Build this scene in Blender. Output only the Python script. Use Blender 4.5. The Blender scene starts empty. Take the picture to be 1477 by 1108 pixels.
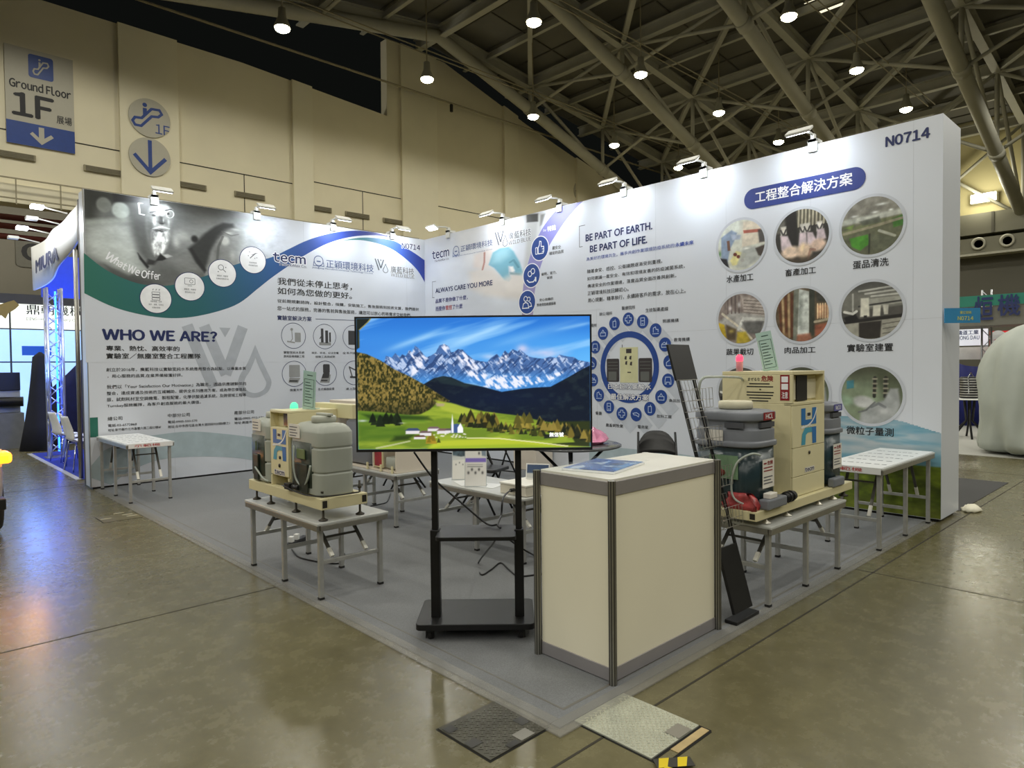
import bpy, bmesh, math, random
import numpy as np
from mathutils import Matrix, Vector, Euler

SC = bpy.context.scene
COL = SC.collection
R = math.radians
random.seed(7)

# ------------------------------------------------------------------ camera
F_PX, PITCH, ROLL, YAW, EYE = 969.72, 0.0253, -0.0108, 0.8128, 1.55
IW, IH = 1477, 1108
cam_d = bpy.data.cameras.new('camera')
cam = bpy.data.objects.new('camera', cam_d)
COL.objects.link(cam)
SC.camera = cam
cam_d.sensor_fit = 'HORIZONTAL'
cam_d.sensor_width = 36.0
cam_d.lens = F_PX / IW * 36.0
cam_d.clip_end = 300
_r = Vector((math.sin(YAW), -math.cos(YAW), 0))
_f = Vector((math.cos(YAW), math.sin(YAW), 0))
_u = Vector((0, 0, 1))
_fw = _f * math.cos(PITCH) - _u * math.sin(PITCH)
_up = _f * math.sin(PITCH) + _u * math.cos(PITCH)
_cr = _r * math.cos(ROLL) + _up * math.sin(ROLL)     # image x axis
_cu = _up * math.cos(ROLL) - _r * math.sin(ROLL)     # image up axis
M = Matrix((( _cr.x, _cu.x, -_fw.x, 0), (_cr.y, _cu.y, -_fw.y, 0), (_cr.z, _cu.z, -_fw.z, EYE), (0, 0, 0, 1)))
cam.matrix_world = M

# ------------------------------------------------------------------ world, exposure
w = bpy.data.worlds.new('world'); SC.world = w; w.use_nodes = True
bg = w.node_tree.nodes['Background']
bg.inputs[0].default_value = (0.75, 0.85, 0.75, 1); bg.inputs[1].default_value = 0.004
SC.view_settings.view_transform = 'Standard'
SC.view_settings.look = 'None'
SC.view_settings.gamma = 1.0
SC.view_settings.use_curve_mapping = False
SC.view_settings.exposure = 0.32
SC.cycles.use_denoising = True
SC.cycles.max_bounces = 8
SC.cycles.diffuse_bounces = 4
SC.cycles.glossy_bounces = 4
SC.cycles.transparent_max_bounces = 16
SC.cycles.sample_clamp_indirect = 4.0
SC.cycles.caustics_reflective = False
SC.cycles.caustics_refractive = False

HALL_W = 345.0      # watts of one hall lamp
HALL_C = (1.0, 0.97, 0.86)
BOOTH_W = 3.4       # watts of one booth floodlight
BOOTH_C = (0.86, 0.93, 1.0)

# ------------------------------------------------------------------ key places (metres)
YA, XB, WH = 10.17, 7.437, 3.92        # display wall faces and height
XL, YR = 2.02, 1.85                    # free ends of the two walls
CX, CY = 2.085, 1.93                   # carpet corner

def ray(px, py):
    x, y = px - IW / 2, py - IH / 2
    return (_fw + _cr * (x / F_PX) - _cu * (y / F_PX))
def on_z(px, py, z=0.0):
    d = ray(px, py); t = (z - EYE) / d.z
    return (d.x * t, d.y * t)
def on_x(px, py, X):
    d = ray(px, py); t = X / d.x
    return (d.y * t, EYE + d.z * t)
def on_y(px, py, Y):
    d = ray(px, py); t = Y / d.y
    return (d.x * t, EYE + d.z * t)

# ------------------------------------------------------------------ materials
def lin(c):
    c = c / 255.0
    return c / 12.92 if c <= 0.04045 else ((c + 0.055) / 1.055) ** 2.4
def rgb(t):
    if isinstance(t, str):
        t = tuple(int(t[i:i + 2], 16) for i in (0, 2, 4))
    return tuple(lin(x) for x in t)
_mats = {}
def mat(name, col, rough=0.5, metal=0.0, var=0.06, scale=8.0, bump=0.0, alpha=1.0, emit=None, es=0.0, trans=0.0, spec=0.5, coat=0.0, stretch=None):
    if name in _mats: return _mats[name]
    m = bpy.data.materials.new(name); m.use_nodes = True
    nt = m.node_tree; b = nt.nodes['Principled BSDF']
    c = rgb(col)
    b.inputs['Roughness'].default_value = rough
    b.inputs['Metallic'].default_value = metal
    b.inputs['Specular IOR Level'].default_value = spec
    b.inputs['Alpha'].default_value = alpha
    b.inputs['Transmission Weight'].default_value = trans
    b.inputs['Coat Weight'].default_value = coat
    if emit is not None:
        b.inputs['Emission Color'].default_value = (*rgb(emit), 1); b.inputs['Emission Strength'].default_value = es
    tc = nt.nodes.new('ShaderNodeTexCoord')
    src = tc.outputs['Object']
    if stretch:
        mp = nt.nodes.new('ShaderNodeMapping'); mp.inputs['Scale'].default_value = stretch
        nt.links.new(src, mp.inputs[0]); src = mp.outputs[0]
    nz = nt.nodes.new('ShaderNodeTexNoise'); nz.inputs['Scale'].default_value = scale; nz.inputs['Detail'].default_value = 4
    nt.links.new(src, nz.inputs['Vector'])
    rp = nt.nodes.new('ShaderNodeValToRGB')
    rp.color_ramp.elements[0].position = 0.3; rp.color_ramp.elements[1].position = 0.7
    rp.color_ramp.elements[0].color = (*[x * (1 - var) for x in c], 1)
    rp.color_ramp.elements[1].color = (*[min(1, x * (1 + var)) for x in c], 1)
    nt.links.new(nz.outputs['Fac'], rp.inputs[0])
    nt.links.new(rp.outputs[0], b.inputs['Base Color'])
    if bump:
        bp = nt.nodes.new('ShaderNodeBump'); bp.inputs['Strength'].default_value = bump; bp.inputs['Distance'].default_value = 0.01
        nt.links.new(nz.outputs['Fac'], bp.inputs['Height']); nt.links.new(bp.outputs[0], b.inputs['Normal'])
    _mats[name] = m
    return m
def print_mat(name, rough=0.45, emission=0.0):
    """printed picture / screen picture: colour comes from the mesh's own colour attribute"""
    if name in _mats: return _mats[name]
    m = bpy.data.materials.new(name); m.use_nodes = True
    nt = m.node_tree; b = nt.nodes['Principled BSDF']
    at = nt.nodes.new('ShaderNodeAttribute'); at.attribute_name = 'Col'
    b.inputs['Roughness'].default_value = rough
    if emission:
        b.inputs['Base Color'].default_value = (0.01, 0.01, 0.01, 1)
        nt.links.new(at.outputs['Color'], b.inputs['Emission Color']); b.inputs['Emission Strength'].default_value = emission
    else:
        nt.links.new(at.outputs['Color'], b.inputs['Base Color'])
    _mats[name] = m
    return m

# ------------------------------------------------------------------ scene graph helpers
def tag(o, label=None, cat=None, group=None, kind=None):
    if label: o['label'] = label
    if cat: o['category'] = cat
    if group: o['group'] = group
    if kind: o['kind'] = kind
    return o
def thing(name, label, cat, loc=(0, 0, 0), rotz=0.0, group=None, rot=None):
    o = bpy.data.objects.new(name, None); COL.objects.link(o)
    o.empty_display_size = 0.1
    o.location = loc; o.rotation_euler = rot if rot else (0, 0, rotz)
    return tag(o, label, cat, group)
def copy_tree(o, parent=None):
    c = o.copy(); COL.objects.link(c); c.parent = parent
    for ch in list(o.children): copy_tree(ch, c)
    return c

class MB:
    """collects shapes, then links them as ONE mesh object"""
    def __init__(s): s.v = []; s.f = []; s.sm = []
    def add(s, vs, fs, smooth=False):
        n = len(s.v); s.v.extend([tuple(v) for v in vs]); s.f.extend([tuple(i + n for i in f) for f in fs]); s.sm.extend([smooth] * len(fs)); return s
    def box(s, x0, y0, z0, x1, y1, z1, m=None):
        vs = [Vector(p) for p in ((x0, y0, z0), (x1, y0, z0), (x1, y1, z0), (x0, y1, z0), (x0, y0, z1), (x1, y0, z1), (x1, y1, z1), (x0, y1, z1))]
        if m is not None: vs = [m @ v for v in vs]
        return s.add(vs, [(3, 2, 1, 0), (4, 5, 6, 7), (0, 1, 5, 4), (1, 2, 6, 5), (2, 3, 7, 6), (3, 0, 4, 7)])
    def cbox(s, c, d, m=None):
        return s.box(c[0] - d[0] / 2, c[1] - d[1] / 2, c[2] - d[2] / 2, c[0] + d[0] / 2, c[1] + d[1] / 2, c[2] + d[2] / 2, m)
    def bar(s, p, q, wd, h, up=(0, 0, 1)):
        """square bar from p to q"""
        p = Vector(p); q = Vector(q); d = q - p; L = d.length; d.normalize()
        up = Vector(up)
        if abs(d.dot(up)) > 0.98: up = Vector((1, 0, 0)) if abs(d.x) < 0.9 else Vector((0, 1, 0))
        sx = d.cross(up).normalized(); uz = sx.cross(d).normalized()
        vs = []
        for e in (p, q):
            for a, b in ((-1, -1), (1, -1), (1, 1), (-1, 1)): vs.append(e + sx * (a * wd / 2) + uz * (b * h / 2))
        return s.add(vs, [(3, 2, 1, 0), (4, 5, 6, 7), (0, 1, 5, 4), (1, 2, 6, 5), (2, 3, 7, 6), (3, 0, 4, 7)])
    def tube(s, pts, r, seg=10, r1=None, cap=True):
        pts = [Vector(p) for p in pts]; n = len(pts); vs = []; fs = []
        prev = None
        for i, p in enumerate(pts):
            d = (pts[min(i + 1, n - 1)] - pts[max(i - 1, 0)]).normalized()
            if prev is None:
                a = Vector((0, 0, 1)) if abs(d.z) < 0.9 else Vector((1, 0, 0))
                x = d.cross(a).normalized()
            else:
                x = (prev - d * prev.dot(d)).normalized()
            prev = x; y = d.cross(x)
            rr = r if r1 is None else r + (r1 - r) * i / max(1, n - 1)
            for k in range(seg):
                t = 2 * math.pi * k / seg
                vs.append(p + x * (rr * math.cos(t)) + y * (rr * math.sin(t)))
        for i in range(n - 1):
            for k in range(seg):
                a = i * seg + k; b = i * seg + (k + 1) % seg
                fs.append((a, b, b + seg, a + seg))
        s.add(vs, fs, True)
        if cap:
            m = len(s.v) - n * seg
            s.f.append(tuple(m + k for k in reversed(range(seg)))); s.sm.append(False)
            s.f.append(tuple(m + (n - 1) * seg + k for k in range(seg))); s.sm.append(False)
        return s
    def lathe(s, prof, seg=24, c=(0, 0, 0), m=None, smooth=True):
        vs = []; fs = []; n = len(prof)
        for (r, z) in prof:
            for k in range(seg):
                t = 2 * math.pi * k / seg
                p = Vector((c[0] + r * math.cos(t), c[1] + r * math.sin(t), c[2] + z))
                vs.append(m @ p if m is not None else p)
        for i in range(n - 1):
            for k in range(seg):
                a = i * seg + k; b = i * seg + (k + 1) % seg
                fs.append((a, b, b + seg, a + seg))
        fs.append(tuple(reversed(range(seg)))); fs.append(tuple((n - 1) * seg + k for k in range(seg)))
        return s.add(vs, fs, smooth)
    def prism(s, poly, mp, depth):
        """poly = [(a,b)], mp(a,b,d) -> point; extruded 0..depth"""
        n = len(poly)
        vs = [mp(a, b, 0) for a, b in poly] + [mp(a, b, depth) for a, b in poly]
        fs = [tuple(reversed(range(n))), tuple(range(n, 2 * n))]
        for i in range(n): fs.append((i, (i + 1) % n, n + (i + 1) % n, n + i))
        return s.add(vs, fs)
    def poly(s, pts):
        return s.add(pts, [tuple(range(len(pts)))])
    def loft(s, rings, smooth=True, cap=True):
        n = len(rings[0]); vs = [p for r in rings for p in r]; fs = []
        for i in range(len(rings) - 1):
            for k in range(n):
                a = i * n + k; b = i * n + (k + 1) % n
                fs.append((a, b, b + n, a + n))
        if cap:
            fs.append(tuple(reversed(range(n)))); fs.append(tuple((len(rings) - 1) * n + k for k in range(n)))
        return s.add(vs, fs, smooth)
    def build(s, name, material, parent=None, bevel=0.0, seg=2, subsurf=0, label=None, solid=0.0, autosmooth=False):
        me = bpy.data.meshes.new(name)
        me.from_pydata([tuple(v) for v in s.v], [], s.f)
        me.polygons.foreach_set('use_smooth', s.sm)
        me.materials.append(material); me.validate(); me.update()
        o = bpy.data.objects.new(name, me); COL.objects.link(o)
        bm = bmesh.new(); bm.from_mesh(me); bmesh.ops.recalc_face_normals(bm, faces=bm.faces); bm.to_mesh(me); bm.free()
        if parent is not None: o.parent = parent
        if solid:
            md = o.modifiers.new('thickness', 'SOLIDIFY'); md.thickness = solid; md.offset = 0
        if bevel:
            md = o.modifiers.new('bevel', 'BEVEL'); md.width = bevel; md.segments = seg; md.limit_method = 'ANGLE'; md.angle_limit = R(40)
        if subsurf:
            md = o.modifiers.new('sub', 'SUBSURF'); md.levels = subsurf; md.render_levels = subsurf
        if label: o['label'] = label
        return o
def struct(name, mb, m, **k):
    o = mb.build(name, m, **k); o['kind'] = 'structure'; return o

def rrect(a0, b0, a1, b1, r, n=5):
    pts = []
    for cx, cy, t0 in ((a1 - r, b1 - r, 0), (a0 + r, b1 - r, 90), (a0 + r, b0 + r, 180), (a1 - r, b0 + r, 270)):
        for k in range(n + 1):
            t = R(t0 + 90 * k / n); pts.append((cx + r * math.cos(t), cy + r * math.sin(t)))
    return pts
def arc(cx, cy, r, t0=0, t1=360, n=32, ry=None):
    ry = r if ry is None else ry
    return [(cx + r * math.cos(R(t0 + (t1 - t0) * k / n)), cy + ry * math.sin(R(t0 + (t1 - t0) * k / n))) for k in range(n + (0 if (t1 - t0) % 360 == 0 else 1))]
def smooth_line(pts, n=6):
    """Catmull-Rom through pts"""
    P = [np.array(p, float) for p in pts]; out = []
    for i in range(len(P) - 1):
        p0 = P[max(i - 1, 0)]; p1 = P[i]; p2 = P[i + 1]; p3 = P[min(i + 2, len(P) - 1)]
        for k in range(n):
            t = k / n
            out.append(0.5 * ((2 * p1) + (-p0 + p2) * t + (2 * p0 - 5 * p1 + 4 * p2 - p3) * t * t + (-p0 + 3 * p1 - 3 * p2 + p3) * t ** 3))
    out.append(P[-1])
    return [tuple(p) for p in out]

# ------------------------------------------------------------------ flat printing on a surface
class Surf:
    """a flat surface; at(u,v,d) gives the point d metres in front of it"""
    def __init__(s, o, u, v, n): s.o = Vector(o); s.u = Vector(u); s.v = Vector(v); s.n = Vector(n)
    def at(s, u, v, d=0.0): return s.o + s.u * u + s.v * v + s.n * d
_tx = {}
def glyphs(txt, bold=0.0, space=1.0):
    key = (txt, bold, space)
    if key in _tx: return _tx[key]
    if txt[0] == '@':                     # sans-serif Latin taken from the full-width glyphs, set with normal spacing
        cos, fss, x, n = [], [], 0.0, 0
        for ch in txt[1:]:
            if ch == ' ': x += 0.26; continue
            co, fs = glyphs(chr(ord(ch) + 0xFEE0), bold); lo, hi = glyphs(chr(ord(ch) + 0xFEE0), 0.0)[0].min(0), glyphs(chr(ord(ch) + 0xFEE0), 0.0)[0].max(0)
            cos.append(co + np.array([x - lo[0], 0])); fss += [tuple(i + n for i in f) for f in fs]; n += len(co); x += hi[0] - lo[0] + 0.11
        _tx[key] = (np.concatenate(cos), fss); return _tx[key]
    c = bpy.data.curves.new('t', 'FONT'); c.body = txt; c.size = 1.0; c.offset = bold; c.space_character = space
    c.resolution_u = 3; c.fill_mode = 'BOTH'
    o = bpy.data.objects.new('t', c); COL.objects.link(o)
    bpy.context.view_layer.update()
    dg = bpy.context.evaluated_depsgraph_get()
    me = bpy.data.meshes.new_from_object(o.evaluated_get(dg))
    n = len(me.vertices); co = np.empty(n * 3); me.vertices.foreach_get('co', co); co = co.reshape(-1, 3)[:, :2]
    fs = [tuple(p.vertices) for p in me.polygons]
    COL.objects.unlink(o); bpy.data.objects.remove(o); bpy.data.curves.remove(c); bpy.data.meshes.remove(me)
    _tx[key] = (co, fs)
    return _tx[key]
def put_text(mb, sf, txt, u0, v0, u1, v1, d=0.004, bold=0.0, space=1.0, grow=0.0):
    """fit the text's ink into the rectangle (u0,v0)-(u1,v1)"""
    co, fs = glyphs(txt, 0.0, space)
    lo = co.min(0); hi = co.max(0)
    sx = (u1 - u0) / (hi[0] - lo[0]); sy = (v1 - v0) / max(1e-6, hi[1] - lo[1])
    r = bold + grow
    # weight: the same strokes set again a hair to each side, each copy on its own hair-thin layer
    if grow: offs = [(r * math.cos(R(45 * k)), r * math.sin(R(45 * k))) for k in range(8)] + [(0, 0)]
    elif r > 0.004: offs = [(r, 0), (-r, 0), (0, r * .7), (0, -r * .7)]
    else: offs = [(0, 0)]
    d = d + stagger() * .3
    for k, (a, b) in enumerate(offs):
        mb.add([sf.at(u0 + (x - lo[0] + a) * sx, v0 + (y - lo[1] + b) * sy, d + k * 2.2e-5) for x, y in co], fs)
def put_poly(mb, sf, pts, d=0.002):
    d = d + stagger()
    mb.poly([sf.at(a, b, d) for a, b in pts])
def put_band(mb, sf, top, bot, d=0.002):
    n = len(top)
    mb.add([sf.at(*p, d) for p in top] + [sf.at(*p, d) for p in bot], [(i, i + 1, n + i + 1, n + i) for i in range(n - 1)])
_stag = [0]
def stagger():
    """printing layers never lie in exactly the same plane"""
    _stag[0] = (_stag[0] + 1) % 24; return _stag[0] * 2.5e-5
def put_line(mb, sf, pts, wd, d=0.003, closed=False):
    """mitred stroke of constant width"""
    P = [np.array(p, float) for p in pts]; n = len(P); d = d + stagger()
    L_, R_ = [], []
    for i in range(n):
        a = P[i - 1] if (i > 0 or closed) else None; c = P[(i + 1) % n] if (i < n - 1 or closed) else None
        t0 = (P[i] - a) if a is not None else (c - P[i]); t1 = (c - P[i]) if c is not None else t0
        t0 = t0 / (np.linalg.norm(t0) + 1e-12); t1 = t1 / (np.linalg.norm(t1) + 1e-12)
        n0 = np.array([-t0[1], t0[0]]); n1 = np.array([-t1[1], t1[0]]); m = n0 + n1; lm = np.linalg.norm(m)
        m = n0 if lm < 0.3 else m / lm
        k = wd / 2 / max(0.45, float(m.dot(n0)))
        L_.append(P[i] + m * k); R_.append(P[i] - m * k)
    fs = [(i, i + 1, n + i + 1, n + i) for i in range(n - 1)]
    if closed: fs.append((n - 1, 0, n, 2 * n - 1))
    mb.add([sf.at(*p, d) for p in L_] + [sf.at(*p, d) for p in R_], fs)
def put_ring(mb, sf, cx, cy, r0, r1, d=0.003, n=48):
    a = arc(cx, cy, r0, n=n); b = arc(cx, cy, r1, n=n)
    mb.add([sf.at(*p, d) for p in a] + [sf.at(*p, d) for p in b], [(i, (i + 1) % n, n + (i + 1) % n, n + i) for i in range(n)])
def put_disc(mb, sf, cx, cy, r, d=0.003, n=40):
    put_poly(mb, sf, arc(cx, cy, r, n=n), d)

# numpy painting for printed photographs and screens
def fbm(U, V, scale, seed=0, oct=4):
    rs = np.random.RandomState(seed); out = np.zeros_like(U); amp = 1.0; tot = 0
    for k in range(oct):
        G = rs.rand(64, 64)
        x = U * scale * 2 ** k; y = V * scale * 2 ** k
        xi = np.floor(x).astype(int); yi = np.floor(y).astype(int); fx = x - xi; fy = y - yi
        fx = fx * fx * (3 - 2 * fx); fy = fy * fy * (3 - 2 * fy)
        g = lambda a, b: G[b % 64, a % 64]
        out += amp * ((g(xi, yi) * (1 - fx) + g(xi + 1, yi) * fx) * (1 - fy) + (g(xi, yi + 1) * (1 - fx) + g(xi + 1, yi + 1) * fx) * fy)
        tot += amp; amp *= 0.5
    return out / tot
def sstep(a, b, x):
    t = np.clip((x - a) / (b - a), 0, 1); return t * t * (3 - 2 * t)
class Paint:
    def __init__(s, nu, nv, base=(255, 255, 255)):
        s.U, s.V = np.meshgrid(np.linspace(0, 1, nu), np.linspace(0, 1, nv)); s.C = np.zeros((nv, nu, 3)); s.C[:] = base
    def mix(s, m, col):
        m = np.clip(m, 0, 1)[..., None]; s.C = s.C * (1 - m) + np.asarray(col, float) * m
    def blob(s, cx, cy, rx, ry, col, a=1.0, rot=0.0, soft=1.0):
        x = s.U - cx; y = s.V - cy; c, q = math.cos(rot), math.sin(rot)
        x, y = (x * c + y * q) / rx, (-x * q + y * c) / ry
        d = np.sqrt(x * x + y * y); s.mix(a * (1 - sstep(1 - soft, 1 + 0.05, d)) if soft < 1 else a * np.exp(-2.2 * d * d), col)
    def inside(s, pts, soft=0.004):
        P = np.asarray(pts, float); ins = np.zeros(s.U.shape, bool); dm = np.full(s.U.shape, 9.0); n = len(P)
        for i in range(n):
            x0, y0 = P[i]; x1, y1 = P[(i + 1) % n]
            if abs(y1 - y0) > 1e-12:
                c = ((y0 > s.V) != (y1 > s.V)) & (s.U < (x1 - x0) * (s.V - y0) / (y1 - y0) + x0); ins ^= c
            L = (x1 - x0) ** 2 + (y1 - y0) ** 2 + 1e-12
            t = np.clip(((s.U - x0) * (x1 - x0) + (s.V - y0) * (y1 - y0)) / L, 0, 1)
            dm = np.minimum(dm, np.hypot(s.U - x0 - t * (x1 - x0), s.V - y0 - t * (y1 - y0)))
        sd = np.where(ins, dm, -dm)
        return sstep(-soft, soft, sd)
    def poly(s, pts, col, a=1.0, soft=0.004): s.mix(a * s.inside(pts, soft), col)
    def line(s, pts, wd, col, a=1.0):
        dm = np.full(s.U.shape, 9.0)
        for (x0, y0), (x1, y1) in zip(pts[:-1], pts[1:]):
            L = (x1 - x0) ** 2 + (y1 - y0) ** 2 + 1e-12
            t = np.clip(((s.U - x0) * (x1 - x0) + (s.V - y0) * (y1 - y0)) / L, 0, 1)
            dm = np.minimum(dm, np.hypot(s.U - x0 - t * (x1 - x0), s.V - y0 - t * (y1 - y0)))
        s.mix(a * (1 - sstep(wd * 0.5, wd, dm)), col)
    def noise(s, amt, scale, seed=1, oct=4, m=1.0, ax=1.0, ay=1.0):
        n = fbm(s.U * ax, s.V * ay, scale, seed, oct) - 0.5
        s.C = s.C * (1 + 2 * amt * (n * m)[..., None])
def put_picture(name, sf, P, u0, v0, u1, v1, d, m, parent, keep=None, label=None):
    """the painted picture as a coloured grid on the surface (keep: mask of what is printed)"""
    nv, nu = P.U.shape
    verts = [tuple(sf.at(u0 + (u1 - u0) * a, v0 + (v1 - v0) * b, d)) for a, b in zip(P.U.ravel(), P.V.ravel())]
    faces = []
    for j in range(nv - 1):
        for i in range(nu - 1):
            if keep is not None and not keep[j, i]: continue
            a = j * nu + i; faces.append((a, a + 1, a + nu + 1, a + nu))
    me = bpy.data.meshes.new(name); me.from_pydata(verts, [], faces)
    ca = me.color_attributes.new('Col', 'FLOAT_COLOR', 'POINT')
    c = np.clip(P.C.reshape(-1, 3), 0, 255) / 255.0
    l = np.where(c <= 0.04045, c / 12.92, ((c + 0.055) / 1.055) ** 2.4)
    ca.data.foreach_set('color', np.concatenate([l, np.ones((len(l), 1))], 1).ravel())
    me.materials.append(m); me.update()
    o = bpy.data.objects.new(name, me); COL.objects.link(o); o.parent = parent
    if label: o['label'] = label
    return o
def tinted(name, mbv, mbf, cols, m, parent, label=None):
    me = bpy.data.meshes.new(name); me.from_pydata([tuple(v) for v in mbv], [], mbf)
    ca = me.color_attributes.new('Col', 'FLOAT_COLOR', 'POINT')
    ca.data.foreach_set('color', np.array([(*rgb(c), 1.0) for c in cols]).ravel())
    me.materials.append(m); me.update()
    o = bpy.data.objects.new(name, me); COL.objects.link(o); o.parent = parent
    if label: o['label'] = label
    return o

# ================================================================== THE HALL
m_wall = mat('hall_wall_paint', (222, 214, 186), 0.8, var=0.04, scale=0.6)
m_wall2 = mat('hall_pilaster_paint', (224, 217, 190), 0.8, var=0.03, scale=0.8)
m_steel = mat('roof_steel_paint', (170, 168, 154), 0.6, var=0.06, scale=1.5)
m_deck = mat('roof_deck', (102, 100, 91), 0.85, var=0.10, scale=0.5)
m_seam = mat('dark_seam', (40, 38, 32), 0.8)
m_black = mat('black_plastic', (22, 22, 23), 0.45, var=0.15)
m_white = mat('white_paint', (235, 235, 232), 0.5, var=0.02)
m_dgrey = mat('dark_grey_metal', (72, 72, 70), 0.5, 0.3)

# floor: polished concrete with joints
def floor_mat():
    m = bpy.data.materials.new('polished_concrete'); m.use_nodes = True
    nt = m.node_tree; b = nt.nodes['Principled BSDF']; N = nt.nodes.new; L = nt.links.new
    tc = N('ShaderNodeTexCoord')
    n1 = N('ShaderNodeTexNoise'); n1.inputs['Scale'].default_value = 0.55; n1.inputs['Detail'].default_value = 6; n1.inputs['Roughness'].default_value = 0.6
    n2 = N('ShaderNodeTexNoise'); n2.inputs['Scale'].default_value = 7.0; n2.inputs['Detail'].default_value = 8; n2.inputs['Roughness'].default_value = 0.7
    n3 = N('ShaderNodeTexNoise'); n3.inputs['Scale'].default_value = 90.0; n3.inputs['Detail'].default_value = 2
    for n in (n1, n2, n3): L(tc.outputs['Object'], n.inputs['Vector'])
    r1 = N('ShaderNodeValToRGB'); e = r1.color_ramp.elements
    e[0].position = 0.30; e[0].color = (*rgb((93, 88, 61)), 1); e[1].position = 0.72; e[1].color = (*rgb((119, 113, 81)), 1)
    r2 = N('ShaderNodeValToRGB'); e = r2.color_ramp.elements
    e[0].position = 0.34; e[0].color = (*rgb((82, 76, 53)), 1); e[1].position = 0.66; e[1].color = (*rgb((130, 123, 92)), 1)
    L(n1.outputs['Fac'], r1.inputs[0]); L(n2.outputs['Fac'], r2.inputs[0])
    mx = N('ShaderNodeMix'); mx.data_type = 'RGBA'; mx.inputs[0].default_value = 0.35
    L(r1.outputs[0], mx.inputs[6]); L(r2.outputs[0], mx.inputs[7])
    m3 = N('ShaderNodeMix'); m3.data_type = 'RGBA'; m3.blend_type = 'MULTIPLY'; m3.inputs[0].default_value = 0.12
    L(mx.outputs[2], m3.inputs[6]); L(n3.outputs['Fac'], m3.inputs[7]); L(m3.outputs[2], b.inputs['Base Color'])
    rr = N('ShaderNodeMapRange'); rr.inputs[3].default_value = 0.17; rr.inputs[4].default_value = 0.36
    L(n2.outputs['Fac'], rr.inputs[0]); L(rr.outputs[0], b.inputs['Roughness'])
    b.inputs['Specular IOR Level'].default_value = 0.5
    bp = N('ShaderNodeBump'); bp.inputs['Strength'].default_value = 0.05; bp.inputs['Distance'].default_value = 0.01
    L(n2.outputs['Fac'], bp.inputs['Height']); L(bp.outputs[0], b.inputs['Normal'])
    return m
fl = struct('floor', MB().box(-30, -30, -0.3, 70, 48, 0.0), floor_mat())
b = MB()
for Y in (1.76, -4.3, 4.62, 10.75, 16.8): b.box(-30, Y - 0.006, 0.0, 70, Y + 0.006, 0.0012)
for X in (5.32, -0.7, 11.3, 17.3): b.box(X - 0.006, -30, 0.0, X + 0.006, 48, 0.0012)
b.build('joint', mat('floor_joint', (52, 48, 36), 0.8), fl)

# back wall of the hall (Y = 27)
HY = 27.0
prof = [(-14, 13.2), (3.2, 13.46), (4.3, 13.86), (10.9, 13.8), (17.7, 13.36), (17.72, 16.95), (21.1, 16.85), (26.9, 15.14), (35.1, 13.1), (44, 10.9)]
def wall_top(x):
    for (a, za), (c, zc) in zip(prof[:-1], prof[1:]):
        if a <= x <= c: return za + (zc - za) * (x - a) / (c - a)
    return 13
b = MB()
b.prism([(-14, 7.55), (5.2, 7.55), (5.2, 0), (44, 0)] + prof[::-1], lambda a, c, d: (a, HY + d, c), 0.5)
wb = struct('wall_back', b, m_wall)
n = 1
for x0, x1 in ((6.5, 8.45), (12.95, 13.85), (18.4, 20.5), (25.05, 26.1), (31.0, 33.0)):
    z = min(wall_top(x0), wall_top(x1)); z = z if x0 != 18.4 else 16.8
    struct('trim_%d' % n, MB().prism([(x0, 0), (x1, 0), (x1, wall_top(x1)), (x0, wall_top(x0) if x0 != 18.4 else 16.9)], lambda a, c, d: (a, HY - d, c), 0.16), m_wall2); n += 1
# casting joints of the wall
b = MB()
for x0, x1, z in ((-14, 6.5, 9.35), (8.45, 12.95, 9.35), (13.85, 18.4, 9.6), (20.5, 25.05, 9.6), (26.1, 31, 9.6)):
    b.box(x0, HY - 0.012, z, x1, HY, z + 0.035)
for x, z0, z1 in ((10.9, 7.4, 9.35), (16.3, 7.4, 9.6)): b.box(x, HY - 0.012, z0, x + 0.03, HY, z1)
b.build('joint', m_seam, wb)
# lintel over the opening on the left
struct('trim_%d' % n, MB().box(-14, HY - 0.25, 7.0, 5.35, HY + 0.5, 7.6).box(5.2, HY - 0.25, 0, 5.6, HY + 0.5, 7.6), m_wall2); n += 1
# room behind the opening
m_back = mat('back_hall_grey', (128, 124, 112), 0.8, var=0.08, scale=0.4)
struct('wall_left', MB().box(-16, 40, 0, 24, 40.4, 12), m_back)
for k, (z, col) in enumerate(((6.75, 'a'), (6.45, 'b'), (6.1, 'c'))):
    t = MB().tube([(-14, HY + 1.0, z), (6.5, HY + 1.0, z)], 0.10, 10)
    tag(t.build('sprinkler_pipe', mat('red_pipe', (96, 40, 34), 0.5)), ['dark red pipe under the lintel of the left opening, uppermost of three', 'dark red pipe under the lintel of the left opening, middle of three', 'dark red pipe under the lintel of the left opening, lowest of three'][k], 'pipe', 'red pipes in the opening')

for x_ in (-6, 1, 7):  # unseen point lights, added to brighten the room behind the opening
    d = bpy.data.lights.new('back_hall_fill', 'POINT'); d.energy = 420; d.color = HALL_C; d.shadow_soft_size = .3
    o = bpy.data.objects.new('back_hall_fill', d); COL.objects.link(o); o.location = (x_, 34, 8.5)
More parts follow.
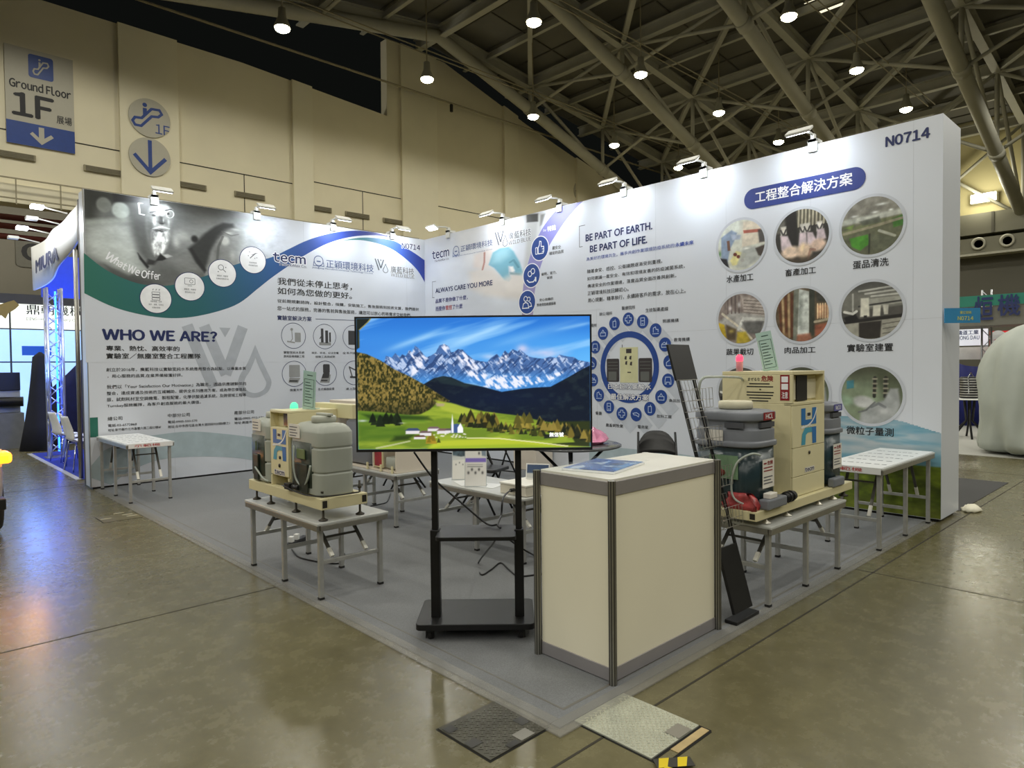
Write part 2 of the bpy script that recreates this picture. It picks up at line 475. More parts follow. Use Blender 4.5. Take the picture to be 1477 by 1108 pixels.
# vents
m_vent = mat('vent_brown', (146, 138, 112), 0.7)
SW = Surf((0, HY, 0), (1, 0, 0), (0, 0, 1), (0, -1, 0))
vent_at = [((18, 224), 'under the large floor sign'), ((150, 247), 'left of the downward arrow sign'), ((273, 268), 'right of the downward arrow sign'), ((360, 283), 'above the middle of the left display wall'),
           ((459, 301), 'just right of the narrow pilaster'), ((515, 311), 'between its two neighbours above the blue wave'), ((568, 320), 'just left of the wide pilaster near the corner')]
for (px, py), where in vent_at:
    X, Z = on_y(px, py, HY)
    t = thing('wall_vent', 'brown vent slot on the hall wall ' + where, 'vent', (X, HY, Z), group='vent slots along the hall wall')
    MB().box(-0.62, -0.07, -0.11, 0.62, 0, 0.11).build('frame', m_vent, t, bevel=0.02)
    q = MB()
    for i in range(4): q.box(-0.56, -0.085, -0.085 + i * 0.048, 0.56, -0.068, -0.06 + i * 0.048)
    q.build('slats', mat('vent_dark', (112, 106, 86), 0.7), t)

# guard rail / trunking along the wall above the display
t = thing('guard_rail', 'thin guard rail running along the hall wall just above the left display wall', 'rail', (0, HY, 7.0))
q = MB()
for z in (0.08, 0.72): q.bar((2.0, -0.55, z), (19, -0.55, z), 0.04, 0.04)
q.build('rail', m_vent, t)
for k in range(15): MB().bar((2.2 + 1.2 * k, -0.55, -0.1), (2.2 + 1.2 * k, -0.55, 0.74), 0.035, 0.035).build('post', m_vent, t)

# signs on the hall wall
m_sign = mat('sign_grey', (176, 172, 156), 0.6, var=0.02)
m_blue = mat('sign_blue', (22, 58, 130), 0.5)
m_ink = mat('black_ink', (18, 18, 20), 0.6)
def PW(px, py): return on_y(px, py, HY)
x0, z1 = PW(5, 63); x1, z0 = PW(108, 224); x1b, z1b = PW(107, 88); x0b, z0b = PW(5, 203)
z1 = (z1 + z1b) / 2; z0 = (z0 + z0b) / 2
t = thing('floor_sign', 'large grey Ground Floor 1F sign with blue arrow band, high on the hall wall', 'sign', ((x0 + x1) / 2, HY, z0))
MB().box(x0 - t.location.x, -0.06, 0, x1 - t.location.x, 0, z1 - z0).build('board', m_sign, t)
S = Surf((x0 - t.location.x, -0.06, 0), (1, 0, 0), (0, 0, 1), (0, -1, 0)); W_, H_ = x1 - x0, z1 - z0
q = MB(); put_poly(q, S, [(0, 0), (W_, 0), (W_, H_ * 0.235), (0, H_ * 0.235)], 0.004); q.build('arrow_band', m_blue, t, label='blue band with a white arrow')
q = MB(); put_poly(q, S, rrect(W_ * .335, H_ * .715, W_ * .70, H_ * .955, .08), 0.004); q.build('escalator_square', m_blue, t, label='blue square with an escalator figure')
q = MB()
put_poly(q, S, [(W_ * .46, H_ * .21), (W_ * .54, H_ * .21), (W_ * .54, H_ * .10), (W_ * .64, H_ * .15), (W_ * .68, H_ * .125), (W_ * .50, H_ * .03), (W_ * .33, H_ * .125), (W_ * .37, H_ * .15), (W_ * .46, H_ * .10)], 0.008); q.build('arrow', m_sign, t); q = MB()
def escalator(q, S, u0, v0, w_, h_, d, lw, person=True):
    P = lambda a, c: (u0 + w_ * a, v0 + h_ * c)
    put_line(q, S, [P(.05, .22), P(.12, .08), P(.30, .08), P(.62, .52), P(.82, .55), P(.93, .68), P(.86, .82), P(.62, .80), P(.32, .38), P(.12, .36)], lw, d, closed=True)
    if person:
        put_disc(q, S, *P(.42, .90), w_ * .07, d, 14); put_poly(q, S, [P(.36, .78), P(.48, .78), P(.48, .56), P(.36, .46)], d)
escalator(q, S, W_ * .39, H_ * .74, W_ * .26, H_ * .19, 0.008, 0.045)
q.build('pictogram', m_sign, t, label='pale escalator figure')
q = MB()
put_text(q, S, '@Ground Floor', W_ * .06, H_ * .575, W_ * .955, H_ * .665, 0.006, bold=0.035)
put_text(q, S, '@1F', W_ * .10, H_ * .30, W_ * .68, H_ * .53, 0.006, bold=0.03)
put_text(q, S, '展場', W_ * .73, H_ * .29, W_ * .96, H_ * .375, 0.006, bold=0.01)
q.build('lettering', m_ink, t)
for (px, py, kind, lab) in ((215.5, 171, 0, 'round grey sign with a blue escalator figure and 1F on the pilaster'), (216, 227, 1, 'round grey sign with a blue downward arrow under the escalator sign'), (838, 277, 2, 'round grey arrow sign far right on the hall wall above the purple band')):
    X, Z = on_y(px, py, HY - (0.16 if kind < 2 else 0.0)); r = abs(on_y(215.5, 171, HY - .16)[1] - on_y(216, 227, HY - .16)[1]) / 2 - .012 if kind < 2 else 0.68
    t = thing('wayfinding_sign', lab, 'sign', (X, HY - (0.16 if kind < 2 else 0.0), Z), group='round signs on the hall wall')
    MB().prism(arc(0, 0, r, n=40), lambda a, c, d: (a, -d, c), 0.05).build('disc', m_sign, t)
    S = Surf((0, -0.05, 0), (1, 0, 0), (0, 0, 1), (0, -1, 0)); q = MB()
    if kind == 0:
        escalator(q, S, -.62, -.42, 1.1, .95, 0.004, 0.09); put_text(q, S, '@1F', .18, -.50, .66, -.16, 0.004, bold=0.01)
    else:
        put_line(q, S, [(0, .60), (0, -.55)], .13, 0.004); put_line(q, S, [(-.52, 0.02), (0, -.55), (.52, 0.02)], .13, 0.004)
    q.build('pictogram', m_blue if kind < 2 else m_ink, t)

# pipe hung along the roof, with small sensors
X0, Z0 = on_y(400, 66, 25.9)
t = thing('hanging_conduit', 'thin dark conduit hung along the hall wall in front of the black gap', 'conduit', (0, 25.9, Z0))
MB().tube([(-6, 0, 0), (40, 0, 0)], 0.05, 8).build('pipe', m_vent, t)
for px, py in ((651, 148), (832, 212)):
    X, Z = on_y(px, py, 25.9)
    MB().cbox((X, 0, -0.22), (0.12, 0.1, 0.36)).build('sensor', m_black, t)

# end wall of the hall (X = 44)
EX = 44.0
we = struct('wall_right', MB().box(EX, -30, 0, EX + 0.5, 27.0, 15.5), mat('end_wall_paint', (196, 186, 140), 0.7, var=0.05, scale=0.5))
m_beam = mat('beam_grey', (126, 124, 108), 0.6, var=0.06, scale=0.6)
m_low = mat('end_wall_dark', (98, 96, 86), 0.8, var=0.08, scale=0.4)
struct('trim_%d' % n, MB().box(EX - 1.2, -30, 8.35, EX, 26.6, 9.45), m_beam); n += 1
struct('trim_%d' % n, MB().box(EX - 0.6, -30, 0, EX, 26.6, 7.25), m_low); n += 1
struct('trim_%d' % n, MB().box(EX - 1.5, -30, 7.2, EX - 0.6, 26.6, 7.32), mat('shelf_pale', (190, 188, 172), 0.6)); n += 1
t = thing('air_duct', 'grey air duct with a row of round nozzles under the end wall beam', 'duct', (EX - 1.0, 8.5, 7.35))
MB().box(-0.35, -4.6, 0, 0.35, 2.0, 0.78).build('duct_body', m_beam, t)
for y in (1.65, 0.5, -0.75, -2.0):
    q = MB().lathe([(0.30, 0), (0.34, 0.10), (0.24, 0.10), (0.2, -0.02)], 20, m=Matrix.Translation((-0.35, y - 0.05, 0.46)) @ Matrix.Rotation(R(-90), 4, 'Y'))
    q.build('nozzle', mat('nozzle_pale', (188, 186, 170), 0.5), t)
q = MB()
for y in (10.15, 8.3, 6.4, 4.5): q.box(EX - 1.24, y, 8.35, EX - 1.19, y + 0.12, 9.45)
q.build('seam', m_low, None).parent = we
# floodlight on the end wall
Yw, Zw = on_x(1418, 285, EX - 0.5)
t = thing('wall_floodlight', 'bright white floodlight on the pale end wall at the far right', 'lamp', (EX, Yw, Zw))
MB().box(-0.45, -0.6, -0.25, 0, 0.6, 0.25).build('housing', m_white, t, bevel=0.03)
MB().box(-0.47, -0.55, -0.22, -0.44, 0.55, 0.22).build('lens', mat('lens_bright', (255, 255, 250), 0.3, emit=(255, 252, 235), es=25), t)
ld = bpy.data.lights.new('wall_flood', 'POINT'); ld.energy = 160; ld.color = (1, .95, .75); ld.shadow_soft_size = 0.4
lo = bpy.data.objects.new('wall_flood', ld); COL.objects.link(lo); lo.location = (EX - 1.6, Yw, Zw - 0.1)

# ------------------------------------------------------------------ roof
LX = [1.4, 7.4, 13.4, 19.4, 25.4, 31.4, 37.5, 43.5]
TZ = [14.9, 15.6, 16.3, 17.1, 16.45, 15.75, 14.95, 14.1]
BZ = [13.4, 14.6, 15.8, 16.95, 15.08, 13.1, 11.1, 9.1]
LYs = [25.2, 19.2, 13.2, 7.2, 1.2, -4.8]
b = MB()
up = 0.55
vs = []; fs = []
for i, x in enumerate(LX):
    vs += [(x - (8 if i == 0 else 0), 27.2, TZ[i] + up), (x - (8 if i == 0 else 0), -26, TZ[i] + up)]
for i in range(len(LX) - 1): fs.append((2 * i, 2 * i + 1, 2 * i + 3, 2 * i + 2))
b.add(vs, fs)
dk = struct('ceiling', b, m_deck, solid=0.12)
q = MB()
for i in range(2, len(LX) - 1):
    for k in range(3):
        x = LX[i] + (LX[i + 1] - LX[i]) * (k + 0.5) / 3; z = TZ[i] + (TZ[i + 1] - TZ[i]) * (k + 0.5) / 3 + up - 0.09
        q.box(x - 0.03, -20, z - 0.03, x + 0.03, 27, z + 0.03)
for Y in np.arange(-6, 27, 3.0):
    for i in range(2, len(LX) - 1): q.bar((LX[i], Y + 1.7, TZ[i] + up - 0.09), (LX[i + 1], Y + 1.7, TZ[i + 1] + up - 0.09), 0.05, 0.05)
q.build('seam', mat('deck_seam', (84, 82, 72), 0.8), dk)
ordn = ['nearest the hall wall', 'second from the hall wall', 'third from the hall wall', 'fourth from the hall wall', 'fifth from the hall wall', 'above the camera']
for j, Y in enumerate(LYs):
    t = thing('roof_truss', 'white painted roof truss with a thick sloping tube, ' + ordn[j], 'truss', (0, Y, 0), group='roof trusses')
    MB().tube([(LX[i], 0, BZ[i]) for i in range(len(LX))], 0.29, 16).build('lower_chord', m_steel, t)
    q = MB()
    for i in range(1, len(LX) - 1):
        for hh in (-0.24, 0.24): q.bar((LX[i], 0, TZ[i] + hh), (LX[i + 1], 0, TZ[i + 1] + hh), 0.34, 0.06)
        q.bar((LX[i], 0, TZ[i]), (LX[i + 1], 0, TZ[i + 1]), 0.05, 0.46)
    q.build('top_chord', m_steel, t)
    for i in range(2, len(LX)):
        if TZ[i] - BZ[i] > 0.5:
            MB().tube([(LX[i], 0, TZ[i]), (LX[i], 0, BZ[i])], 0.10, 8).build('post', m_steel, t)
        if i < len(LX) - 1:
            MB().tube([(LX[i + 1], 0, BZ[i + 1]), (LX[i], 0, TZ[i] - .2)], 0.09, 8).build('diagonal', m_steel, t)
        for dy in ((-6,) if j < len(LYs) - 1 else ()):
            MB().tube([(LX[i], 0, BZ[i]), (LX[i], dy, TZ[i] - .2)], 0.085, 8).build('cross_brace', m_steel, t)
            if i > 3: MB().tube([(LX[i], 0, TZ[i] - .2), (LX[i], dy, BZ[i])], 0.085, 8).build('cross_brace', m_steel, t)
        if 3 <= i < len(LX) - 1 and j < len(LYs) - 1:
            MB().bar((LX[i], -6, TZ[i] - .1), (LX[i + 1], 0, TZ[i + 1] - .1), 0.22, 0.22).build('plan_brace', m_steel, t)
    for i in (4, 5, 6): MB().tube([(LX[i] - .2, 0, BZ[i] + .07), (LX[i] + .2, 0, BZ[i] - .07)], 0.33, 16).build('joint_sleeve', m_steel, t)
ordx = {2: 'leftmost', 3: 'over the roof ridge', 4: 'first right of the ridge', 5: 'second right of the ridge', 6: 'third right of the ridge', 7: 'farthest right'}
for i in range(2, len(LX)):
    t = thing('roof_beam', 'pale steel roof beam running across the trusses, ' + ordx[i], 'beam', (LX[i], 0, TZ[i]), group='cross beams of the roof')
    MB().box(-.16, -20, -.27, .16, 27, -.21).box(-.16, -20, .21, .16, 27, .27).box(-.025, -20, -.21, .025, 27, .21).build('flanged_beam', m_steel, t)
    if i < len(LX) - 1:
        x = (LX[i + 1] - LX[i]) / 2; z = (TZ[i + 1] - TZ[i]) / 2
        MB().box(x - .09, -20, z - .02, x + .09, 27, z + .04).box(x - .02, -20, z + .04, x + .02, 27, z + .3).build('purlin', m_steel, t)

# roof vent near the picture top, slats given a glow in place of lamplight
t = thing('roof_vent', 'bright slatted roof vent behind the third sloping tube', 'vent', (27.6, 11.2, TZ[4] + .05), rot=(0, R(6.6), 0))
MB().box(-2.1, -.9, .30, 2.1, .9, .36).build('frame', m_dgrey, t)
for k in range(12):
    MB().cbox((-1.9 + k * .345, (.25 if k % 3 else -.2), .2), (.16, 1.0 if k % 2 else 1.4, .05)).build('slat', mat('slat_glow', (240, 236, 215), .4, emit=(255, 246, 214), es=0.9), t)

# ------------------------------------------------------------------ hall lamps
m_lens = mat('lamp_lens', (255, 250, 225), 0.3, emit=(255, 244, 205), es=45)
lamp_z = 13.45
def lamp_light(x, y, z=lamp_z, wt=HALL_W):
    d = bpy.data.lights.new('hall_light', 'SPOT'); d.energy = wt; d.color = HALL_C; d.spot_size = R(164); d.spot_blend = 0.35; d.shadow_soft_size = 0.3
    o = bpy.data.objects.new('hall_light', d); COL.objects.link(o); o.location = (x, y, z - 0.42)
    return o
LXs = [4.3 + 6.07 * k for k in range(-4, 6)]
seen = {(1, 0): 'top left of the picture against the black gap', (2, 0): 'in front of the top of the hall wall', (3, 0): 'by the vertical post near the hall wall', (4, 0): 'fourth along the row beside the hall wall', (5, 0): 'last along the row beside the hall wall, just over the display wall',
        (2, 1): 'at the top of the picture on a hanging rod', (3, 1): 'beside the second sloping tube', (4, 1): 'third along the middle row', (5, 1): 'last along the middle row over the display wall',
        (3, 2): 'at the top of the picture right of the roof vent', (4, 2): 'between the third and fourth sloping tubes', (5, 2): 'just over the top of the right display wall'}
for j, Y in enumerate((22.15, 16.1, 10.1, 4.0, -2.0, -8.0, -14.0)):
    for i, X in enumerate(LXs, -4):
        lamp_light(X, Y)
        if (i, j) in seen:
            t = thing('high_bay_lamp', 'lit roof lamp ' + seen[(i, j)], 'lamp', (X, Y, lamp_z), group='lamps under the roof')
            MB().lathe([(.07, .42), (.12, .40), (.14, .10), (.26, -.18), (.28, -.26), (.25, -.26)], 18).build('housing', mat('lamp_housing', (150, 148, 132), .5), t)
            MB().lathe([(.25, -.25), (.24, -.32), (.15, -.38), (.02, -.39)], 18).build('lens', m_lens, t)
            zt = np.interp(X, LX, TZ)
            MB().tube([(0, 0, .4), (0, 0, zt - lamp_z)], 0.025, 6).build('hanger', m_vent, t)
for j, Y in enumerate((22.15, 16.1, 10.1)):
    t = tag(MB().tube([(4, Y, lamp_z + .72), (38, Y, lamp_z + .72)], 0.025, 6).tube([(4, Y - .3, lamp_z + .72), (38, Y - .3, lamp_z + .72)], 0.025, 6).build('lamp_wire', m_vent),
            'pair of thin wires along the lamps ' + ['nearest the hall wall', 'of the middle row', 'of the row nearest the camera'][j], 'wire', 'wires along the lamps')

# ================================================================== THE STAND: carpet and display walls
m_carpet = mat('grey_carpet', (122, 124, 126), 0.95, var=0.18, scale=220, bump=0.25)
m_tape = mat('clear_tape', (166, 164, 156), 0.35, var=0.05, scale=3, alpha=0.4)
t = thing('carpet', 'flat grey exhibition carpet covering the stand floor', 'carpet', (CX, CY, 0))
MB().box(0, 0, 0.0, XB - CX, YA - CY, 0.007).build('pile', m_carpet, t)
q = MB(); q.box(-.05, -.05, .0015, 5.3, .05, .0085); q.box(-.05, .05, .0015, .05, 8.2, .0085)
q.build('edge_tape', m_tape, t, label='clear shiny tape along the carpet edge')
MB().box(.12, .10, .0072, .13, 7.5, .0078).box(.12, .085, .0072, 5, .10, .0078).build('tape_line', mat('tape_edge', (112, 110, 104), .6), t)

m_panel = mat('printed_white', (214, 219, 228), 0.42, var=0.012, scale=0.7)
m_panel_seam = mat('panel_seam', (188, 193, 201), 0.5)
SA = Surf((0, YA, 0), (1, 0, 0), (0, 0, 1), (0, -1, 0))
SB = Surf((XB, 0, 0), (0, -1, 0), (0, 0, 1), (-1, 0, 0))
def A(px, py): return on_y(px, py, YA)
def B(px, py):
    y, z = on_x(px, py, XB); return (-y, z)
def txt(mb, S, P, s, blx, bly, tly, brx, bold=0.0, d=0.004, grow=0.0, space=1.0):
    u0, v0 = P(blx, bly); _, v1 = P(blx, tly); u1, _ = P(brx, bly)
    put_text(mb, S, s, u0, v0, u1, v1, d, bold, space, grow)
def px_poly(P, pts): return [P(*p) for p in pts]
ink_navy = mat('ink_navy', (27, 40, 92), 0.5)
ink_black = mat('ink_black', (26, 27, 30), 0.5)
ink_white = mat('ink_white', (240, 241, 243), 0.45)
ink_blue = mat('ink_blue', (46, 74, 160), 0.5)
ink_red = mat('ink_red', (190, 40, 40), 0.5)
ink_grey = mat('ink_grey', (88, 92, 100), 0.5)
ink_wm = mat('ink_watermark', (178, 184, 193), 0.45)
ink_pale = mat('ink_pale_teal', (172, 188, 194), 0.45)
ink_disc = mat('ink_disc_blue', (32, 68, 142), 0.45)
m_print = print_mat('printed_picture')

# ---------------------------------------------------------------- left display wall
WA = thing('display_wall', 'white printed display wall on the left with an old man and WHO WE ARE text', 'display wall', (0, 0, 0))
MB().box(XL, YA, 0.03, XB + 0.6, YA + 0.30, WH).build('panel', m_panel, WA)
MB().box(XL + .02, YA + 0.30, 0.03, XB + 0.55, YA + 0.5, WH - .05).build('rear_frame', mat('rear_frame_brown', (70, 62, 54), .6), WA)
MB().box(XL + .02, YA + 0.03, 0.0, XB + 0.5, YA + 0.5, 0.03).build('plinth', m_black, WA)
MB().box(XL - .012, YA - .001, 0.03, XL, YA + 0.04, WH).build('edge_trim', mat('aluminium_trim', (176, 176, 172), .35, .8), WA)
q = MB()
for x in (3.05, 4.05, 5.05, 6.05, 7.03): q.box(x - .0015, YA - .0006, .03, x + .0015, YA, WH)
q.box(XL, YA - .0006, 1.978, XB, YA, 1.981)
q.build('seam', m_panel_seam, WA)

# black and white photograph of an old man
u0, v1 = XL + .004, WH - .002; u1 = A(436, 340)[0]; v0 = A(250, 452)[1]
def pic_map(P_, u0, v0, u1, v1, ox_, oy_, k):
    """photograph detail coordinates -> picture coordinates"""
    def one(x, y):
        a, c = P_(ox_ + x / k, oy_ + y / k); return ((a - u0) / (u1 - u0), (c - v0) / (v1 - v0))
    return one, (lambda pts: [one(*p) for p in pts])
P = Paint(400, 240, (120, 122, 120)); Q1, Q = pic_map(A, u0, v0, u1, v1, 100, 260, 4.923)
def qb(cx, cy, rx, ry, col, a=1.0, rot=0, soft=1.0):
    c = Q1(cx, cy); P.blob(c[0], c[1], Q1(cx + rx, cy)[0] - c[0], c[1] - Q1(cx, cy + ry)[1], col, a, rot, soft)
P.mix(sstep(.30, .62, P.U), (176, 180, 180)); P.mix(sstep(.62, .93, P.U), (214, 219, 228))
P.poly(Q([(90, 40), (1250, 210), (1250, 260), (760, 200), (460, 160), (90, 190)]), (52, 54, 50), .92, .06); P.poly(Q([(740, 130), (1477, 240), (1300, 300), (900, 290), (740, 260)]), (92, 94, 92), .75, .09)
P.poly(Q([(90, 60), (200, 80), (190, 300), (90, 300)]), (58, 60, 54), .9, .03)
qb(245, 175, 62, 62, (146, 150, 144), .9, 0, .3); qb(365, 215, 72, 66, (196, 204, 198), .95, 0, .3)
P.poly(Q([(312, 92), (485, 122), (488, 158), (315, 150)]), (26, 26, 26), .97, .012)
P.poly(Q([(100, 275), (430, 262), (440, 300), (100, 320)]), (176, 182, 176), .8, .02); P.poly(Q([(100, 330), (330, 300), (430, 330), (520, 560), (560, 640), (420, 690), (260, 600), (110, 520)]), (206, 212, 208), .92, .05)
P.poly(Q([(430, 180), (540, 150), (560, 300), (570, 440), (560, 560), (500, 520), (450, 380)]), (98, 100, 98), .95, .025)
qb(800, 400, 90, 60, (196, 198, 194), .8); qb(960, 300, 150, 26, (140, 142, 140), .7); qb(830, 260, 80, 40, (118, 120, 118), .7); qb(760, 440, 40, 60, (206, 208, 204), .8)
# coat, arm and sleeve
P.poly(Q([(250, 600), (420, 680), (560, 640), (700, 575), (850, 490), (900, 560), (960, 660), (980, 760), (560, 760), (380, 730)]), (118, 120, 118), .97, .012)
P.poly(Q([(250, 600), (400, 670), (520, 690), (640, 730), (420, 760), (280, 700)]), (84, 86, 84), .8, .05)
P.poly(Q([(700, 575), (850, 490), (890, 560), (940, 640), (800, 660)]), (146, 148, 146), .6, .03)
P.poly(Q([(845, 485), (900, 440), (960, 380), (1030, 330), (1090, 303), (1160, 310), (1180, 340), (1110, 380), (1050, 430), (1010, 500), (985, 590), (960, 640), (900, 580)]), (60, 62, 61), .96, .014)
qb(890, 418, 34, 34, (34, 35, 34), .95, 0, .7); P.poly(Q([(850, 490), (905, 590), (960, 660), (975, 640), (920, 560), (870, 480)]), (36, 37, 37), .8, .008)
# hand
P.poly(Q([(1060, 400), (1110, 350), (1180, 330), (1230, 350), (1230, 440), (1180, 520), (1190, 600), (1100, 640), (990, 650), (985, 590), (1010, 500)]), (152, 154, 152), .9, .02)
qb(1105, 430, 42, 44, (216, 218, 214), .95, 0, .6); qb(1130, 376, 40, 14, (226, 228, 224), .9); qb(1180, 352, 46, 12, (206, 208, 206), .8); qb(1050, 520, 40, 60, (122, 124, 122), .8); qb(1160, 540, 30, 60, (196, 198, 196), .8); qb(1020, 610, 40, 24, (196, 198, 194), .7)
P.line(Q([(1085, 365), (1150, 395), (1200, 385)]), .006, (110, 112, 110), .7); P.line(Q([(1090, 400), (1060, 470), (1050, 560)]), .008, (96, 98, 96), .6)
# head
P.poly(Q([(548, 250), (570, 200), (620, 168), (690, 170), (735, 210), (738, 260), (722, 320), (716, 400), (700, 460), (660, 530), (615, 545), (580, 500), (560, 420), (545, 340)]), (146, 148, 146), .97, .01)
P.poly(Q([(548, 250), (590, 230), (600, 330), (590, 430), (600, 520), (570, 470), (545, 340)]), (106, 108, 106), .8, .012)
qb(640, 215, 52, 46, (250, 251, 250), 1, 0, .5); qb(690, 195, 34, 20, (214, 216, 214), .9); qb(600, 200, 26, 24, (196, 198, 196), .7)
qb(700, 238, 15, 10, (44, 44, 44), .95, 0, .6); qb(598, 250, 18, 10, (48, 48, 48), .9, 0, .6); P.line(Q([(575, 228), (620, 222)]), .005, (72, 72, 72)); P.line(Q([(680, 214), (725, 208)]), .005, (66, 66, 66))
P.line(Q(arc(715, 242, 26, n=20) + [(741, 242)]), .0028, (226, 228, 226), .9); P.line(Q([(690, 240), (660, 236), (640, 246)]), .0028, (220, 222, 220), .8)
P.poly(Q([(640, 250), (660, 262), (680, 306), (655, 318), (632, 300)]), (88, 90, 88), .8, .008); qb(668, 285, 8, 24, (214, 216, 214), .85); qb(655, 308, 22, 7, (38, 38, 38), .9, 0, .6)
qb(605, 300, 16, 40, (232, 233, 232), .85); qb(705, 300, 12, 34, (206, 208, 206), .8); P.line(Q([(600, 345), (650, 330), (705, 345)]), .009, (214, 216, 214), .9); P.line(Q([(620, 362), (655, 352), (690, 362)]), .0045, (58, 58, 58), .95)
P.poly(Q([(585, 350), (640, 372), (705, 355), (708, 420), (690, 480), (650, 535), (610, 540), (590, 480)]), (224, 226, 224), .85, .012); qb(655, 364, 26, 6, (60, 60, 60), .9, 0, .6)
bm_ = P.inside(Q([(580, 345), (710, 350), (708, 430), (650, 540), (605, 545), (585, 470)]), .01); P.C *= (1 + 1.3 * bm_ * (fbm(P.U * 3.2, P.V, 20, 5) - .5))[..., None]
hm_ = P.inside(Q([(550, 180), (735, 180), (725, 340), (560, 340)]), .02); P.C *= (1 + .6 * hm_ * (fbm(P.U, P.V, 26, 8) - .5))[..., None]
# collar and lapel
P.poly(Q([(485, 515), (520, 560), (565, 612), (555, 628), (500, 560)]), (22, 22, 22), .95, .006); P.poly(Q([(560, 560), (620, 575), (600, 600), (540, 600)]), (52, 52, 52), .9, .01); P.poly(Q([(615, 572), (648, 522), (695, 556), (660, 570)]), (26, 26, 26), .95, .006); P.poly(Q([(660, 530), (690, 555), (730, 540), (700, 525)]), (216, 218, 216), .8, .008)
P.line(Q([(520, 165), (493, 162), (500, 240), (532, 246)]), .0045, (252, 252, 252), .97)
P.noise(.13, 9, 3); P.noise(.05, 60, 4); P.C = 255 * (np.clip(P.C, 0, 255) / 255) ** 1.2; P.mix(sstep(.82, .97, P.U), (214, 219, 228))
put_picture('photo_print', SA, P, u0, v0, u1, v1, .0010, m_print, WA, label='black and white photograph of a bearded man in glasses')

# white field below the wave, then the wave itself
bot = smooth_line([(121.5, 423), (160, 441.5), (200, 453), (245, 459), (290, 455), (340, 440), (371, 417), (389, 402.7), (414, 385), (440, 368), (467, 353.5), (493, 344.6), (520, 340), (546, 340), (572, 343.8)], 5)
top = smooth_line([(121, 365), (150, 387.5), (180, 402.5), (210, 411), (247, 411.5), (300, 397), (345, 380), (386.7, 372.8), (414, 360.5), (440, 348), (467, 339), (493, 334), (520, 333), (546, 336.7), (572, 343.8)], 5)
def resample(line, n):
    L = np.array(line); s = np.r_[0, np.cumsum(np.hypot(*np.diff(L, axis=0).T))]; t = np.linspace(0, s[-1], n)
    return list(zip(np.interp(t, s, L[:, 0]), np.interp(t, s, L[:, 1])))
n_ = 64
bA = px_poly(A, resample(bot, n_)); tA = px_poly(A, resample(top, n_))
q = MB(); put_band(q, SA, bA, [(u, bA[0][1] - .9) for u, v in bA], .0018)
put_band(q, SA, [(u, WH - .003) for u, v in tA[36:]] , tA[36:], .0016) if False else None
q.build('white_field', m_panel, WA)
def grad(stops, x):
    xs = [s[0] for s in stops]; return tuple(np.interp(x, xs, [s[1][k] for s in stops]) for k in range(3))
stops = [(0, (44, 112, 96)), (.35, (36, 98, 104)), (.6, (40, 86, 140)), (.8, (48, 76, 160)), (1, (36, 36, 110))]
vs = [SA.at(*p, .0026) for p in tA] + [SA.at(*p, .0026) for p in bA]
fs = [(i, i + 1, n_ + i + 1, n_ + i) for i in range(n_ - 1)]
cs = [grad(stops, i / (n_ - 1)) for i in range(n_)] * 2
tinted('wave_band', vs, fs, cs, m_print, WA, label='green to blue wave')
top2 = resample(smooth_line([(493, 347), (520, 343), (546, 343.8), (569, 348), (581, 355), (599, 366), (612.3, 375.5)], 6), 40)
bot2 = resample(smooth_line([(493, 347.2), (520, 346.4), (546, 351.7), (567, 360.5), (586.5, 374.6), (602, 390), (612.4, 407)], 6), 40)
vs = [SA.at(*A(*p), .0026) for p in top2] + [SA.at(*A(*p), .0026) for p in bot2]
fs = [(i, i + 1, 40 + i + 1, 40 + i) for i in range(39)]
stops = [(0, (70, 140, 120)), (.3, (60, 120, 140)), (.6, (56, 92, 172)), (1, (44, 60, 150))]
tinted('wave_tail', vs, fs, [grad(stops, i / 39) for i in range(40)] * 2, m_print, WA, label='second blue arc near the corner')

# white discs with small icons
q = MB(); q2 = MB(); q3 = MB()
for k, (u, v) in enumerate(((2.85, 2.55), (3.30, 2.75), (3.76, 2.98), (4.22, 3.22))):
    put_disc(q2, SA, u, v, .207, .0032); put_disc(q, SA, u, v, .197, .0040)
    if k == 0:
        for i in range(3): put_line(q3, SA, rrect(u - .05, v - .02 + .04 * i, u + .05, v + .012 + .04 * i, .004, 1), .006, .005, True)
        for i in range(3): put_line(q3, SA, [(u - .04 + .04 * i, v + .115), (u - .03 + .04 * i, v + .135)], .008, .005)
    if k == 1:
        put_line(q3, SA, rrect(u - .07, v + .03, u + .07, v + .12, .01, 2), .006, .005, True); put_line(q3, SA, [(u - .03, v + .01), (u + .03, v + .01)], .006, .005); put_ring(q3, SA, u + .02, v + .075, .02, .026, .005, 16)
    if k == 2:
        put_ring(q3, SA, u - .02, v + .085, .034, .042, .005, 20); put_line(q3, SA, [(u + .012, v + .055), (u + .05, v + .02)], .009, .005); put_disc(q3, SA, u + .05, v + .09, .008, .005, 8); put_disc(q3, SA, u - .06, v + .02, .008, .005, 8)
    if k == 3:
        put_line(q3, SA, [(u - .045, v + .025), (u + .045, v + .11)], .012, .005); put_line(q3, SA, [(u - .02, v + .075), (u + .07, v + .115)], .006, .005)
        for a, c in ((-.07, .06), (-.05, .12), (.03, .03), (.06, .04)): put_disc(q3, SA, u + a, v + c, .007, .005, 8)
    cap = [('規劃藍圖、空間', '設計、設備、化學品', '採購與建置'), ('實驗室、無塵室', '整合統包工程'), ('實驗室、無塵室', '設備耗材檢測分析'), ('售後維護與', '專案服務諮詢')][k]
    for i, s in enumerate(cap):
        hw = .0115 * len(s); put_text(q3, SA, s, u - hw * (.9 if k == 0 else 1), v - .052 - .042 * i, u + hw * (.9 if k == 0 else 1), v - .028 - .042 * i, .005)
q2.build('disc_rim', ink_navy, WA); q.build('icon_disc', ink_white, WA, label='four white discs on the wave'); q3.build('icon_print', ink_grey, WA)
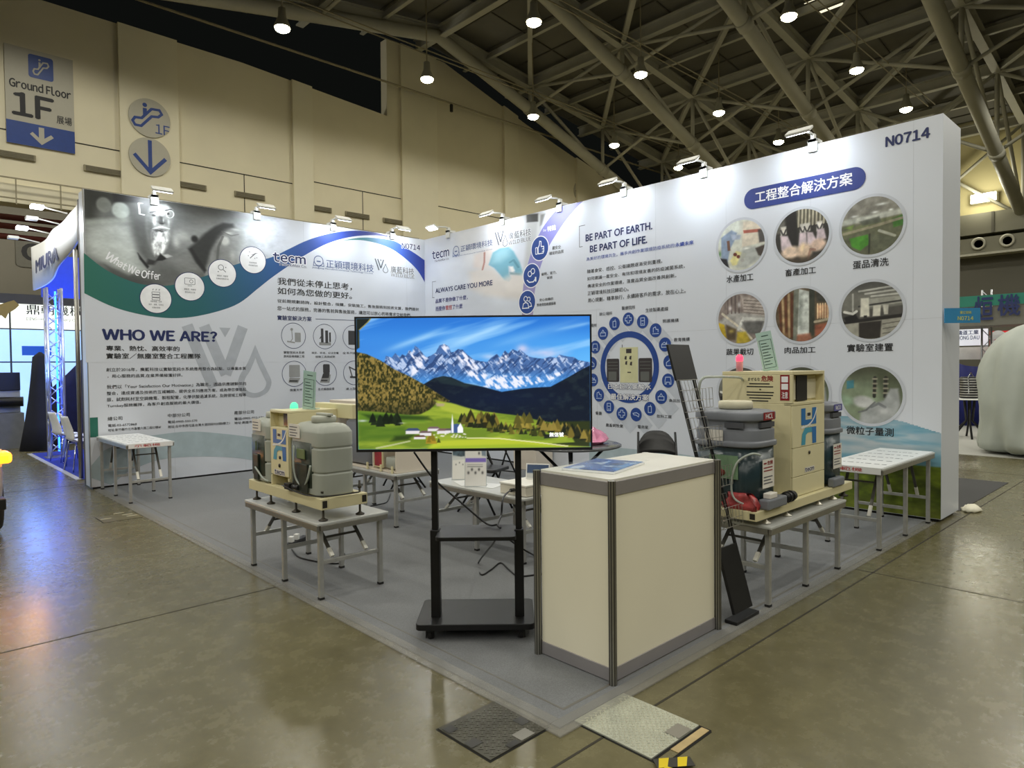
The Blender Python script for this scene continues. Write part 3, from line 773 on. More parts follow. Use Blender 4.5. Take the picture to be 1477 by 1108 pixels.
def txt_line(mb, S, P, s, p0, p1, h, bold=0, d=.0042):
    """text set along a slanted base line p0 -> p1 (pixels), h = letter height in metres"""
    a = np.array(P(*p0)); c = np.array(P(*p1)); e = c - a; L = np.linalg.norm(e); e /= L
    T = Surf(S.at(a[0], a[1]), S.u * e[0] + S.v * e[1], S.v * e[0] - S.u * e[1], S.n)
    put_text(mb, T, s, 0, 0, L, h, d, bold)
q = MB()
for s, p0, p1 in (('@W', (150, 371.5), (162, 380.5)), ('@hat', (163.5, 380), (179.5, 390)), ('@We', (182.5, 391.5), (199.5, 398.5)), ('@O', (203, 400), (211, 402)), ('@ffer', (212, 402), (231, 404))):
    txt_line(q, SA, A, s, p0, p1, .105 if s != '@ffer' else .11, .03)
q.build('lettering', ink_white, WA, label='curved white words What We Offer')

q = MB(); txt(q, SA, A, '@WHO WE ARE?', 148.3, 490, 474.4, 312.4, bold=.05); q.build('lettering', ink_navy, WA, label='bold navy heading WHO WE ARE?')
q = MB()
txt(q, SA, A, '專業、熱忱、高效率的', 153.2, 506.1, 498.5, 258.8, .02)
txt(q, SA, A, '實驗室／無塵室整合工程團隊', 153.2, 517.6, 509.5, 289.3, .02)
for s, a, c, e, g in (('創立於2016年，廣藍科技以實驗室純水系統應用整合為起點，以專業本質', 153.2, 536.2, 530.6, 354.8), ('，用心服務的品質,在業界備極獲好評。', 155, 545.4, 540.2, 263.2),
    ('我們以「Your Satisfaction Our Motivation」為職志，透過供應鏈夥伴的', 154, 561.2, 555.4, 355), ('整合，達成資通及技術的互補輔助，提供全系列應用方案，成為帶您價值起', 154, 570.4, 565, 355),
    ('振，試劑耗材至空調機電、製程配管，化學供酸過濾系統，及跨領域工程等', 154, 579.7, 574, 355), ('Turnkey服務團隊，為客戶創造服務的最大價值。', 154.6, 588.9, 583.2, 289.6),
    ('總公司', 155.3, 607, 601.5, 176.4), ('電話:03-6572868', 155.8, 616.3, 612, 197.2), ('地址:新竹縣竹北市嘉豐六路二段52號4F', 155.8, 622.9, 618.8, 232.4),
    ('中部分公司', 242.1, 602.3, 597, 273.8), ('電話:0905-550-570', 242.1, 611, 607, 284.4), ('地址:台中市西屯區台灣大道四段925號8樓之1', 242.1, 618, 613.8, 331.5),
    ('南部分公司', 338, 598.2, 593, 366.2), ('電話:0905-922-571', 338, 606.5, 602.3, 380), ('地址:高雄市楠梓區旗楠路', 338, 612.3, 608.3, 392)):
    txt(q, SA, A, s, a, c, e, g, .008)
q.build('body_text', ink_black, WA)
q = MB()
for s, a, c, e, g, bo in (('我們從未停止思考，', 400.3, 410.7, 400, 507.3, .012), ('如何為您做的更好。', 400.3, 424.2, 414.2, 507.3, .012),
    ('從前期規劃諮詢，設計整合，採購，安裝施工，售後服務到技術支援，我們提供', 399.9, 436.5, 431.3, 603.8, .01), ('您一站式的服務，完善的售前與售後服務，讓您可以放心的將需求交給我們。', 399.9, 447.6, 441.5, 593.2, .01)):
    txt(q, SA, A, s, a, c, e, g, bo)
for s, a, c, e, g in (('實驗室純水系統', 409, 510.4, 506.5, 439), ('應用設備規劃工程', 409, 516, 512.2, 439), ('滴定、移液、分注定量', 449.1, 510.6, 507.5, 488.3), ('檢驗工具與試劑', 455, 516.3, 513, 482.9), ('全系列離心機', 493.9, 510.9, 507.6, 525),
    ('微量天平', 418, 564.7, 561, 436), ('各式儀器設備', 458.6, 563.5, 559.7, 482), ('桌上型設備', 499, 562.8, 559.4, 522)):
    txt(q, SA, A, s, a, c, e, g, .005)
q.build('body_text', ink_black, WA)
q = MB(); txt(q, SA, A, '實驗室解決方案', 399.9, 461.7, 454.7, 449.2, .02); put_line(q, SA, [A(455, 460.2), A(610, 466)], .008)
for (u, v) in [(a, c) for c in (2.085, 1.48) for a in (4.85, 5.39, 5.925, 6.46)]: put_ring(q, SA, u, v, .198, .206, .003)
q.build('lettering', ink_navy, WA, label='navy line heading with icon rings below it')
# instruments drawn in the rings
q = MB(); q2 = MB()
u, v = 4.85, 2.085
put_poly(q, SA, rrect(u + .02, v - .10, u + .12, v + .05, .008, 2)); put_line(q, SA, [(u - .11, v - .09), (u + .02, v - .11)], .02); put_disc(q, SA, u - .03, v + .10, .022); put_line(q, SA, [(u - .03, v + .1), (u - .02, v - .05), (u - .05, v - .09)], .012)
u = 5.39
for a, h0, h1, wd in ((-.045, -.1, .13, .045), (.035, -.11, .1, .05), (.095, -.09, .07, .03)): put_line(q2, SA, [(u + a, v + h0), (u + a, v + h1)], wd)
put_line(q2, SA, [(u - .09, v - .04), (u - .05, v + .02)], .015); put_line(q, SA, [(u - .1, v - .12), (u + .11, v - .12)], .05)
u = 5.925
put_poly(q2, SA, [(u - .1, v - .13), (u + .1, v - .13), (u + .1, v + .11), (u - .1, v + .11)])
u, v = 4.85, 1.48
put_poly(q, SA, rrect(u - .085, v - .055, u + .095, v + .14, .01, 2)); put_poly(q, SA, [(u - .10, v - .14), (u + .06, v - .15), (u + .1, v - .07), (u - .08, v - .06)], .0026); put_poly(q2, SA, [(u - .09, v - .125), (u + .05, v - .13), (u + .06, v - .105), (u - .08, v - .1)], .0034)
u = 5.39
put_poly(q2, SA, rrect(u - .04, v + .0, u + .08, v + .15, .02, 3)); put_poly(q2, SA, [(u - .07, v - .08), (u + .06, v - .08), (u + .08, v + 0), (u - .04, v + 0)]); put_poly(q, SA, [(u - .1, v - .15), (u + .07, v - .16), (u + .1, v - .02), (u - .07, v - .075)], .0016); put_poly(q2, SA, [(u - .085, v - .125), (u + .03, v - .13), (u + .04, v - .11), (u - .075, v - .105)], .0036)
u = 5.925
put_line(q2, SA, [(u - .04, v - .06), (u - .09, v + .1), (u + .02, v + .05)], .018); put_line(q2, SA, [(u - .08, v - .07), (u + .1, v - .08)], .03)
q.build('instrument_print', mat('ink_mid_grey', (150, 152, 152), .5), WA); q2.build('instrument_print', mat('ink_dark_grey', (62, 62, 64), .5), WA)

# company marks
def drop_logo(mb, S, u, v, s, d=.004, lw=None):
    """W strokes with a drop"""
    lw = s * .10 if lw is None else lw
    P_ = lambda a, c: (u + a * s, v + c * s)
    put_line(mb, S, [P_(0, 1.0), P_(.34, .12)], lw, d); put_line(mb, S, [P_(.23, 1.0), P_(.52, .30)], lw, d)
    put_line(mb, S, [P_(.78, 1.0), P_(.52, .30)], lw, d)
    put_poly(mb, S, [P_(.44, .98), P_(.60, .98), P_(.52, .84)], d)
    D = smooth_line([(.96, .74), (.84, .47), (.72, .28), (.69, .12), (.79, -.01), (.96, -.05), (1.13, .02), (1.20, .17), (1.14, .33), (1.05, .52), (.96, .74)], 4)[:-1]
    kk = 1 - 2.2 * lw / s
    I_ = [(.96 + (a - .96) * kk, .15 + (c - .15) * kk) for a, c in D]
    n = len(D); d += stagger()
    mb.add([S.at(*P_(*p), d) for p in D] + [S.at(*P_(*p), d) for p in I_], [(i, (i + 1) % n, n + (i + 1) % n, n + i) for i in range(n)])
def company_marks(parent, S, P, L, dk):
    q = MB(); qo = MB(); qb = MB(); qg = MB()
    a = L['tecm']; txt(q, S, P, '@tecm', *a, bold=.03); txt(qo, S, P, '@tecm', *a, bold=.03, d=.0034, grow=.05)
    a = L['sub']; txt(q, S, P, '@TechnoMax Co.', *a, bold=.02); txt(qo, S, P, '@TechnoMax Co.', *a, bold=.02, d=.0034, grow=.05)
    cx, cz = P(*L['emb']); r = .085
    put_ring(qb, S, cx, cz, r * .86, r, .004, 30); put_line(qb, S, [(cx - r, cz - .02), (cx - r * 1.1, cz - r), (cx - .02, cz - r * .95), (cx, cz - r * 1.25), (cx + .02, cz - r * .95), (cx + r * 1.1, cz - r), (cx + r, cz - .02)], .010, .004); put_line(qb, S, [(cx - .035, cz - .01), (cx + .035, cz - .01)], .018, .004)
    txt(qb, S, P, '正穎環境科技', *L['zy'], bold=.005); txt(qb, S, P, 'Jhengying MicroEnvironmental Technology Co.,Ltd.', *L['zys'], bold=.005)
    u, v = P(*L['drop']); drop_logo(qg, S, u, v, L['ds'])
    txt(qg, S, P, '廣藍科技', *L['gl'], bold=.01); txt(qg, S, P, '@WILD BLUE', *L['wb'], bold=.01)
    txt(qo, S, P, '廣藍科技', *L['gl'], bold=.01, d=.0034, grow=.05); txt(qo, S, P, '@WILD BLUE', *L['wb'], bold=.01, d=.0034, grow=.05)
    qo.build('lettering_outline', ink_white, parent); q.build('logo_lettering', ink_navy, parent); qb.build('logo_lettering', mat('ink_slate_blue', (72, 92, 140), .5), parent); qg.build('logo_lettering', ink_grey, parent)
company_marks(WA, SA, A, dict(tecm=(393.8, 376.7, 364, 440.4), sub=(402, 382.8, 378.6, 442.5), emb=(459.4, 376.3), zy=(470.4, 386, 374.2, 538.7), zys=(450.1, 387.3, 384.6, 538), drop=(541.2, 391.5), ds=.22, gl=(563.3, 393.6, 383.4, 597), wb=(563.7, 398.6, 394, 597.6)), True)
q = MB(); txt(q, SA, A, '@N0714', 579.5, 357.9, 350.3, 605.6, .03); q.build('stand_number', ink_navy, WA)
q = MB(); txt(q, SA, A, '@N0714', 579.5, 357.9, 350.3, 605.6, .03, d=.0034, grow=.05); q.build('lettering_outline', ink_white, WA)
# watermark, pale ring and green tab
q = MB(); u, v = A(272, 572); drop_logo(q, SA, u, v, 1.02, .0022, lw=.155); q.build('watermark', ink_wm, WA, label='large pale grey W and drop watermark')
tp = [(128.5, 690)] + [(131, 672), (150, 650), (185, 634)] + smooth_line([(221, 628), (270.6, 622.6), (318, 625.4), (365, 631), (420, 641), (480, 655)], 6)
bt = smooth_line([(480, 690), (420, 676), (365, 664), (327.5, 659.5), (289.6, 658.6), (250, 660.5), (220, 666), (185, 680)], 6) + [(160, 702)]
q = MB(); put_poly(q, SA, [(max(a, XL + .003), max(c, .035)) for a, c in px_poly(A, tp + bt)], .0022); q.build('ring_print', ink_pale, WA)
u0, v0 = A(131, 631); u1, v1 = A(141, 602)
q = MB(); put_poly(q, SA, [(XL + .002, v0), (u1, v0), (u1, v1), (XL + .002, v1)], .003); q.build('green_tab', mat('ink_green', (34, 108, 92), .45), WA)

# ---------------------------------------------------------------- right display wall
WB = thing('display_wall', 'white printed display wall on the right with round photographs and BE PART OF EARTH text', 'display wall', (0, 0, 0))
MB().box(XB, YR, 0.03, XB + 0.62, YA, WH).build('panel', m_panel, WB)
MB().box(XB + .03, YR + .03, 0.0, XB + 0.55, YA, 0.03).build('plinth', m_black, WB)
q = MB()
for y in (9.1, 8.1, 7.1, 6.1, 5.1, 4.1, 3.1, 2.1): q.box(XB - .0006, y - .0015, .03, XB, y + .0015, WH)
q.box(XB - .0006, YR, 1.978, XB, YA, 1.981)
q.build('seam', m_panel_seam, WB)
# gloved hand photograph
u0, v0 = B(640, 455); u1 = -on_x(815, 300, XB)[0]; v1 = WH - .002
P = Paint(220, 240, (214, 219, 228)); Q1, Q = pic_map(B, u0, v0, u1, v1, 600, 280, 5.68)
P.poly(Q([(300, 300), (780, 200), (900, 180), (900, 330), (560, 520), (430, 620)]), (232, 232, 232), .6, .08)
P.poly(Q([(440, 640), (520, 600), (640, 610), (720, 690), (880, 660), (940, 800), (860, 870), (560, 830), (450, 780)]), (224, 216, 208), .8, .05)
P.poly(Q([(480, 500), (600, 440), (640, 470), (610, 600), (560, 610), (470, 600)]), (228, 214, 206), .7, .03); P.line(Q([(562, 480), (560, 560), (545, 620)]), .010, (170, 104, 92), .7)
P.poly(Q([(630, 480), (690, 445), (760, 435), (800, 470), (850, 560), (875, 640), (866, 672), (815, 650), (780, 590), (757, 590), (762, 650), (782, 690), (762, 716), (725, 705), (690, 660), (640, 605), (596, 580)]), (118, 178, 198), .96, .010)
P.poly(Q([(640, 490), (700, 450), (770, 445), (760, 510), (690, 560), (620, 570)]), (168, 210, 220), .7, .04); P.line(Q([(770, 560), (800, 540), (840, 600)]), .012, (86, 140, 160), .7)
P.poly(Q([(770, 600), (795, 590), (812, 628), (785, 640)]), (250, 250, 248), .95, .01); P.poly(Q([(768, 640), (860, 650), (850, 668), (770, 660)]), (88, 134, 146), .8, .01)
P.poly(Q([(700, 700), (770, 660), (880, 650), (960, 740), (940, 820), (760, 800)]), (234, 228, 222), .8, .04); P.blob(*Q1(540, 720), .12, .10, (240, 232, 226), .6)
P.poly(Q([(905, 160), (1060, 150), (1010, 330), (960, 520), (880, 640), (905, 400)]), (190, 192, 192), .85, .02); P.poly(Q([(1000, 170), (1022, 170), (1000, 420), (980, 420)]), (214, 216, 216), .8, .01); P.poly(Q([(905, 168), (1000, 160), (1000, 225), (908, 232)]), (56, 56, 54), .96, .008); P.poly(Q([(1022, 170), (1060, 160), (1030, 250), (1018, 260)]), (120, 120, 118), .8, .01)
P.noise(.04, 8, 3); fade = sstep(.0, .16, P.U) * sstep(.0, .10, P.V); P.mix(1 - fade, (214, 219, 228))
put_picture('photo_print', SB, P, u0, v0, u1, v1, .0010, m_print, WB, label='faded photograph of a blue gloved hand')
# purple band and white field right of it
lft = [(u, v) for u, v in px_poly(B, smooth_line([(813, 292), (793.7, 313.4), (777.8, 338), (763.7, 373), (755, 412), (753, 455)], 6))]
rgt = px_poly(B, smooth_line([(846, 284), (820, 313), (802.5, 338), (790, 359), (779.6, 385.6), (771.7, 419), (769, 455)], 5))
cl = lambda L: [(u, min(v, WH - .003)) for u, v in L]
lft, rgt = cl(resample(lft, 30)), cl(resample(rgt, 30))
q = MB(); put_band(q, SB, rgt, [(rgt[0][0] + .25, v) for u, v in rgt], .0016); q.build('white_field', m_panel, WB)
q = MB(); vs = [SB.at(*p, .0024) for p in lft] + [SB.at(*p, .0024) for p in rgt]
stops = [(0, (122, 122, 196)), (.5, (140, 138, 200)), (1, (164, 152, 190))]
tinted('band_print', vs, [(i, i + 1, 31 + i, 30 + i) for i in range(29)], [grad(stops, i / 29) for i in range(30)] * 2, m_print, WB, label='curved lilac band')
q = MB(); q2 = MB(); q3 = MB()
for k, (y, z) in enumerate(((7.2, 3.36), (7.385, 2.965), (7.49, 2.56))):
    u = -y; put_disc(q, SB, u, z, .192, .0032); put_disc(q2, SB, u, z, .178, .0040)
    if k == 0:
        put_line(q3, SB, rrect(u - .09, z - .08, u - .05, z + .02, .006, 2), .012, .005, True); put_line(q3, SB, [(u - .03, z - .08), (u + .07, z - .08), (u + .085, z - .05), (u + .085, z + .02), (u + .03, z + .025), (u + .03, z + .1), (u + .0, z + .11), (u - .01, z + .05), (u - .035, z + .01)], .014, .005, True)
        for i in range(2): put_line(q3, SB, [(u + .045, z - .05 + .035 * i), (u + .085, z - .05 + .035 * i)], .010, .005)
    if k == 1:
        put_ring(q3, SB, u - .035, z + .03, .035, .047, .005, 20); put_ring(q3, SB, u + .03, z + .065, .035, .047, .005, 20); put_line(q3, SB, [(u - .10, z - .06), (u - .05, z - .1), (u + .04, z - .1), (u + .09, z - .05)], .016, .005); put_line(q3, SB, [(u + .09, z - .1), (u + .09, z - .03)], .03, .005)
    if k == 2:
        put_ring(q3, SB, u - .03, z + .055, .032, .045, .005, 20); put_ring(q3, SB, u + .04, z + .045, .026, .038, .005, 20)
        put_line(q3, SB, [(u - .10, z - .09), (u - .08, z - .02), (u - .03, z + .0), (u + .02, z - .02), (u + .04, z - .09)], .014, .005, True); put_line(q3, SB, [(u + .05, z - .07), (u + .1, z - .07), (u + .085, z - .02), (u + .05, z - .0)], .014, .005)
txt(q3, SB, B, '特點', 789.9, 334.1, 326.8, 802, .03, d=.0045); txt(q3, SB, B, 'Our', 783.7, 334.3, 331.0, 788.3, .01, d=.0045)
q.build('disc_rim', ink_white, WB); q2.build('icon_disc', ink_disc, WB, label='three blue discs down the lilac band'); q3.build('icon_print', mat('ink_icon_white', (244, 246, 250), .45), WB)
company_marks(WB, SB, B, dict(tecm=(623.8, 374.2, 362.7, 647.9), sub=(627.3, 378.4, 375.4, 647.9), emb=(658, 361.8), zy=(664.8, 363.6, 354.8, 710.9), zys=(652.8, 371.9, 370.3, 710.9), drop=(714.8, 357.5), ds=.25, gl=(733.8, 346, 336, 766.4), wb=(734, 353.6, 347.8, 766.4)), True)
q = MB()
def bracket(q, px, top, bot, w=.11):
    u0, v1 = B(px, top); _, v0 = B(px, bot); put_line(q, SB, [(u0 + w, v1), (u0, v1), (u0, v0), (u0 + w * .55, v0)], .008, .004)
bracket(q, 623.8, 406.8, 429.6); bracket(q, 835.8, 326.5, 356.5); q.build('bracket_print', ink_grey, WB)
q = MB()
txt(q, SB, B, 'ALWAYS CARE YOU MORE', 628.5, 423, 416.4, 710.6, .025); txt(q, SB, B, 'BE PART OF EARTH.', 845.2, 348.6, 338.7, 941, .03); txt(q, SB, B, 'BE PART OF LIFE.', 851.3, 364.4, 354.7, 933.6, .03)
q.build('lettering', ink_navy, WB, label='navy English headings')
q = MB(); u0, v0 = B(628.5, 437.8); u1 = B(674.8, 430)[0]; _, v1 = B(628.5, 431.6)
put_text(q, SB, '品質不是你做了什麼，', u0, v0, u1, v1, .004, .015)
_, v0 = B(628.5, 449); _, v1 = B(628.5, 442.6); u1 = B(667.3, 440)[0]
put_text(q, SB, '而是你', u0, v0, u0 + (u1 - u0) * .365, v1, .004, .015); put_text(q, SB, '了什麼', u0 + (u1 - u0) * .635, v0, u1, v1, .004, .015); q.build('lettering', mat('ink_indigo', (58, 60, 128), .5), WB)
q = MB(); put_text(q, SB, '管控', u0 + (u1 - u0) * .38, v0, u0 + (u1 - u0) * .62, v1, .004, .015); q.build('lettering', ink_red, WB, label='two red characters')
q = MB(); txt(q, SB, B, '為美好的環境共生，攜手共創作業環境防疫系統的', 846, 377, 371.6, 973, .004); _v0, _v1 = B(846, 377)[1], B(846, 371.6)[1]; put_text(q, SB, '永續未來', B(974.5, 360)[0], _v0, B(1000.5, 360)[0], _v1, .004, .025)
q.build('lettering', ink_blue, WB, label='blue line of small characters')
q = MB()
for s, a, c, e, g, bo in (('最安全', 796.8, 360.6, 355.5, 809.3, .01), ('穩定的品質', 792.5, 368.3, 363.7, 813.3, .01), ('省時、省力、', 781, 398.2, 393.6, 803.2, .01), ('省錢', 789, 403, 399, 797, .01), ('安心信賴的', 778.4, 435, 430.9, 798.3, .01), ('售後保固維護服務', 774.5, 442.4, 438, 802, .01),
    ('隨著食安、感控、公衛議題逐漸受到重視。', 847.3, 394.7, 389.2, 955.6, .006), ('如何建議一套安全、有效和環境友善的防疫滅菌系統，', 847.3, 405.2, 399.8, 988, .006), ('傳達安全的作業環境，落實品質全面改善與創新。', 847.6, 415.8, 410.3, 975.8, .006), ('正穎環境科技回歸初心。', 847.8, 426.4, 420.4, 907, .006), ('用心規劃，精準執行，永續將客戶的需求，放在心上。', 848.2, 436.8, 430.6, 989.4, .006),
    ('醫療院所', 897, 447.5, 442, 916.4, .006), ('辦公場所', 864.8, 455.8, 450.8, 883.3, .006), ('生技製藥產線', 931.3, 450.8, 445, 964, .006), ('照護機構', 956, 466, 460.8, 979, .006), ('教育機構', 972.3, 493, 487.5, 995, .006), ('食品加工', 965, 580, 575.4, 986.8, .006), ('飲料工廠', 947.5, 602.6, 597.7, 969, .006), ('電商業', 920, 618, 613, 935.2, .006), ('農畜飼牧業', 874, 615.5, 610.6, 899, .006), ('餐廳', 859.2, 598.3, 593.3, 868.2, .006), ('公共場所', 842, 472.7, 468, 861, .006)):
    txt(q, SB, B, s, a, c, e, g, bo)
q.build('body_text', ink_black, WB)
# ring of icons around the machine picture
rc = (-5.545, 1.53)
q = MB(); put_ring(q, SB, *rc, .405, .488, .0030, 64); q.build('ring_print', ink_disc, WB, label='large blue ring around a picture of the machine')
q = MB(); q2 = MB(); q3 = MB()
for k in range(17):
    t_ = R(90 - 360 / 17 * k); u = rc[0] + .65 * math.cos(t_); v = rc[1] + .65 * math.sin(t_)
    put_disc(q, SB, u, v, .092, .0034, 28)
    e = R(-45)
    put_poly(q3, SB, [(u + .065, v + .065), (u - .065, v - .065), (u - .065 + .20, v - .065 - .20), (u + .065 + .20, v + .065 - .20)], .0014)
    s = .05; L = lambda pts, c=False: put_line(q2, SB, [(u + a * s, v + b_ * s) for a, b_ in pts], .009, .0044, c)
    m_ = k % 9
    if m_ == 0: L([(-.4, 1), (.4, 1), (.4, .4), (1, .4), (1, -.4), (.4, -.4), (.4, -1), (-.4, -1), (-.4, -.4), (-1, -.4), (-1, .4), (-.4, .4)], True)
    elif m_ == 1: L([(-.6, -1), (.6, -1), (.6, 1), (-.6, 1)], True); L([(-.4, .2), (.4, .2)]); L([(-.3, -.6), (.3, -.6)])
    elif m_ == 2: L([(-1, -.9), (1, -.9)]); L([(-.7, -.6), (-.7, .6), (0, .9), (.2, .2), (.8, .2), (.8, -.5)])
    elif m_ == 3: L([(-1, -.7), (1, -.7), (1, 0), (-1, 0)], True); L([(-1, .1), (-.2, .6), (.5, .1), (.5, .7)])
    elif m_ == 4: L([(-.9, -.9), (-.9, -.1), (0, .5), (.9, -.1), (.9, -.9)], True); L([(0, .5), (0, 1.1)])
    elif m_ == 5: L([(-.7, .9), (.7, .9), (.9, 0), (.9, -.9), (.5, -.9), (.5, -.4), (-.5, -.4), (-.5, -.9), (-.9, -.9), (-.9, 0)], True)
    elif m_ == 6: L([(-.9, -.8), (.9, -.8), (.9, .1), (-.9, .1)], True); L([(-.5, .2), (0, .9), (.5, .2)])
    elif m_ == 7: L([(-.5, -1), (.5, -1), (.5, .6), (-.5, .6)], True); L([(.1, .6), (.3, 1.1)])
    else: L([(-1, .3), (.2, .5), (1, .1), (.8, -.6), (.1, -.2), (-.8, -.1)], True)
q3.build('long_shadow_print', mat('ink_shade', (194, 200, 210), .45), WB); q.build('icon_disc', ink_disc, WB, label='seventeen blue icon discs in a circle'); q2.build('icon_print', mat('ink_icon_blue', (188, 204, 232), .45), WB)
q = MB(); u, v = rc
put_poly(q, SB, [(u - .145, v - .21), (u + .155, v - .21), (u + .155, v + .27), (u - .145, v + .27)], .0030); q.build('machine_print', mat('ink_cream', (206, 204, 160), .45), WB)
q = MB()
for a in (-.375, .165): put_poly(q, SB, rrect(u + a, v - .20, u + a + .215, v + .12, .02, 3), .0034)
put_poly(q, SB, [(u - .04, v + .19), (u + .05, v + .19), (u + .05, v + .25), (u - .04, v + .25)], .0036); put_poly(q, SB, [(u - .11, v + .27), (u - .10, v + .27), (u - .10, v + .31), (u - .11, v + .31)], .0036)
for a, c in ((-.05, .13), (.03, .13), (-.04, .06), (.04, .05)): put_poly(q, SB, [(u + a - .02, v + c - .02), (u + a + .015, v + c - .03), (u + a + .02, v + c + .025), (u + a - .01, v + c + .02)], .0036)
put_line(q, SB, [(u - .02, v - .07), (u + .04, v - .07)], .014, .0036); q.build('machine_print', mat('ink_brown_black', (58, 52, 52), .45), WB)
q = MB()
for a in (-.375, .165):
    put_poly(q, SB, [(u + a + .03, v - .185), (u + a + .17, v - .185), (u + a + .17, v - .06), (u + a + .03, v - .06)], .0040)
    for i in range(3): put_line(q, SB, [(u + a + .02, v - .02 + .045 * i), (u + a + .195, v - .02 + .045 * i)], .010, .0040)
q.build('machine_print', mat('ink_tank_grey', (96, 98, 94), .45), WB)
q = MB(); q2 = MB()
for s, a in (('日本超次氯酸水', (877.6, 561.1, 553.5, 939.4)), ('最佳解決方案', (881.4, 576.3, 567.6, 935.6))):
    txt(q, SB, B, s, *a, bold=.015, d=.0050); txt(q2, SB, B, s, *a, bold=.02, d=.0044, grow=.035)
q.build('lettering', ink_white, WB, label='white characters across the ring'); q2.build('lettering_outline', ink_navy, WB)
# pill heading and stand number
q = MB(); (ua, va), (ub, vb) = B(1073.5, 289.5), B(1249, 254.5); va = vb = (va + vb) / 2; put_poly(q, SB, rrect(ua, va - .118, ub, va + .118, .117, 8), .003); q.build('heading_pill', mat('ink_pill', (46, 62, 132), .45), WB)
q = MB(); txt(q, SB, B, '工程整合解決方案', 1089.5, 293.3, 277, 1229.5, .02, d=.0045); q.build('lettering', ink_white, WB, label='white heading characters')
q = MB(); txt(q, SB, B, '@N0714', 1278, 212.3, 198, 1341, .045); q.build('stand_number', ink_navy, WB)
q = MB()
for s, a in (('水產加工', (1048.3, 408.6, 398, 1086.7)), ('畜產加工', (1132.9, 399.1, 389, 1177)), ('蛋品清洗', (1230.3, 388.6, 377, 1281.7)), ('蔬果截切', (1047.9, 512.5, 503.4, 1086.7)), ('肉品加工', (1131.9, 510, 501, 1176.3)), ('實驗室建置', (1222, 507.8, 496.7, 1288.2)), ('微粒子量測', (1221, 625.8, 614.5, 1289))):
    txt(q, SB, B, s, *a, bold=.015)
q.build('caption_lettering', ink_black, WB)

# round photographs
def disc_photo(fn, y, z, label):
    P = Paint(110, 110, (128, 128, 128)); fn(P)
    keep = np.hypot(P.U - .5, P.V - .5) < .497
    put_picture('photo_disc', SB, P, -y - .30, z - .30, -y + .30, z + .30, .0034, m_print, WB, keep=keep, label=label)
    q = MB(); put_ring(q, SB, -y, z, .293, .322, .0040, 56); q.build('disc_rim', mat('ink_rim', (198, 203, 212), .45), WB)
def ph_fish(P):
    P.C[:] = (206, 208, 196); P.poly([(0, 1), (.5, 1), (.45, .6), (0, .5)], (216, 222, 214), 1, .05); P.poly([(.55, .95), (1, .9), (1, .5), (.52, .45)], (218, 208, 190), 1, .02); P.poly([(.55, .78), (.9, .76), (.9, .70), (.56, .72)], (160, 70, 56), .8, .01)
    P.poly([(.08, .7), (.3, .82), (.42, .75), (.36, .6), (.27, .45), (.22, .2), (.08, .3)], (140, 158, 184), 1, .02); P.poly([(.28, .74), (.50, .70), (.48, .62), (.32, .62)], (172, 184, 204), 1, .02)
    P.poly([(.2, .62), (.26, .62), (.28, .42), (.22, .42)], (116, 84, 70), 1, .01); P.poly([(.02, .3), (.2, .26), (.26, .05), (.1, .05)], (36, 38, 46), 1, .02)
    P.poly([(.27, .22), (.4, .40), (.62, .32), (.5, .12), (.32, .12)], (222, 214, 150), 1, .015)
    for a, c in ((.38, .33), (.45, .28), (.53, .2)): P.blob(a, c, .05, .04, (104, 48, 38), 1, -.4, .4)
    P.poly([(.55, .45), (.9, .42), (.98, .25), (.6, .05), (.4, .08)], (176, 180, 176), .9, .03); P.poly([(.80, .40), (1, .45), (1, .2), (.86, .26)], (62, 52, 46), .9, .02); P.blob(.62, .42, .1, .03, (240, 240, 232), 1); P.blob(.05, .38, .04, .08, (70, 130, 70), .8); P.poly([(.85, .75), (1, .75), (1, .5), (.88, .5)], (50, 50, 52), .8, .02); P.noise(.12, 14, 2)
def ph_chicken(P):
    P.C[:] = (52, 50, 46); P.poly([(.38, 1), (1, 1), (1, .7), (.42, .66)], (92, 88, 74), 1, .02)
    for k in range(9): P.line([(.45 + .065 * k, 1), (.44 + .065 * k, .68)], .02, (190, 184, 160), .9)
    P.poly([(.2, 1), (.4, 1), (.42, .35), (.24, .35)], (36, 34, 32), 1, .02); P.poly([(0, .9), (.18, .98), (.2, .6), (.0, .6)], (110, 108, 100), .8, .03)
    for a in (.16, .52, .60, .82): P.poly([(a - .05, .72), (a + .05, .72), (a + .06, .58), (a - .05, .55)], (220, 216, 206), 1, .02); P.line([(a - .05, .66), (a, .55), (a + .05, .66)], .02, (70, 68, 66))
    for p in ([(.10, .56), (.24, .54), (.34, .30), (.20, .18), (.12, .3)], [(.46, .56), (.58, .56), (.60, .32), (.44, .30)], [(.60, .56), (.70, .54), (.80, .32), (.60, .3)], [(.78, .58), (.90, .58), (.94, .4), (.76, .36)]): P.poly(p, (206, 190, 196), 1, .02)
    P.blob(.30, .22, .24, .15, (226, 202, 180), 1, .1, .5); P.blob(.55, .22, .18, .18, (222, 196, 170), 1, 0, .5); P.blob(.80, .30, .18, .14, (226, 198, 178), 1, .2, .5); P.blob(.52, .30, .05, .1, (236, 214, 170), .8); P.line([(.62, .08), (.66, .24), (.74, .22)], .03, (150, 110, 96), .7); P.poly([(.1, .12), (.9, .12), (.9, 0), (.1, 0)], (74, 64, 52), .8, .05); P.noise(.2, 12, 3)
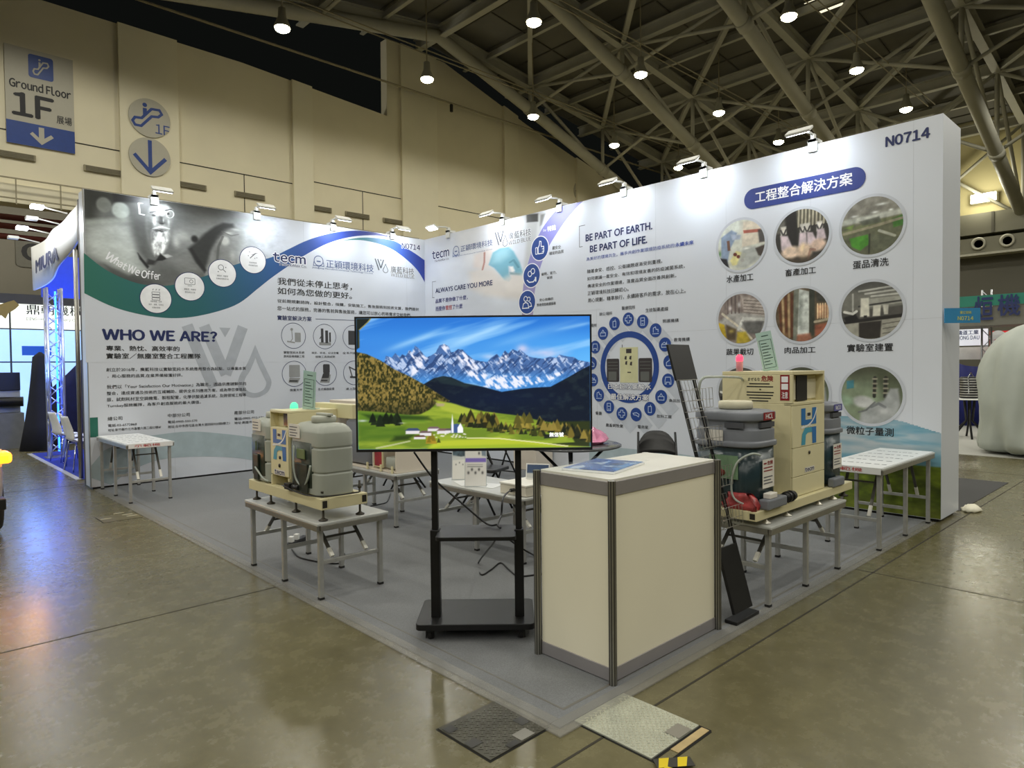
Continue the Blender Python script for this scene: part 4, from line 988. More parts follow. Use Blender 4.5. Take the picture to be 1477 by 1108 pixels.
def ph_egg(P):
    P.C[:] = (118, 116, 104); P.mix(sstep(.62, .75, P.V) * .5, (150, 148, 140)); P.mix(1 - sstep(.45, .66, P.V), (96, 98, 76))
    for a, c, r in ((.66, .84, .12), (.55, .72, .08), (.22, .70, .08), (.80, .72, .05)): P.blob(a, c, r, .03, (240, 244, 240), .9)
    P.poly([(0, .66), (1, .72), (1, .62), (0, .56)], (196, 200, 190), .8, .03); P.poly([(.02, .46), (.5, .58), (1, .62), (1, .54), (.5, .46), (.02, .38)], (116, 122, 84), .9, .02)
    P.poly([(.30, .60), (.62, .64), (.66, .54), (.36, .52)], (78, 82, 72), .8, .02); P.poly([(.14, .33), (.44, .36), (.47, .20), (.32, .10), (.18, .18)], (74, 140, 44), 1, .015); P.poly([(.82, .56), (1, .62), (1, .44), (.84, .42)], (66, 120, 44), 1, .02); P.poly([(.05, .52), (.22, .56), (.18, .48)], (120, 150, 70), .9, .02)
    P.line([(.05, .42), (.5, .48), (.98, .56)], .03, (150, 144, 120)); P.line([(.47, .36), (.46, .04)], .02, (60, 64, 50)); P.line([(.62, .40), (.86, .28)], .03, (170, 172, 156)); P.poly([(.5, .36), (.9, .24), (.7, .06), (.5, .1)], (100, 104, 84), .9, .03); P.noise(.22, 14, 5)
def ph_veg(P):
    P.C[:] = (140, 128, 122); P.poly([(.5, .95), (1, .8), (1, .5), (.56, .6)], (176, 166, 158), 1, .02)
    for k in range(5): P.line([(.56, .62 + .06 * k), (.98, .56 + .06 * k)], .012, (120, 110, 104))
    P.poly([(.0, .45), (.3, .66), (1, .52), (1, .3), (.55, .2)], (170, 168, 164), 1, .03); P.line([(.10, .62), (.56, .26), (.72, .1)], .03, (214, 206, 186)); P.line([(.45, .3), (.55, .50), (.98, .46)], .04, (206, 206, 200)); P.poly([(.52, .44), (.96, .42), (.9, .16), (.62, .22)], (92, 92, 90), .9, .03)
    P.poly([(0, .45), (.14, .40), (.2, .12), (.05, .12)], (196, 168, 44), 1, .02); P.poly([(.42, .24), (.6, .24), (.72, .02), (.4, .02)], (190, 168, 54), 1, .03); P.poly([(.18, .4), (.40, .3), (.38, .08), (.2, .1)], (84, 70, 46), .9, .03); P.blob(.3, .26, .08, .05, (200, 180, 90), .8)
    for k in range(4): P.line([(.22 + .08 * k, .95), (.22 + .08 * k, .62)], .02, (104, 92, 90))
    P.blob(.27, .72, .06, .07, (224, 216, 216), .9); P.blob(.46, .78, .05, .09, (198, 196, 196), .8); P.noise(.22, 12, 6)
def ph_meat(P):
    P.C[:] = (96, 82, 62); P.poly([(.02, .8), (.2, .95), (.34, .9), (.30, .1), (.12, .2)], (116, 88, 58), 1, .03)
    for k in range(5): P.line([(.08 + .06 * k, .9), (.12 + .05 * k, .1)], .025, (202, 176, 136) if k % 2 else (92, 44, 30), .7)
    P.poly([(.36, 1), (.44, 1), (.42, 0), (.34, 0)], (120, 124, 112), 1, .01); P.poly([(.45, .98), (.64, .92), (.64, .1), (.42, .12)], (206, 212, 206), 1, .015); P.poly([(.44, .9), (.52, .9), (.50, .3), (.44, .3)], (140, 148, 140), .6, .04); P.poly([(.64, 1), (.74, 1), (.74, .12), (.64, .1)], (58, 62, 52), 1, .015); P.poly([(.42, .14), (.66, .16), (.7, 0), (.4, 0)], (170, 112, 88), .9, .03)
    P.poly([(.78, .66), (.98, .66), (.98, .42), (.78, .42)], (180, 128, 96), 1, .02)
    for k in range(5): P.line([(.79 + .045 * k, .68), (.79 + .045 * k, .42)], .015, (226, 196, 156))
    P.poly([(.76, .9), (1, .9), (1, .7), (.76, .72)], (60, 60, 54), .9, .03); P.poly([(.74, .3), (1, .34), (1, .1), (.74, .1)], (160, 92, 68), .9, .03); P.line([(.74, .36), (1, .40)], .03, (188, 176, 150)); P.blob(.2, .12, .12, .1, (150, 120, 84), .8); P.noise(.3, 12, 9)
def ph_lab(P):
    P.C[:] = (118, 118, 110); P.mix(sstep(.75, .95, P.V), (80, 80, 76))
    for k in range(4): P.line([(.3 + .1 * k, .84 - .05 * k), (.98, .90 - .07 * k)], .02, (206, 206, 198), .8)
    P.poly([(.44, .70), (1, .72), (1, .60), (.44, .56)], (160, 160, 150), 1, .01); P.line([(.3, .58), (1, .64)], .02, (60, 60, 58)); P.poly([(.0, .5), (1, .56), (1, .32), (0, .3)], (76, 74, 70), .9, .02)
    P.poly([(.33, .72), (.46, .72), (.47, .40), (.32, .40)], (222, 220, 204), 1, .015); P.poly([(.53, .58), (.65, .58), (.64, .40), (.52, .40)], (206, 204, 190), 1, .01); P.poly([(.68, .58), (.77, .58), (.76, .42), (.70, .42)], (198, 196, 184), 1, .01); P.poly([(.38, .42), (.43, .42), (.43, .38), (.38, .38)], (30, 30, 30), 1, .01)
    P.poly([(0, .32), (.3, .36), (1, .42), (1, .36), (.3, .30), (0, .27)], (36, 34, 32), 1, .01); P.poly([(.0, .28), (1, .36), (1, 0), (0, 0)], (160, 158, 146), 1, .01); P.poly([(.30, .30), (.66, .32), (.64, .02), (.30, .02)], (48, 44, 40), 1, .015)
    for k in range(3): P.line([(.68, .26 - .08 * k), (.98, .30 - .08 * k)], .012, (104, 102, 94))
    P.poly([(.05, .4), (.24, .46), (.3, .36), (.1, .30)], (26, 26, 26), 1, .02); P.line([(.06, .50), (.2, .46), (.26, .50)], .03, (220, 220, 212)); P.line([(.2, .8), (.2, .5)], .02, (176, 176, 168)); P.noise(.16, 12, 11)
def ph_dust(P):
    P.C[:] = (134, 148, 122); P.mix(sstep(.6, .95, P.V), (82, 86, 68)); P.poly([(.56, 1), (1, 1), (1, .2), (.72, .4), (.60, .7)], (78, 84, 64), .8, .08)
    P.poly([(.1, .74), (.22, .76), (.22, .62), (.1, .60)], (70, 128, 140), 1, .012)
    for a in (.56, .73): P.line([(a, .80), (a - .01, .48)], .035, (44, 44, 40)); [P.line([(a - .03, .78 - .08 * k), (a + .03, .78 - .08 * k)], .02, (150, 146, 128)) for k in range(4)]
    P.blob(.38, .38, .22, .13, (196, 198, 196), 1, -.15, .45); P.poly([(.30, .0), (.34, .20), (.52, .34), (.70, .42), (.80, .62), (.92, .62), (.96, .34), (.84, .10), (.6, 0)], (168, 172, 172), 1, .03); P.line([(.5, .30), (.62, .36), (.72, .30)], .03, (120, 124, 126)); P.line([(.3, .2), (.42, .24), (.56, .38)], .02, (116, 120, 120)); P.blob(.7, .24, .15, .1, (206, 208, 208), .7)
    P.poly([(.0, .5), (.2, .44), (.2, .34), (.02, .3)], (150, 176, 150), .8, .05); P.noise(.16, 9, 13)
for fn, y, z, lb in ((ph_fish, 3.91, 2.955, 'round photograph of a worker cutting fish'), (ph_chicken, 3.195, 2.955, 'round photograph of hanging poultry'), (ph_egg, 2.48, 2.955, 'round photograph of green crates in a plant'), (ph_veg, 3.91, 2.09, 'round photograph of a steel washing line'), (ph_meat, 3.195, 2.09, 'round photograph of hanging meat'), (ph_lab, 2.48, 2.09, 'round photograph of a laboratory bench'), (ph_dust, 2.48, 1.22, 'round photograph of a white suited worker'), (ph_lab, 3.91, 1.22, None), (ph_dust, 3.195, 1.22, None)):
    disc_photo(fn, y, z, lb)
# landscape at the foot of the wall
P = Paint(180, 110, (120, 170, 190))
uL, uR = -3.95, -YR - .003; vT, vB = 1.02, .034
gl = .50
P.mix(sstep(.55, .8, P.V), (150, 176, 190)); P.mix(.9 * np.clip((fbm(P.U, P.V * 2.2, 4, 21) - .42) * 4, 0, 1) * sstep(.5, .65, P.V), (196, 204, 208))
P.mix(.7 * np.clip((fbm(P.U, P.V * 3, 5, 22) - .5) * 4, 0, 1) * sstep(.45, .6, P.V), (86, 150, 176)); P.mix(1 - sstep(gl, gl + .02, P.V), (96, 112, 28))
g = 1 - sstep(gl, gl + .02, P.V)
P.C = P.C * (1 + (g * .9 * (fbm(P.U * 2, P.V * 2, 9, 23) - .5))[..., None]) ; P.mix(g * np.clip((fbm(P.U, P.V, 14, 24) - .5) * 2, 0, .6), (58, 74, 16)); P.mix(g * sstep(.18, .02, P.V) * .5, (120, 126, 50))
P.noise(.12, 40, 25, m=g)
x = (P.U * (uR - uL) + uL); arcv = np.interp(x, [-3.95, -3.3, -2.75, -2.55, -2.4, -2.2, -1.85], [.70, .90, .99, 1.005, 1.0, .96, .86])
zz = P.V * (vT - vB) + vB
put_picture('landscape_print', SB, P, uL, vB, uR, vT, .0016, m_print, WB, keep=(zz < arcv), label='printed sky and grass')
tp = smooth_line([(850, 650), (868, 645.5), (886, 645.5), (919, 648.5), (975, 654), (1010, 660)], 5); bt = smooth_line([(1010, 662), (960, 676), (900, 684), (850, 690)], 5)
q = MB(); put_poly(q, SB, px_poly(B, tp + bt), .0012); q.build('ring_print', ink_pale, WB)

# ---------------------------------------------------------------- floodlights clamped to the walls
m_lampw = mat('floodlight_white', (216, 216, 210), .45)
m_led = mat('led_lens', (255, 255, 255), .3, emit=(236, 244, 255), es=14)
def floodlight(loc, rotz, label, group, tilt=34):
    """clamp on the wall top, arm towards local -Y, head looking back at the wall"""
    t = thing('arm_floodlight', label, 'lamp', loc, rotz, group)
    MB().box(-.05, -.03, -.08, .05, -.005, .06).box(-.05, -.03, .02, .05, .12, .06).box(-.05, .10, -.08, .05, .12, .04).cbox((0, .0, .085), (.04, .06, .06)).build('clamp', m_lampw, t, bevel=.004)
    MB().tube([(0, .0, .10), (0, -.08, .112), (0, -.30, .085)], .013, 8).build('arm', m_lampw, t)
    m = Matrix.Translation((0, -.36, .06)) @ Matrix.Rotation(R(tilt), 4, 'X')
    MB().box(-.13, -.06, -.012, .13, .06, .018, m).build('lamp_head', m_lampw, t, bevel=.008)
    MB().box(-.115, -.05, -.017, .115, .05, -.010, m).build('lens', m_led, t)
    d = bpy.data.lights.new('flood', 'AREA'); d.shape = 'RECTANGLE'; d.size = .22; d.size_y = .095; d.energy = BOOTH_W; d.color = BOOTH_C; d.spread = R(150)
    o = bpy.data.objects.new('flood', d); COL.objects.link(o); o.parent = t
    o.matrix_local = m @ Matrix.Translation((0, 0, -.022))
    return t
for x, s in ((2.86, 'over the old man photograph'), (4.29, 'over the last white disc'), (5.57, 'over the first dark blue crest'), (6.73, 'nearest the corner')):
    floodlight((x, YA, WH), 0, 'white arm floodlight on top of the left wall, ' + s, 'floodlights on the left wall')
for y, s in ((9.45, 'nearest the corner'), (8.03, 'over the gloved hand picture'), (6.78, 'over the lilac band'), (5.6, 'over BE PART OF EARTH'), (4.39, 'left of the heading pill'), (3.07, 'over the heading pill')):
    floodlight((XB, y, WH), R(-90), 'white arm floodlight on top of the right wall, ' + s, 'floodlights on the right wall', 34 if y < 9 else -30)

# ================================================================== FURNITURE ON THE STAND
m_alu = mat('aluminium', (168, 166, 158), .38, .85, var=.05, scale=30)
m_leg = mat('galvanised_leg', (184, 184, 180), .4, .55, var=.08, scale=20)
m_top = mat('table_top_grey', (204, 206, 204), .3, .12, var=.04, scale=6)
m_cap = mat('rubber_cap', (28, 27, 26), .7)
m_brace = mat('brace_dark', (92, 90, 84), .45, .5)
m_tip = mat('brace_tip_white', (232, 230, 220), .5)

def folding_table(label, loc, rotz, L=1.2, W=.53, H=.53):
    """long side along local x; six legs, three H frames"""
    t = thing('folding_table', label, 'table', loc, rotz, 'folding tables on the stand')
    for s in (-1, 1):
        MB().box(min(0, s * L / 2) + (.002 if s > 0 else 0), -W / 2, H - .018, max(0, s * L / 2) - (.002 if s < 0 else 0), W / 2, H).build('tabletop', m_top, t, bevel=.004)
    q = MB()
    for y in (-W / 2 + .012, W / 2 - .012): q.box(-L / 2 + .01, y - .012, H - .055, L / 2 - .01, y + .012, H - .018)
    for x in (-L / 2 + .012, L / 2 - .012): q.box(x - .012, -W / 2 + .025, H - .055, x + .012, W / 2 - .025, H - .018)
    q.build('apron', m_alu, t, bevel=.003)
    for x in (-L / 2 + .05, 0, L / 2 - .05):
        for y in (-W / 2 + .045, W / 2 - .045):
            lg = MB().box(x - .016, y - .016, .018, x + .016, y + .016, H - .03).build('leg', m_leg, t, bevel=.004)
            MB().box(x - .018, y - .018, 0.0075, x + .018, y + .018, .024).build('foot_cap', m_cap, lg, bevel=.003)
        MB().box(x - .011, -W / 2 + .06, .24, x + .011, W / 2 - .06, .268).build('crossbar', m_leg, t, bevel=.003)
    for sx in (-1, 1):
        for y in (-W / 4.2, W / 4.2):
            a = Vector((sx * (L / 2 - .30), y, H - .05)); c = Vector((sx * (L / 2 - .07), y, .275))
            br = MB().bar(a, a + (c - a) * .82, .022, .014).build('brace', m_brace, t)
            MB().bar(a + (c - a) * .78, c, .026, .018).build('brace_tip', m_tip, br)
        MB().bar((sx * (L / 2 - .20), -W / 4.2, H - .15), (sx * (L / 2 - .20), W / 4.2, H - .15), .014, .014).build('brace_rod', m_brace, t)
    return t
folding_table('low grey folding table under the cream machine left of the television', (2.36, 4.68, 0), R(90), 1.20, .55)
folding_table('low grey folding table under the tall cream machine beside the counter', (4.65, 2.20, 0), 0, 1.22, .55)
folding_table('taller grey folding table in front of the grass picture on the right', (6.63, 2.13, 0), 0, 1.44, .50, .69)
folding_table('taller grey folding table against the left end of the left display wall', (2.34, 9.40, 0), R(90), 1.44, .52, .70)
folding_table('low grey folding table carrying the open white cabinet behind the television', (3.85, 6.04, 0), R(90), 1.22, .54)
folding_table('low grey folding table with leaflets and white box behind the television stand', (3.87, 4.30, 0), R(90), 1.22, .54)

# printed sheets on the two taller tables
m_sheet = mat('sheet_white', (238, 240, 240), .3, var=.02)
for label, loc, rz, L, W, H in (('white printed sheet with red letters on the table before the grass picture', (6.63, 2.13, .69), 0, 1.446, .47, 0), ('white printed sheet on the table at the left end of the left wall', (2.34, 9.40, .70), R(90), 1.446, .48, 0)):
    t = thing('printed_sheet', label, 'sheet', loc, rz, 'printed sheets on tables')
    MB().box(-L / 2, -W / 2, .0008, L / 2, W / 2, .004).box(-L / 2 - .003, -W / 2, -.05, -L / 2, W / 2, .004).build('sheet', m_sheet, t)
    S = Surf((0, 0, .004), (0, -1, 0), (1, 0, 0), (0, 0, 1)); q = MB(); rs = random.Random(4)
    for k in range(5):
        v = -L / 2 + .22 + .24 * k; u = -W / 2 + .05
        while u < W / 2 - .06:
            wd = rs.uniform(.015, .05); put_poly(q, S, [(u, v), (u + wd, v), (u + wd, v + .02 + .015 * rs.random()), (u, v + .02)], .0006); u += wd + rs.uniform(.008, .03)
    q.build('small_print', ink_grey, t)
    S = Surf((-L / 2 - .004, 0, -.05), (0, -1, 0), (0, 0, 1), (-1, 0, 0)); q = MB()
    put_text(q, S, '示範機', -W / 2 + .06, .012, W / 2 - .14, .044, .001, .0); q.build('red_lettering', ink_red, t)

# ---------------------------------------------------------------- reception counter
m_cream = mat('counter_panel', (244, 238, 214), .5, var=.01, scale=3)
m_rail = mat('counter_rail', (172, 168, 170), .4, .55, var=.03)
m_groove = mat('groove_dark', (54, 52, 46), .6)
K = thing('reception_counter', 'tall cream panelled counter with aluminium posts at the front corner of the stand', 'counter', (2.555, 2.01, 0))
kx, ky, kh = .985, .505, .995
MB().box(.02, .012, .075, kx - .02, .018, kh - .075).build('panel', m_cream, K, label='wide cream front panel')
MB().box(.012, .02, .075, .018, ky - .02, kh - .075).build('panel', m_cream, K, label='narrow cream end panel')
MB().box(kx - .018, .02, .075, kx - .012, ky - .02, kh - .075).build('panel', m_cream, K, label='far end panel')
q = MB(); q.prism(rrect(.01, .01, kx - .01, ky - .01, .02), lambda a, b_, d: (a, b_, kh - .008 + d), .014); q.build('worktop', mat('worktop_white', (232, 230, 220), .35, var=.012), K)
for z0, z1 in ((.012, .078), (kh - .075, kh - .006)):
    q = MB(); q.box(.02, .006, z0, kx - .02, .022, z1); q.box(.006, .02, z0, .022, ky - .02, z1); q.box(kx - .022, .02, z0, kx - .006, ky - .02, z1); q.box(.02, ky - .022, z0, kx - .02, ky - .006, z1)
    q.build('rail', m_rail, K, bevel=.002)
for x, y in ((.0, .0), (kx, 0), (0, ky), (kx, ky)):
    p_ = MB().prism([(x + a, y + b_) for a, b_ in arc(0, 0, .020, n=8)], lambda a, b_, d: (a, b_, .004 + d), kh - .001).build('post', m_alu, K)
    q = MB()
    for k in range(8):
        t_ = R(22.5 + 45 * k); c_ = (x + .0187 * math.cos(t_), y + .0187 * math.sin(t_)); m = Matrix.Translation((c_[0], c_[1], 0)) @ Matrix.Rotation(t_, 4, 'Z')
        q.box(-.0015, -.0028, .006, .0008, .0028, kh + .001, m)
    q.build('groove', m_groove, p_)
# blue folder in a plastic sleeve on the counter
P = Paint(70, 50, (40, 96, 176)); P.mix(np.clip((fbm(P.U, P.V, 3, 31) - .50) * 4, 0, .8), (110, 166, 220)); P.mix(np.clip((fbm(P.U, P.V, 5, 33) - .60) * 6, 0, .9), (216, 230, 244)); P.blob(.62, .35, .10, .12, (60, 60, 56), .9, .3); P.noise(.2, 8, 34)
fx, fy = on_z(862, 675, 1.0)
t = thing('brochure', 'blue printed brochure in a glossy plastic sleeve lying on the cream counter', 'brochure', (2.86, 2.30, kh + .0065), R(14))
MB().box(-.21, -.15, 0, .21, .15, .012).build('pages', m_sheet, t, bevel=.002)
put_picture('cover', Surf((0, 0, .0125), (1, 0, 0), (0, 1, 0), (0, 0, 1)), P, -.205, -.145, .205, .145, .001, print_mat('glossy_print', .12), t)
q = MB(); n_ = 9; rs = np.random.RandomState(2)
vs = [(-.24 + .48 * i / (n_ - 1), -.175 + .35 * j / (n_ - 1), .016 + .010 * rs.rand()) for j in range(n_) for i in range(n_)]
q.add(vs, [(j * n_ + i, j * n_ + i + 1, (j + 1) * n_ + i + 1, (j + 1) * n_ + i) for j in range(n_ - 1) for i in range(n_ - 1)], True)
q.build('sleeve', mat('clear_sleeve', (225, 235, 245), .08, alpha=.10, spec=.6), t)

# ---------------------------------------------------------------- television and its stand
TVR = math.atan2(_r.y, _r.x)
def tvp(lat, dep, z): return Vector((_r.x * lat + _f.x * dep, _r.y * lat + _f.y * dep, z))
def at_depth(px, py, D):
    d = ray(px, py); t = D / (d.x * _f.x + d.y * _f.y); return (d.x * t, d.y * t, EYE + d.z * t)
D0 = 3.81
a = Vector(at_depth(514.4, 651, D0)); c = Vector(at_depth(854.5, 650.2, D0)); e = Vector(at_depth(683.5, 455.3, D0))
tw = (c - a).length; tz0 = (a.z + c.z) / 2; th = e.z - tz0
mid = (a + c) / 2
TV = thing('television', 'large flat television showing snowy mountains above a green valley', 'television', (mid.x, mid.y, tz0), TVR)
MB().box(-tw / 2, .002, 0, tw / 2, .035, th).build('case', m_black, TV, bevel=.004)
q = MB(); bz = .010
q.box(-tw / 2, -.004, 0, tw / 2, .004, bz * 1.5).box(-tw / 2, -.004, th - bz, tw / 2, .004, th).box(-tw / 2, -.004, bz, -tw / 2 + bz, .004, th - bz).box(tw / 2 - bz, -.004, bz, tw / 2, .004, th - bz)
q.build('bezel', m_black, TV)
MB().box(-.17, .034, .12, .17, .07, .55).build('rear_housing', m_black, TV, bevel=.01)
def tv_picture():
    P = Paint(420, 236, (60, 140, 220)); U, V = P.U, P.V
    P.mix(sstep(.95, .6, V), (96, 176, 236)); P.mix(.55 * sstep(1, .75, V) * (1 - U), (38, 104, 196)); P.mix(.8 * sstep(.8, 1.0, V), (36, 106, 196))
    n1 = fbm(U * 1.0 - V * .9, V * 3.2 - U * 1.3, 3.2, 41); P.mix(np.clip((n1 - .5) * 3.6, 0, .65) * sstep(.6, .75, V), (150, 200, 240))
    for (x0, y0, x1, y1, wd, al) in ((.14, .76, .36, .90, .035, .5), (.42, .80, .62, .93, .03, .55), (.62, .80, .95, .96, .05, .3), (.86, .90, 1.0, .95, .02, .5)):
        L2 = (x1 - x0) ** 2 + (y1 - y0) ** 2; tt = ((U - x0) * (x1 - x0) + (V - y0) * (y1 - y0)) / L2; dd = np.abs((U - x0) * (y1 - y0) - (V - y0) * (x1 - x0)) / L2 ** .5
        P.mix(al * np.exp(-(dd / wd) ** 2 * 2.5) * sstep(-.3, .3, tt) * sstep(1.3, .7, tt) * (.4 + 1.1 * fbm(U * .6, V * 4 - U * 2.4, 6, 61)), (176, 216, 242))
    P.mix(np.clip(1 - np.hypot((U - .80) / .14, (V - .73) / .055), 0, 1) * 1.3 * fbm(U, V, 12, 42), (226, 206, 226)); P.blob(.71, .76, .035, .045, (222, 206, 226), .7); P.blob(.57, .70, .05, .03, (190, 206, 232), .7)
    # ridges
    ridge = [(.0, .60), (.118, .67), (.125, .715), (.15, .70), (.165, .735), (.185, .70), (.195, .725), (.21, .71), (.225, .755), (.24, .735), (.25, .79), (.262, .775), (.29, .715), (.30, .70), (.315, .71), (.34, .735), (.355, .79), (.375, .80), (.395, .78), (.405, .735), (.42, .74), (.435, .76), (.455, .755), (.475, .715), (.50, .68), (.53, .665), (.56, .66), (.575, .69), (.60, .72), (.615, .69), (.635, .745), (.65, .72), (.67, .755), (.69, .735), (.70, .75), (.715, .73), (.735, .70), (.755, .69), (.77, .685), (.80, .68), (.83, .695), (.855, .685), (.87, .71), (.90, .695), (.93, .69), (.95, .665), (1.0, .65), (1, .3), (0, .3)]
    mk = P.inside(ridge, .003); P.mix(mk, (70, 104, 158))
    st = fbm(U * 3.4 + V * 1.4, V * .8 - U * .3, 26, 43, 5); st2 = fbm(U * 3.0 - V * 1.6, V * .8, 30, 44, 5)
    P.mix(mk * np.clip((st - .54) * 7, 0, .9), (184, 200, 228)); P.mix(mk * np.clip((st2 - .50) * 7, 0, .85), (40, 64, 110)); P.mix(mk * sstep(.62, .50, V) * .7, (70, 150, 226))
    for pts in ([(.23, .71), (.25, .785), (.27, .73), (.30, .69), (.27, .60), (.23, .55), (.235, .62)], [(.355, .76), (.375, .80), (.39, .77), (.38, .74)], [(.43, .70), (.445, .75), (.46, .74), (.49, .68), (.53, .60), (.56, .56), (.54, .50), (.48, .55), (.46, .62)], [(.62, .70), (.655, .72), (.66, .75), (.64, .66), (.60, .64)], [(.60, .56), (.78, .54), (.92, .60), (.96, .64), (.84, .52), (.70, .46), (.6, .45), (.54, .47), (.55, .52)]):
        P.mix(P.inside(pts, .008) * np.clip(.25 + (st - .45) * 5, 0, .95), (230, 230, 242))
    P.mix(P.inside([(.29, .50), (.36, .52), (.42, .50), (.5, .50), (.56, .46), (.6, .44), (.3, .44)], .006) * .6, (150, 200, 240))
    # dark valley
    dark = [(.28, .49), (.33, .54), (.37, .555), (.405, .545), (.46, .50), (.54, .47), (.62, .43), (.70, .45), (.76, .46), (.83, .465), (.90, .53), (.97, .60), (1, .625), (1, .1), (.5, .1), (.3, .3)]
    md = P.inside(dark, .004); P.mix(md, (14, 24, 40)); P.mix(md * np.clip((fbm(U, V, 30, 45) - .52) * 3, 0, .6), (34, 46, 52)); P.mix(md * np.clip(1 - np.hypot((U - .62) / .35, (V - .38) / .14), 0, 1) * .5, (12, 28, 62))
    P.mix(P.inside([(.33, .54), (.37, .555), (.40, .545), (.46, .50), (.52, .48), (.46, .47), (.36, .50)], .01) * .5, (44, 62, 60))
    # left forest slope
    fo = [(0, .745), (.04, .73), (.10, .68), (.16, .61), (.22, .56), (.28, .50), (.33, .44), (.37, .395), (.395, .365), (.36, .345), (.33, .31), (.28, .255), (.1, .27), (0, .29)]
    mf = P.inside(fo, .005); P.mix(mf, (92, 82, 40)); tr = fbm(U * 9, V * 3.4, 17, 46, 4)
    P.mix(mf * np.clip((tr - .50) * 6, 0, 1), (140, 120, 62)); P.mix(mf * np.clip((.52 - tr) * 7, 0, 1), (44, 46, 22)); P.mix(mf * sstep(.4, .27, V) * .55, (30, 34, 20)); P.mix(mf * np.clip(1 - np.hypot((U - .36) / .12, (V - .32) / .1), 0, 1) * .7, (40, 40, 24))
    # meadows
    me = [(.345, .36), (.40, .35), (.47, .31), (.55, .28), (.68, .25), (.80, .20), (.9, .16), (.93, .04), (.5, .0), (0, 0), (0, .30), (.10, .285), (.22, .26), (.27, .265), (.31, .30)]
    P.mix(P.inside([(.55, .2), (1, .2), (1, 0), (.55, 0)], .01), (44, 52, 26)); mm = P.inside(me, .006); P.mix(mm, (104, 128, 40)); P.mix(mm * np.clip((fbm(U, V * 3, 8, 47) - .45) * 3, 0, .8), (150, 168, 52)); P.mix(P.inside([(.33, .375), (.42, .34), (.52, .28), (.44, .26), (.36, .30)], .01) * .8, (170, 180, 64)); P.mix(P.inside([(0, .29), (.28, .25), (.30, .2), (.0, .2)], .015) * .6, (70, 110, 34)); P.mix(P.inside([(.02, .27), (.30, .25), (.32, .22), (.05, .235)], .012) * .7, (30, 52, 20))
    P.mix(P.inside([(0, .19), (.2, .17), (.25, .10), (.0, .06)], .02) * .7, (66, 100, 30)); P.mix(P.inside([(.16, .10), (.24, .11), (.22, .07), (.14, .06)], .015) * .8, (30, 48, 20)); P.line([(.08, .01), (.14, .03), (.22, .06)], .008, (180, 184, 140), .8); P.mix(P.inside([(.33, .06), (.6, .08), (.86, .02), (1, .0), (.3, 0)], .012), (172, 184, 50)); P.mix(P.inside([(.36, .02), (.70, .03), (.9, .0), (.3, 0)], .01) * .6, (132, 160, 40)); P.line([(.47, .08), (.60, .075), (.75, .045), (.9, .01)], .006, (224, 220, 170), .8)
    # trees
    rs = np.random.RandomState(9)
    def trees(x0, x1, y0, y1, n, hh, cols):
        for _ in range(n):
            x = rs.uniform(x0, x1); f = (x - x0) / (x1 - x0); y = y0 + (y1 - y0) * f + rs.uniform(-.02, .03); h = hh * rs.uniform(.5, 1.15); wd = h * .24
            P.poly([(x - wd, y), (x - wd * .5, y + h * .6), (x, y + h), (x + wd * .5, y + h * .6), (x + wd, y)], cols[rs.randint(len(cols))], .95, .003)
    trees(.06, .18, .20, .18, 16, .075, [(16, 26, 16), (24, 36, 22)])
    trees(.44, .60, .18, .17, 44, .085, [(40, 38, 20), (88, 82, 36), (28, 34, 22), (120, 104, 44)])
    trees(.56, .80, .14, .10, 70, .05, [(54, 58, 26), (96, 92, 36), (34, 40, 24), (130, 118, 50)])
    trees(.68, .74, .17, .16, 12, .09, [(120, 108, 44), (150, 132, 58), (84, 80, 34)])
    trees(.78, 1.0, .15, .05, 90, .07, [(70, 66, 28), (112, 98, 42), (36, 40, 26), (140, 122, 56), (24, 30, 22)])
    trees(.30, .36, .05, .06, 8, .06, [(120, 104, 30), (60, 66, 24), (160, 130, 40)])
    # village and church
    for x, y, w_, h_, rc_ in ((.205, .115, .06, .045, (58, 72, 104)), (.265, .10, .05, .04, (104, 84, 84)), (.30, .135, .05, .035, (112, 92, 96)), (.34, .115, .05, .04, (112, 88, 84)), (.375, .12, .04, .035, (90, 80, 84)), (.24, .075, .05, .03, (86, 58, 40))):
        P.poly([(x, y), (x + w_, y), (x + w_, y + h_ * .6), (x, y + h_ * .6)], (214, 210, 212), 1, .003); P.poly([(x - .004, y + h_ * .55), (x + w_ * .2, y + h_), (x + w_ * .85, y + h_), (x + w_ + .004, y + h_ * .55)], rc_, 1, .003)
    for k in range(26): P.blob(rs.uniform(.30, .48), rs.uniform(.085, .115), .006, .006, (232, 226, 224), .9)
    P.poly([(.40, .12), (.448, .12), (.448, .165), (.43, .19), (.40, .185)], (60, 84, 130), 1, .003); P.poly([(.428, .12), (.452, .12), (.452, .155), (.441, .195), (.428, .16)], (236, 236, 240), 1, .002); P.poly([(.402, .12), (.411, .12), (.411, .19), (.4065, .265), (.402, .19)], (232, 232, 238), 1, .002)
    P.poly([(.335, .35), (.375, .345), (.37, .325), (.34, .325)], (168, 150, 120), .9, .006); P.blob(.02, .22, .03, .012, (200, 206, 210), .8); P.blob(.19, .2, .02, .008, (206, 210, 190), .6)
    P.poly([(.80, .10), (.86, .105), (.86, .075), (.80, .07)], (18, 22, 30), .85, .004)
    # dark shape in the top left corner, gold lined
    P.poly([(0, 1), (.062, 1), (.05, .975), (.012, .915), (.012, .78), (0, .765)], (26, 30, 24), .97, .004); P.line([(.062, 1), (.05, .972), (.014, .915)], .004, (150, 140, 70), .8); P.line([(.012, .90), (.010, .78)], .003, (90, 90, 50), .7)
    return P
P = tv_picture()
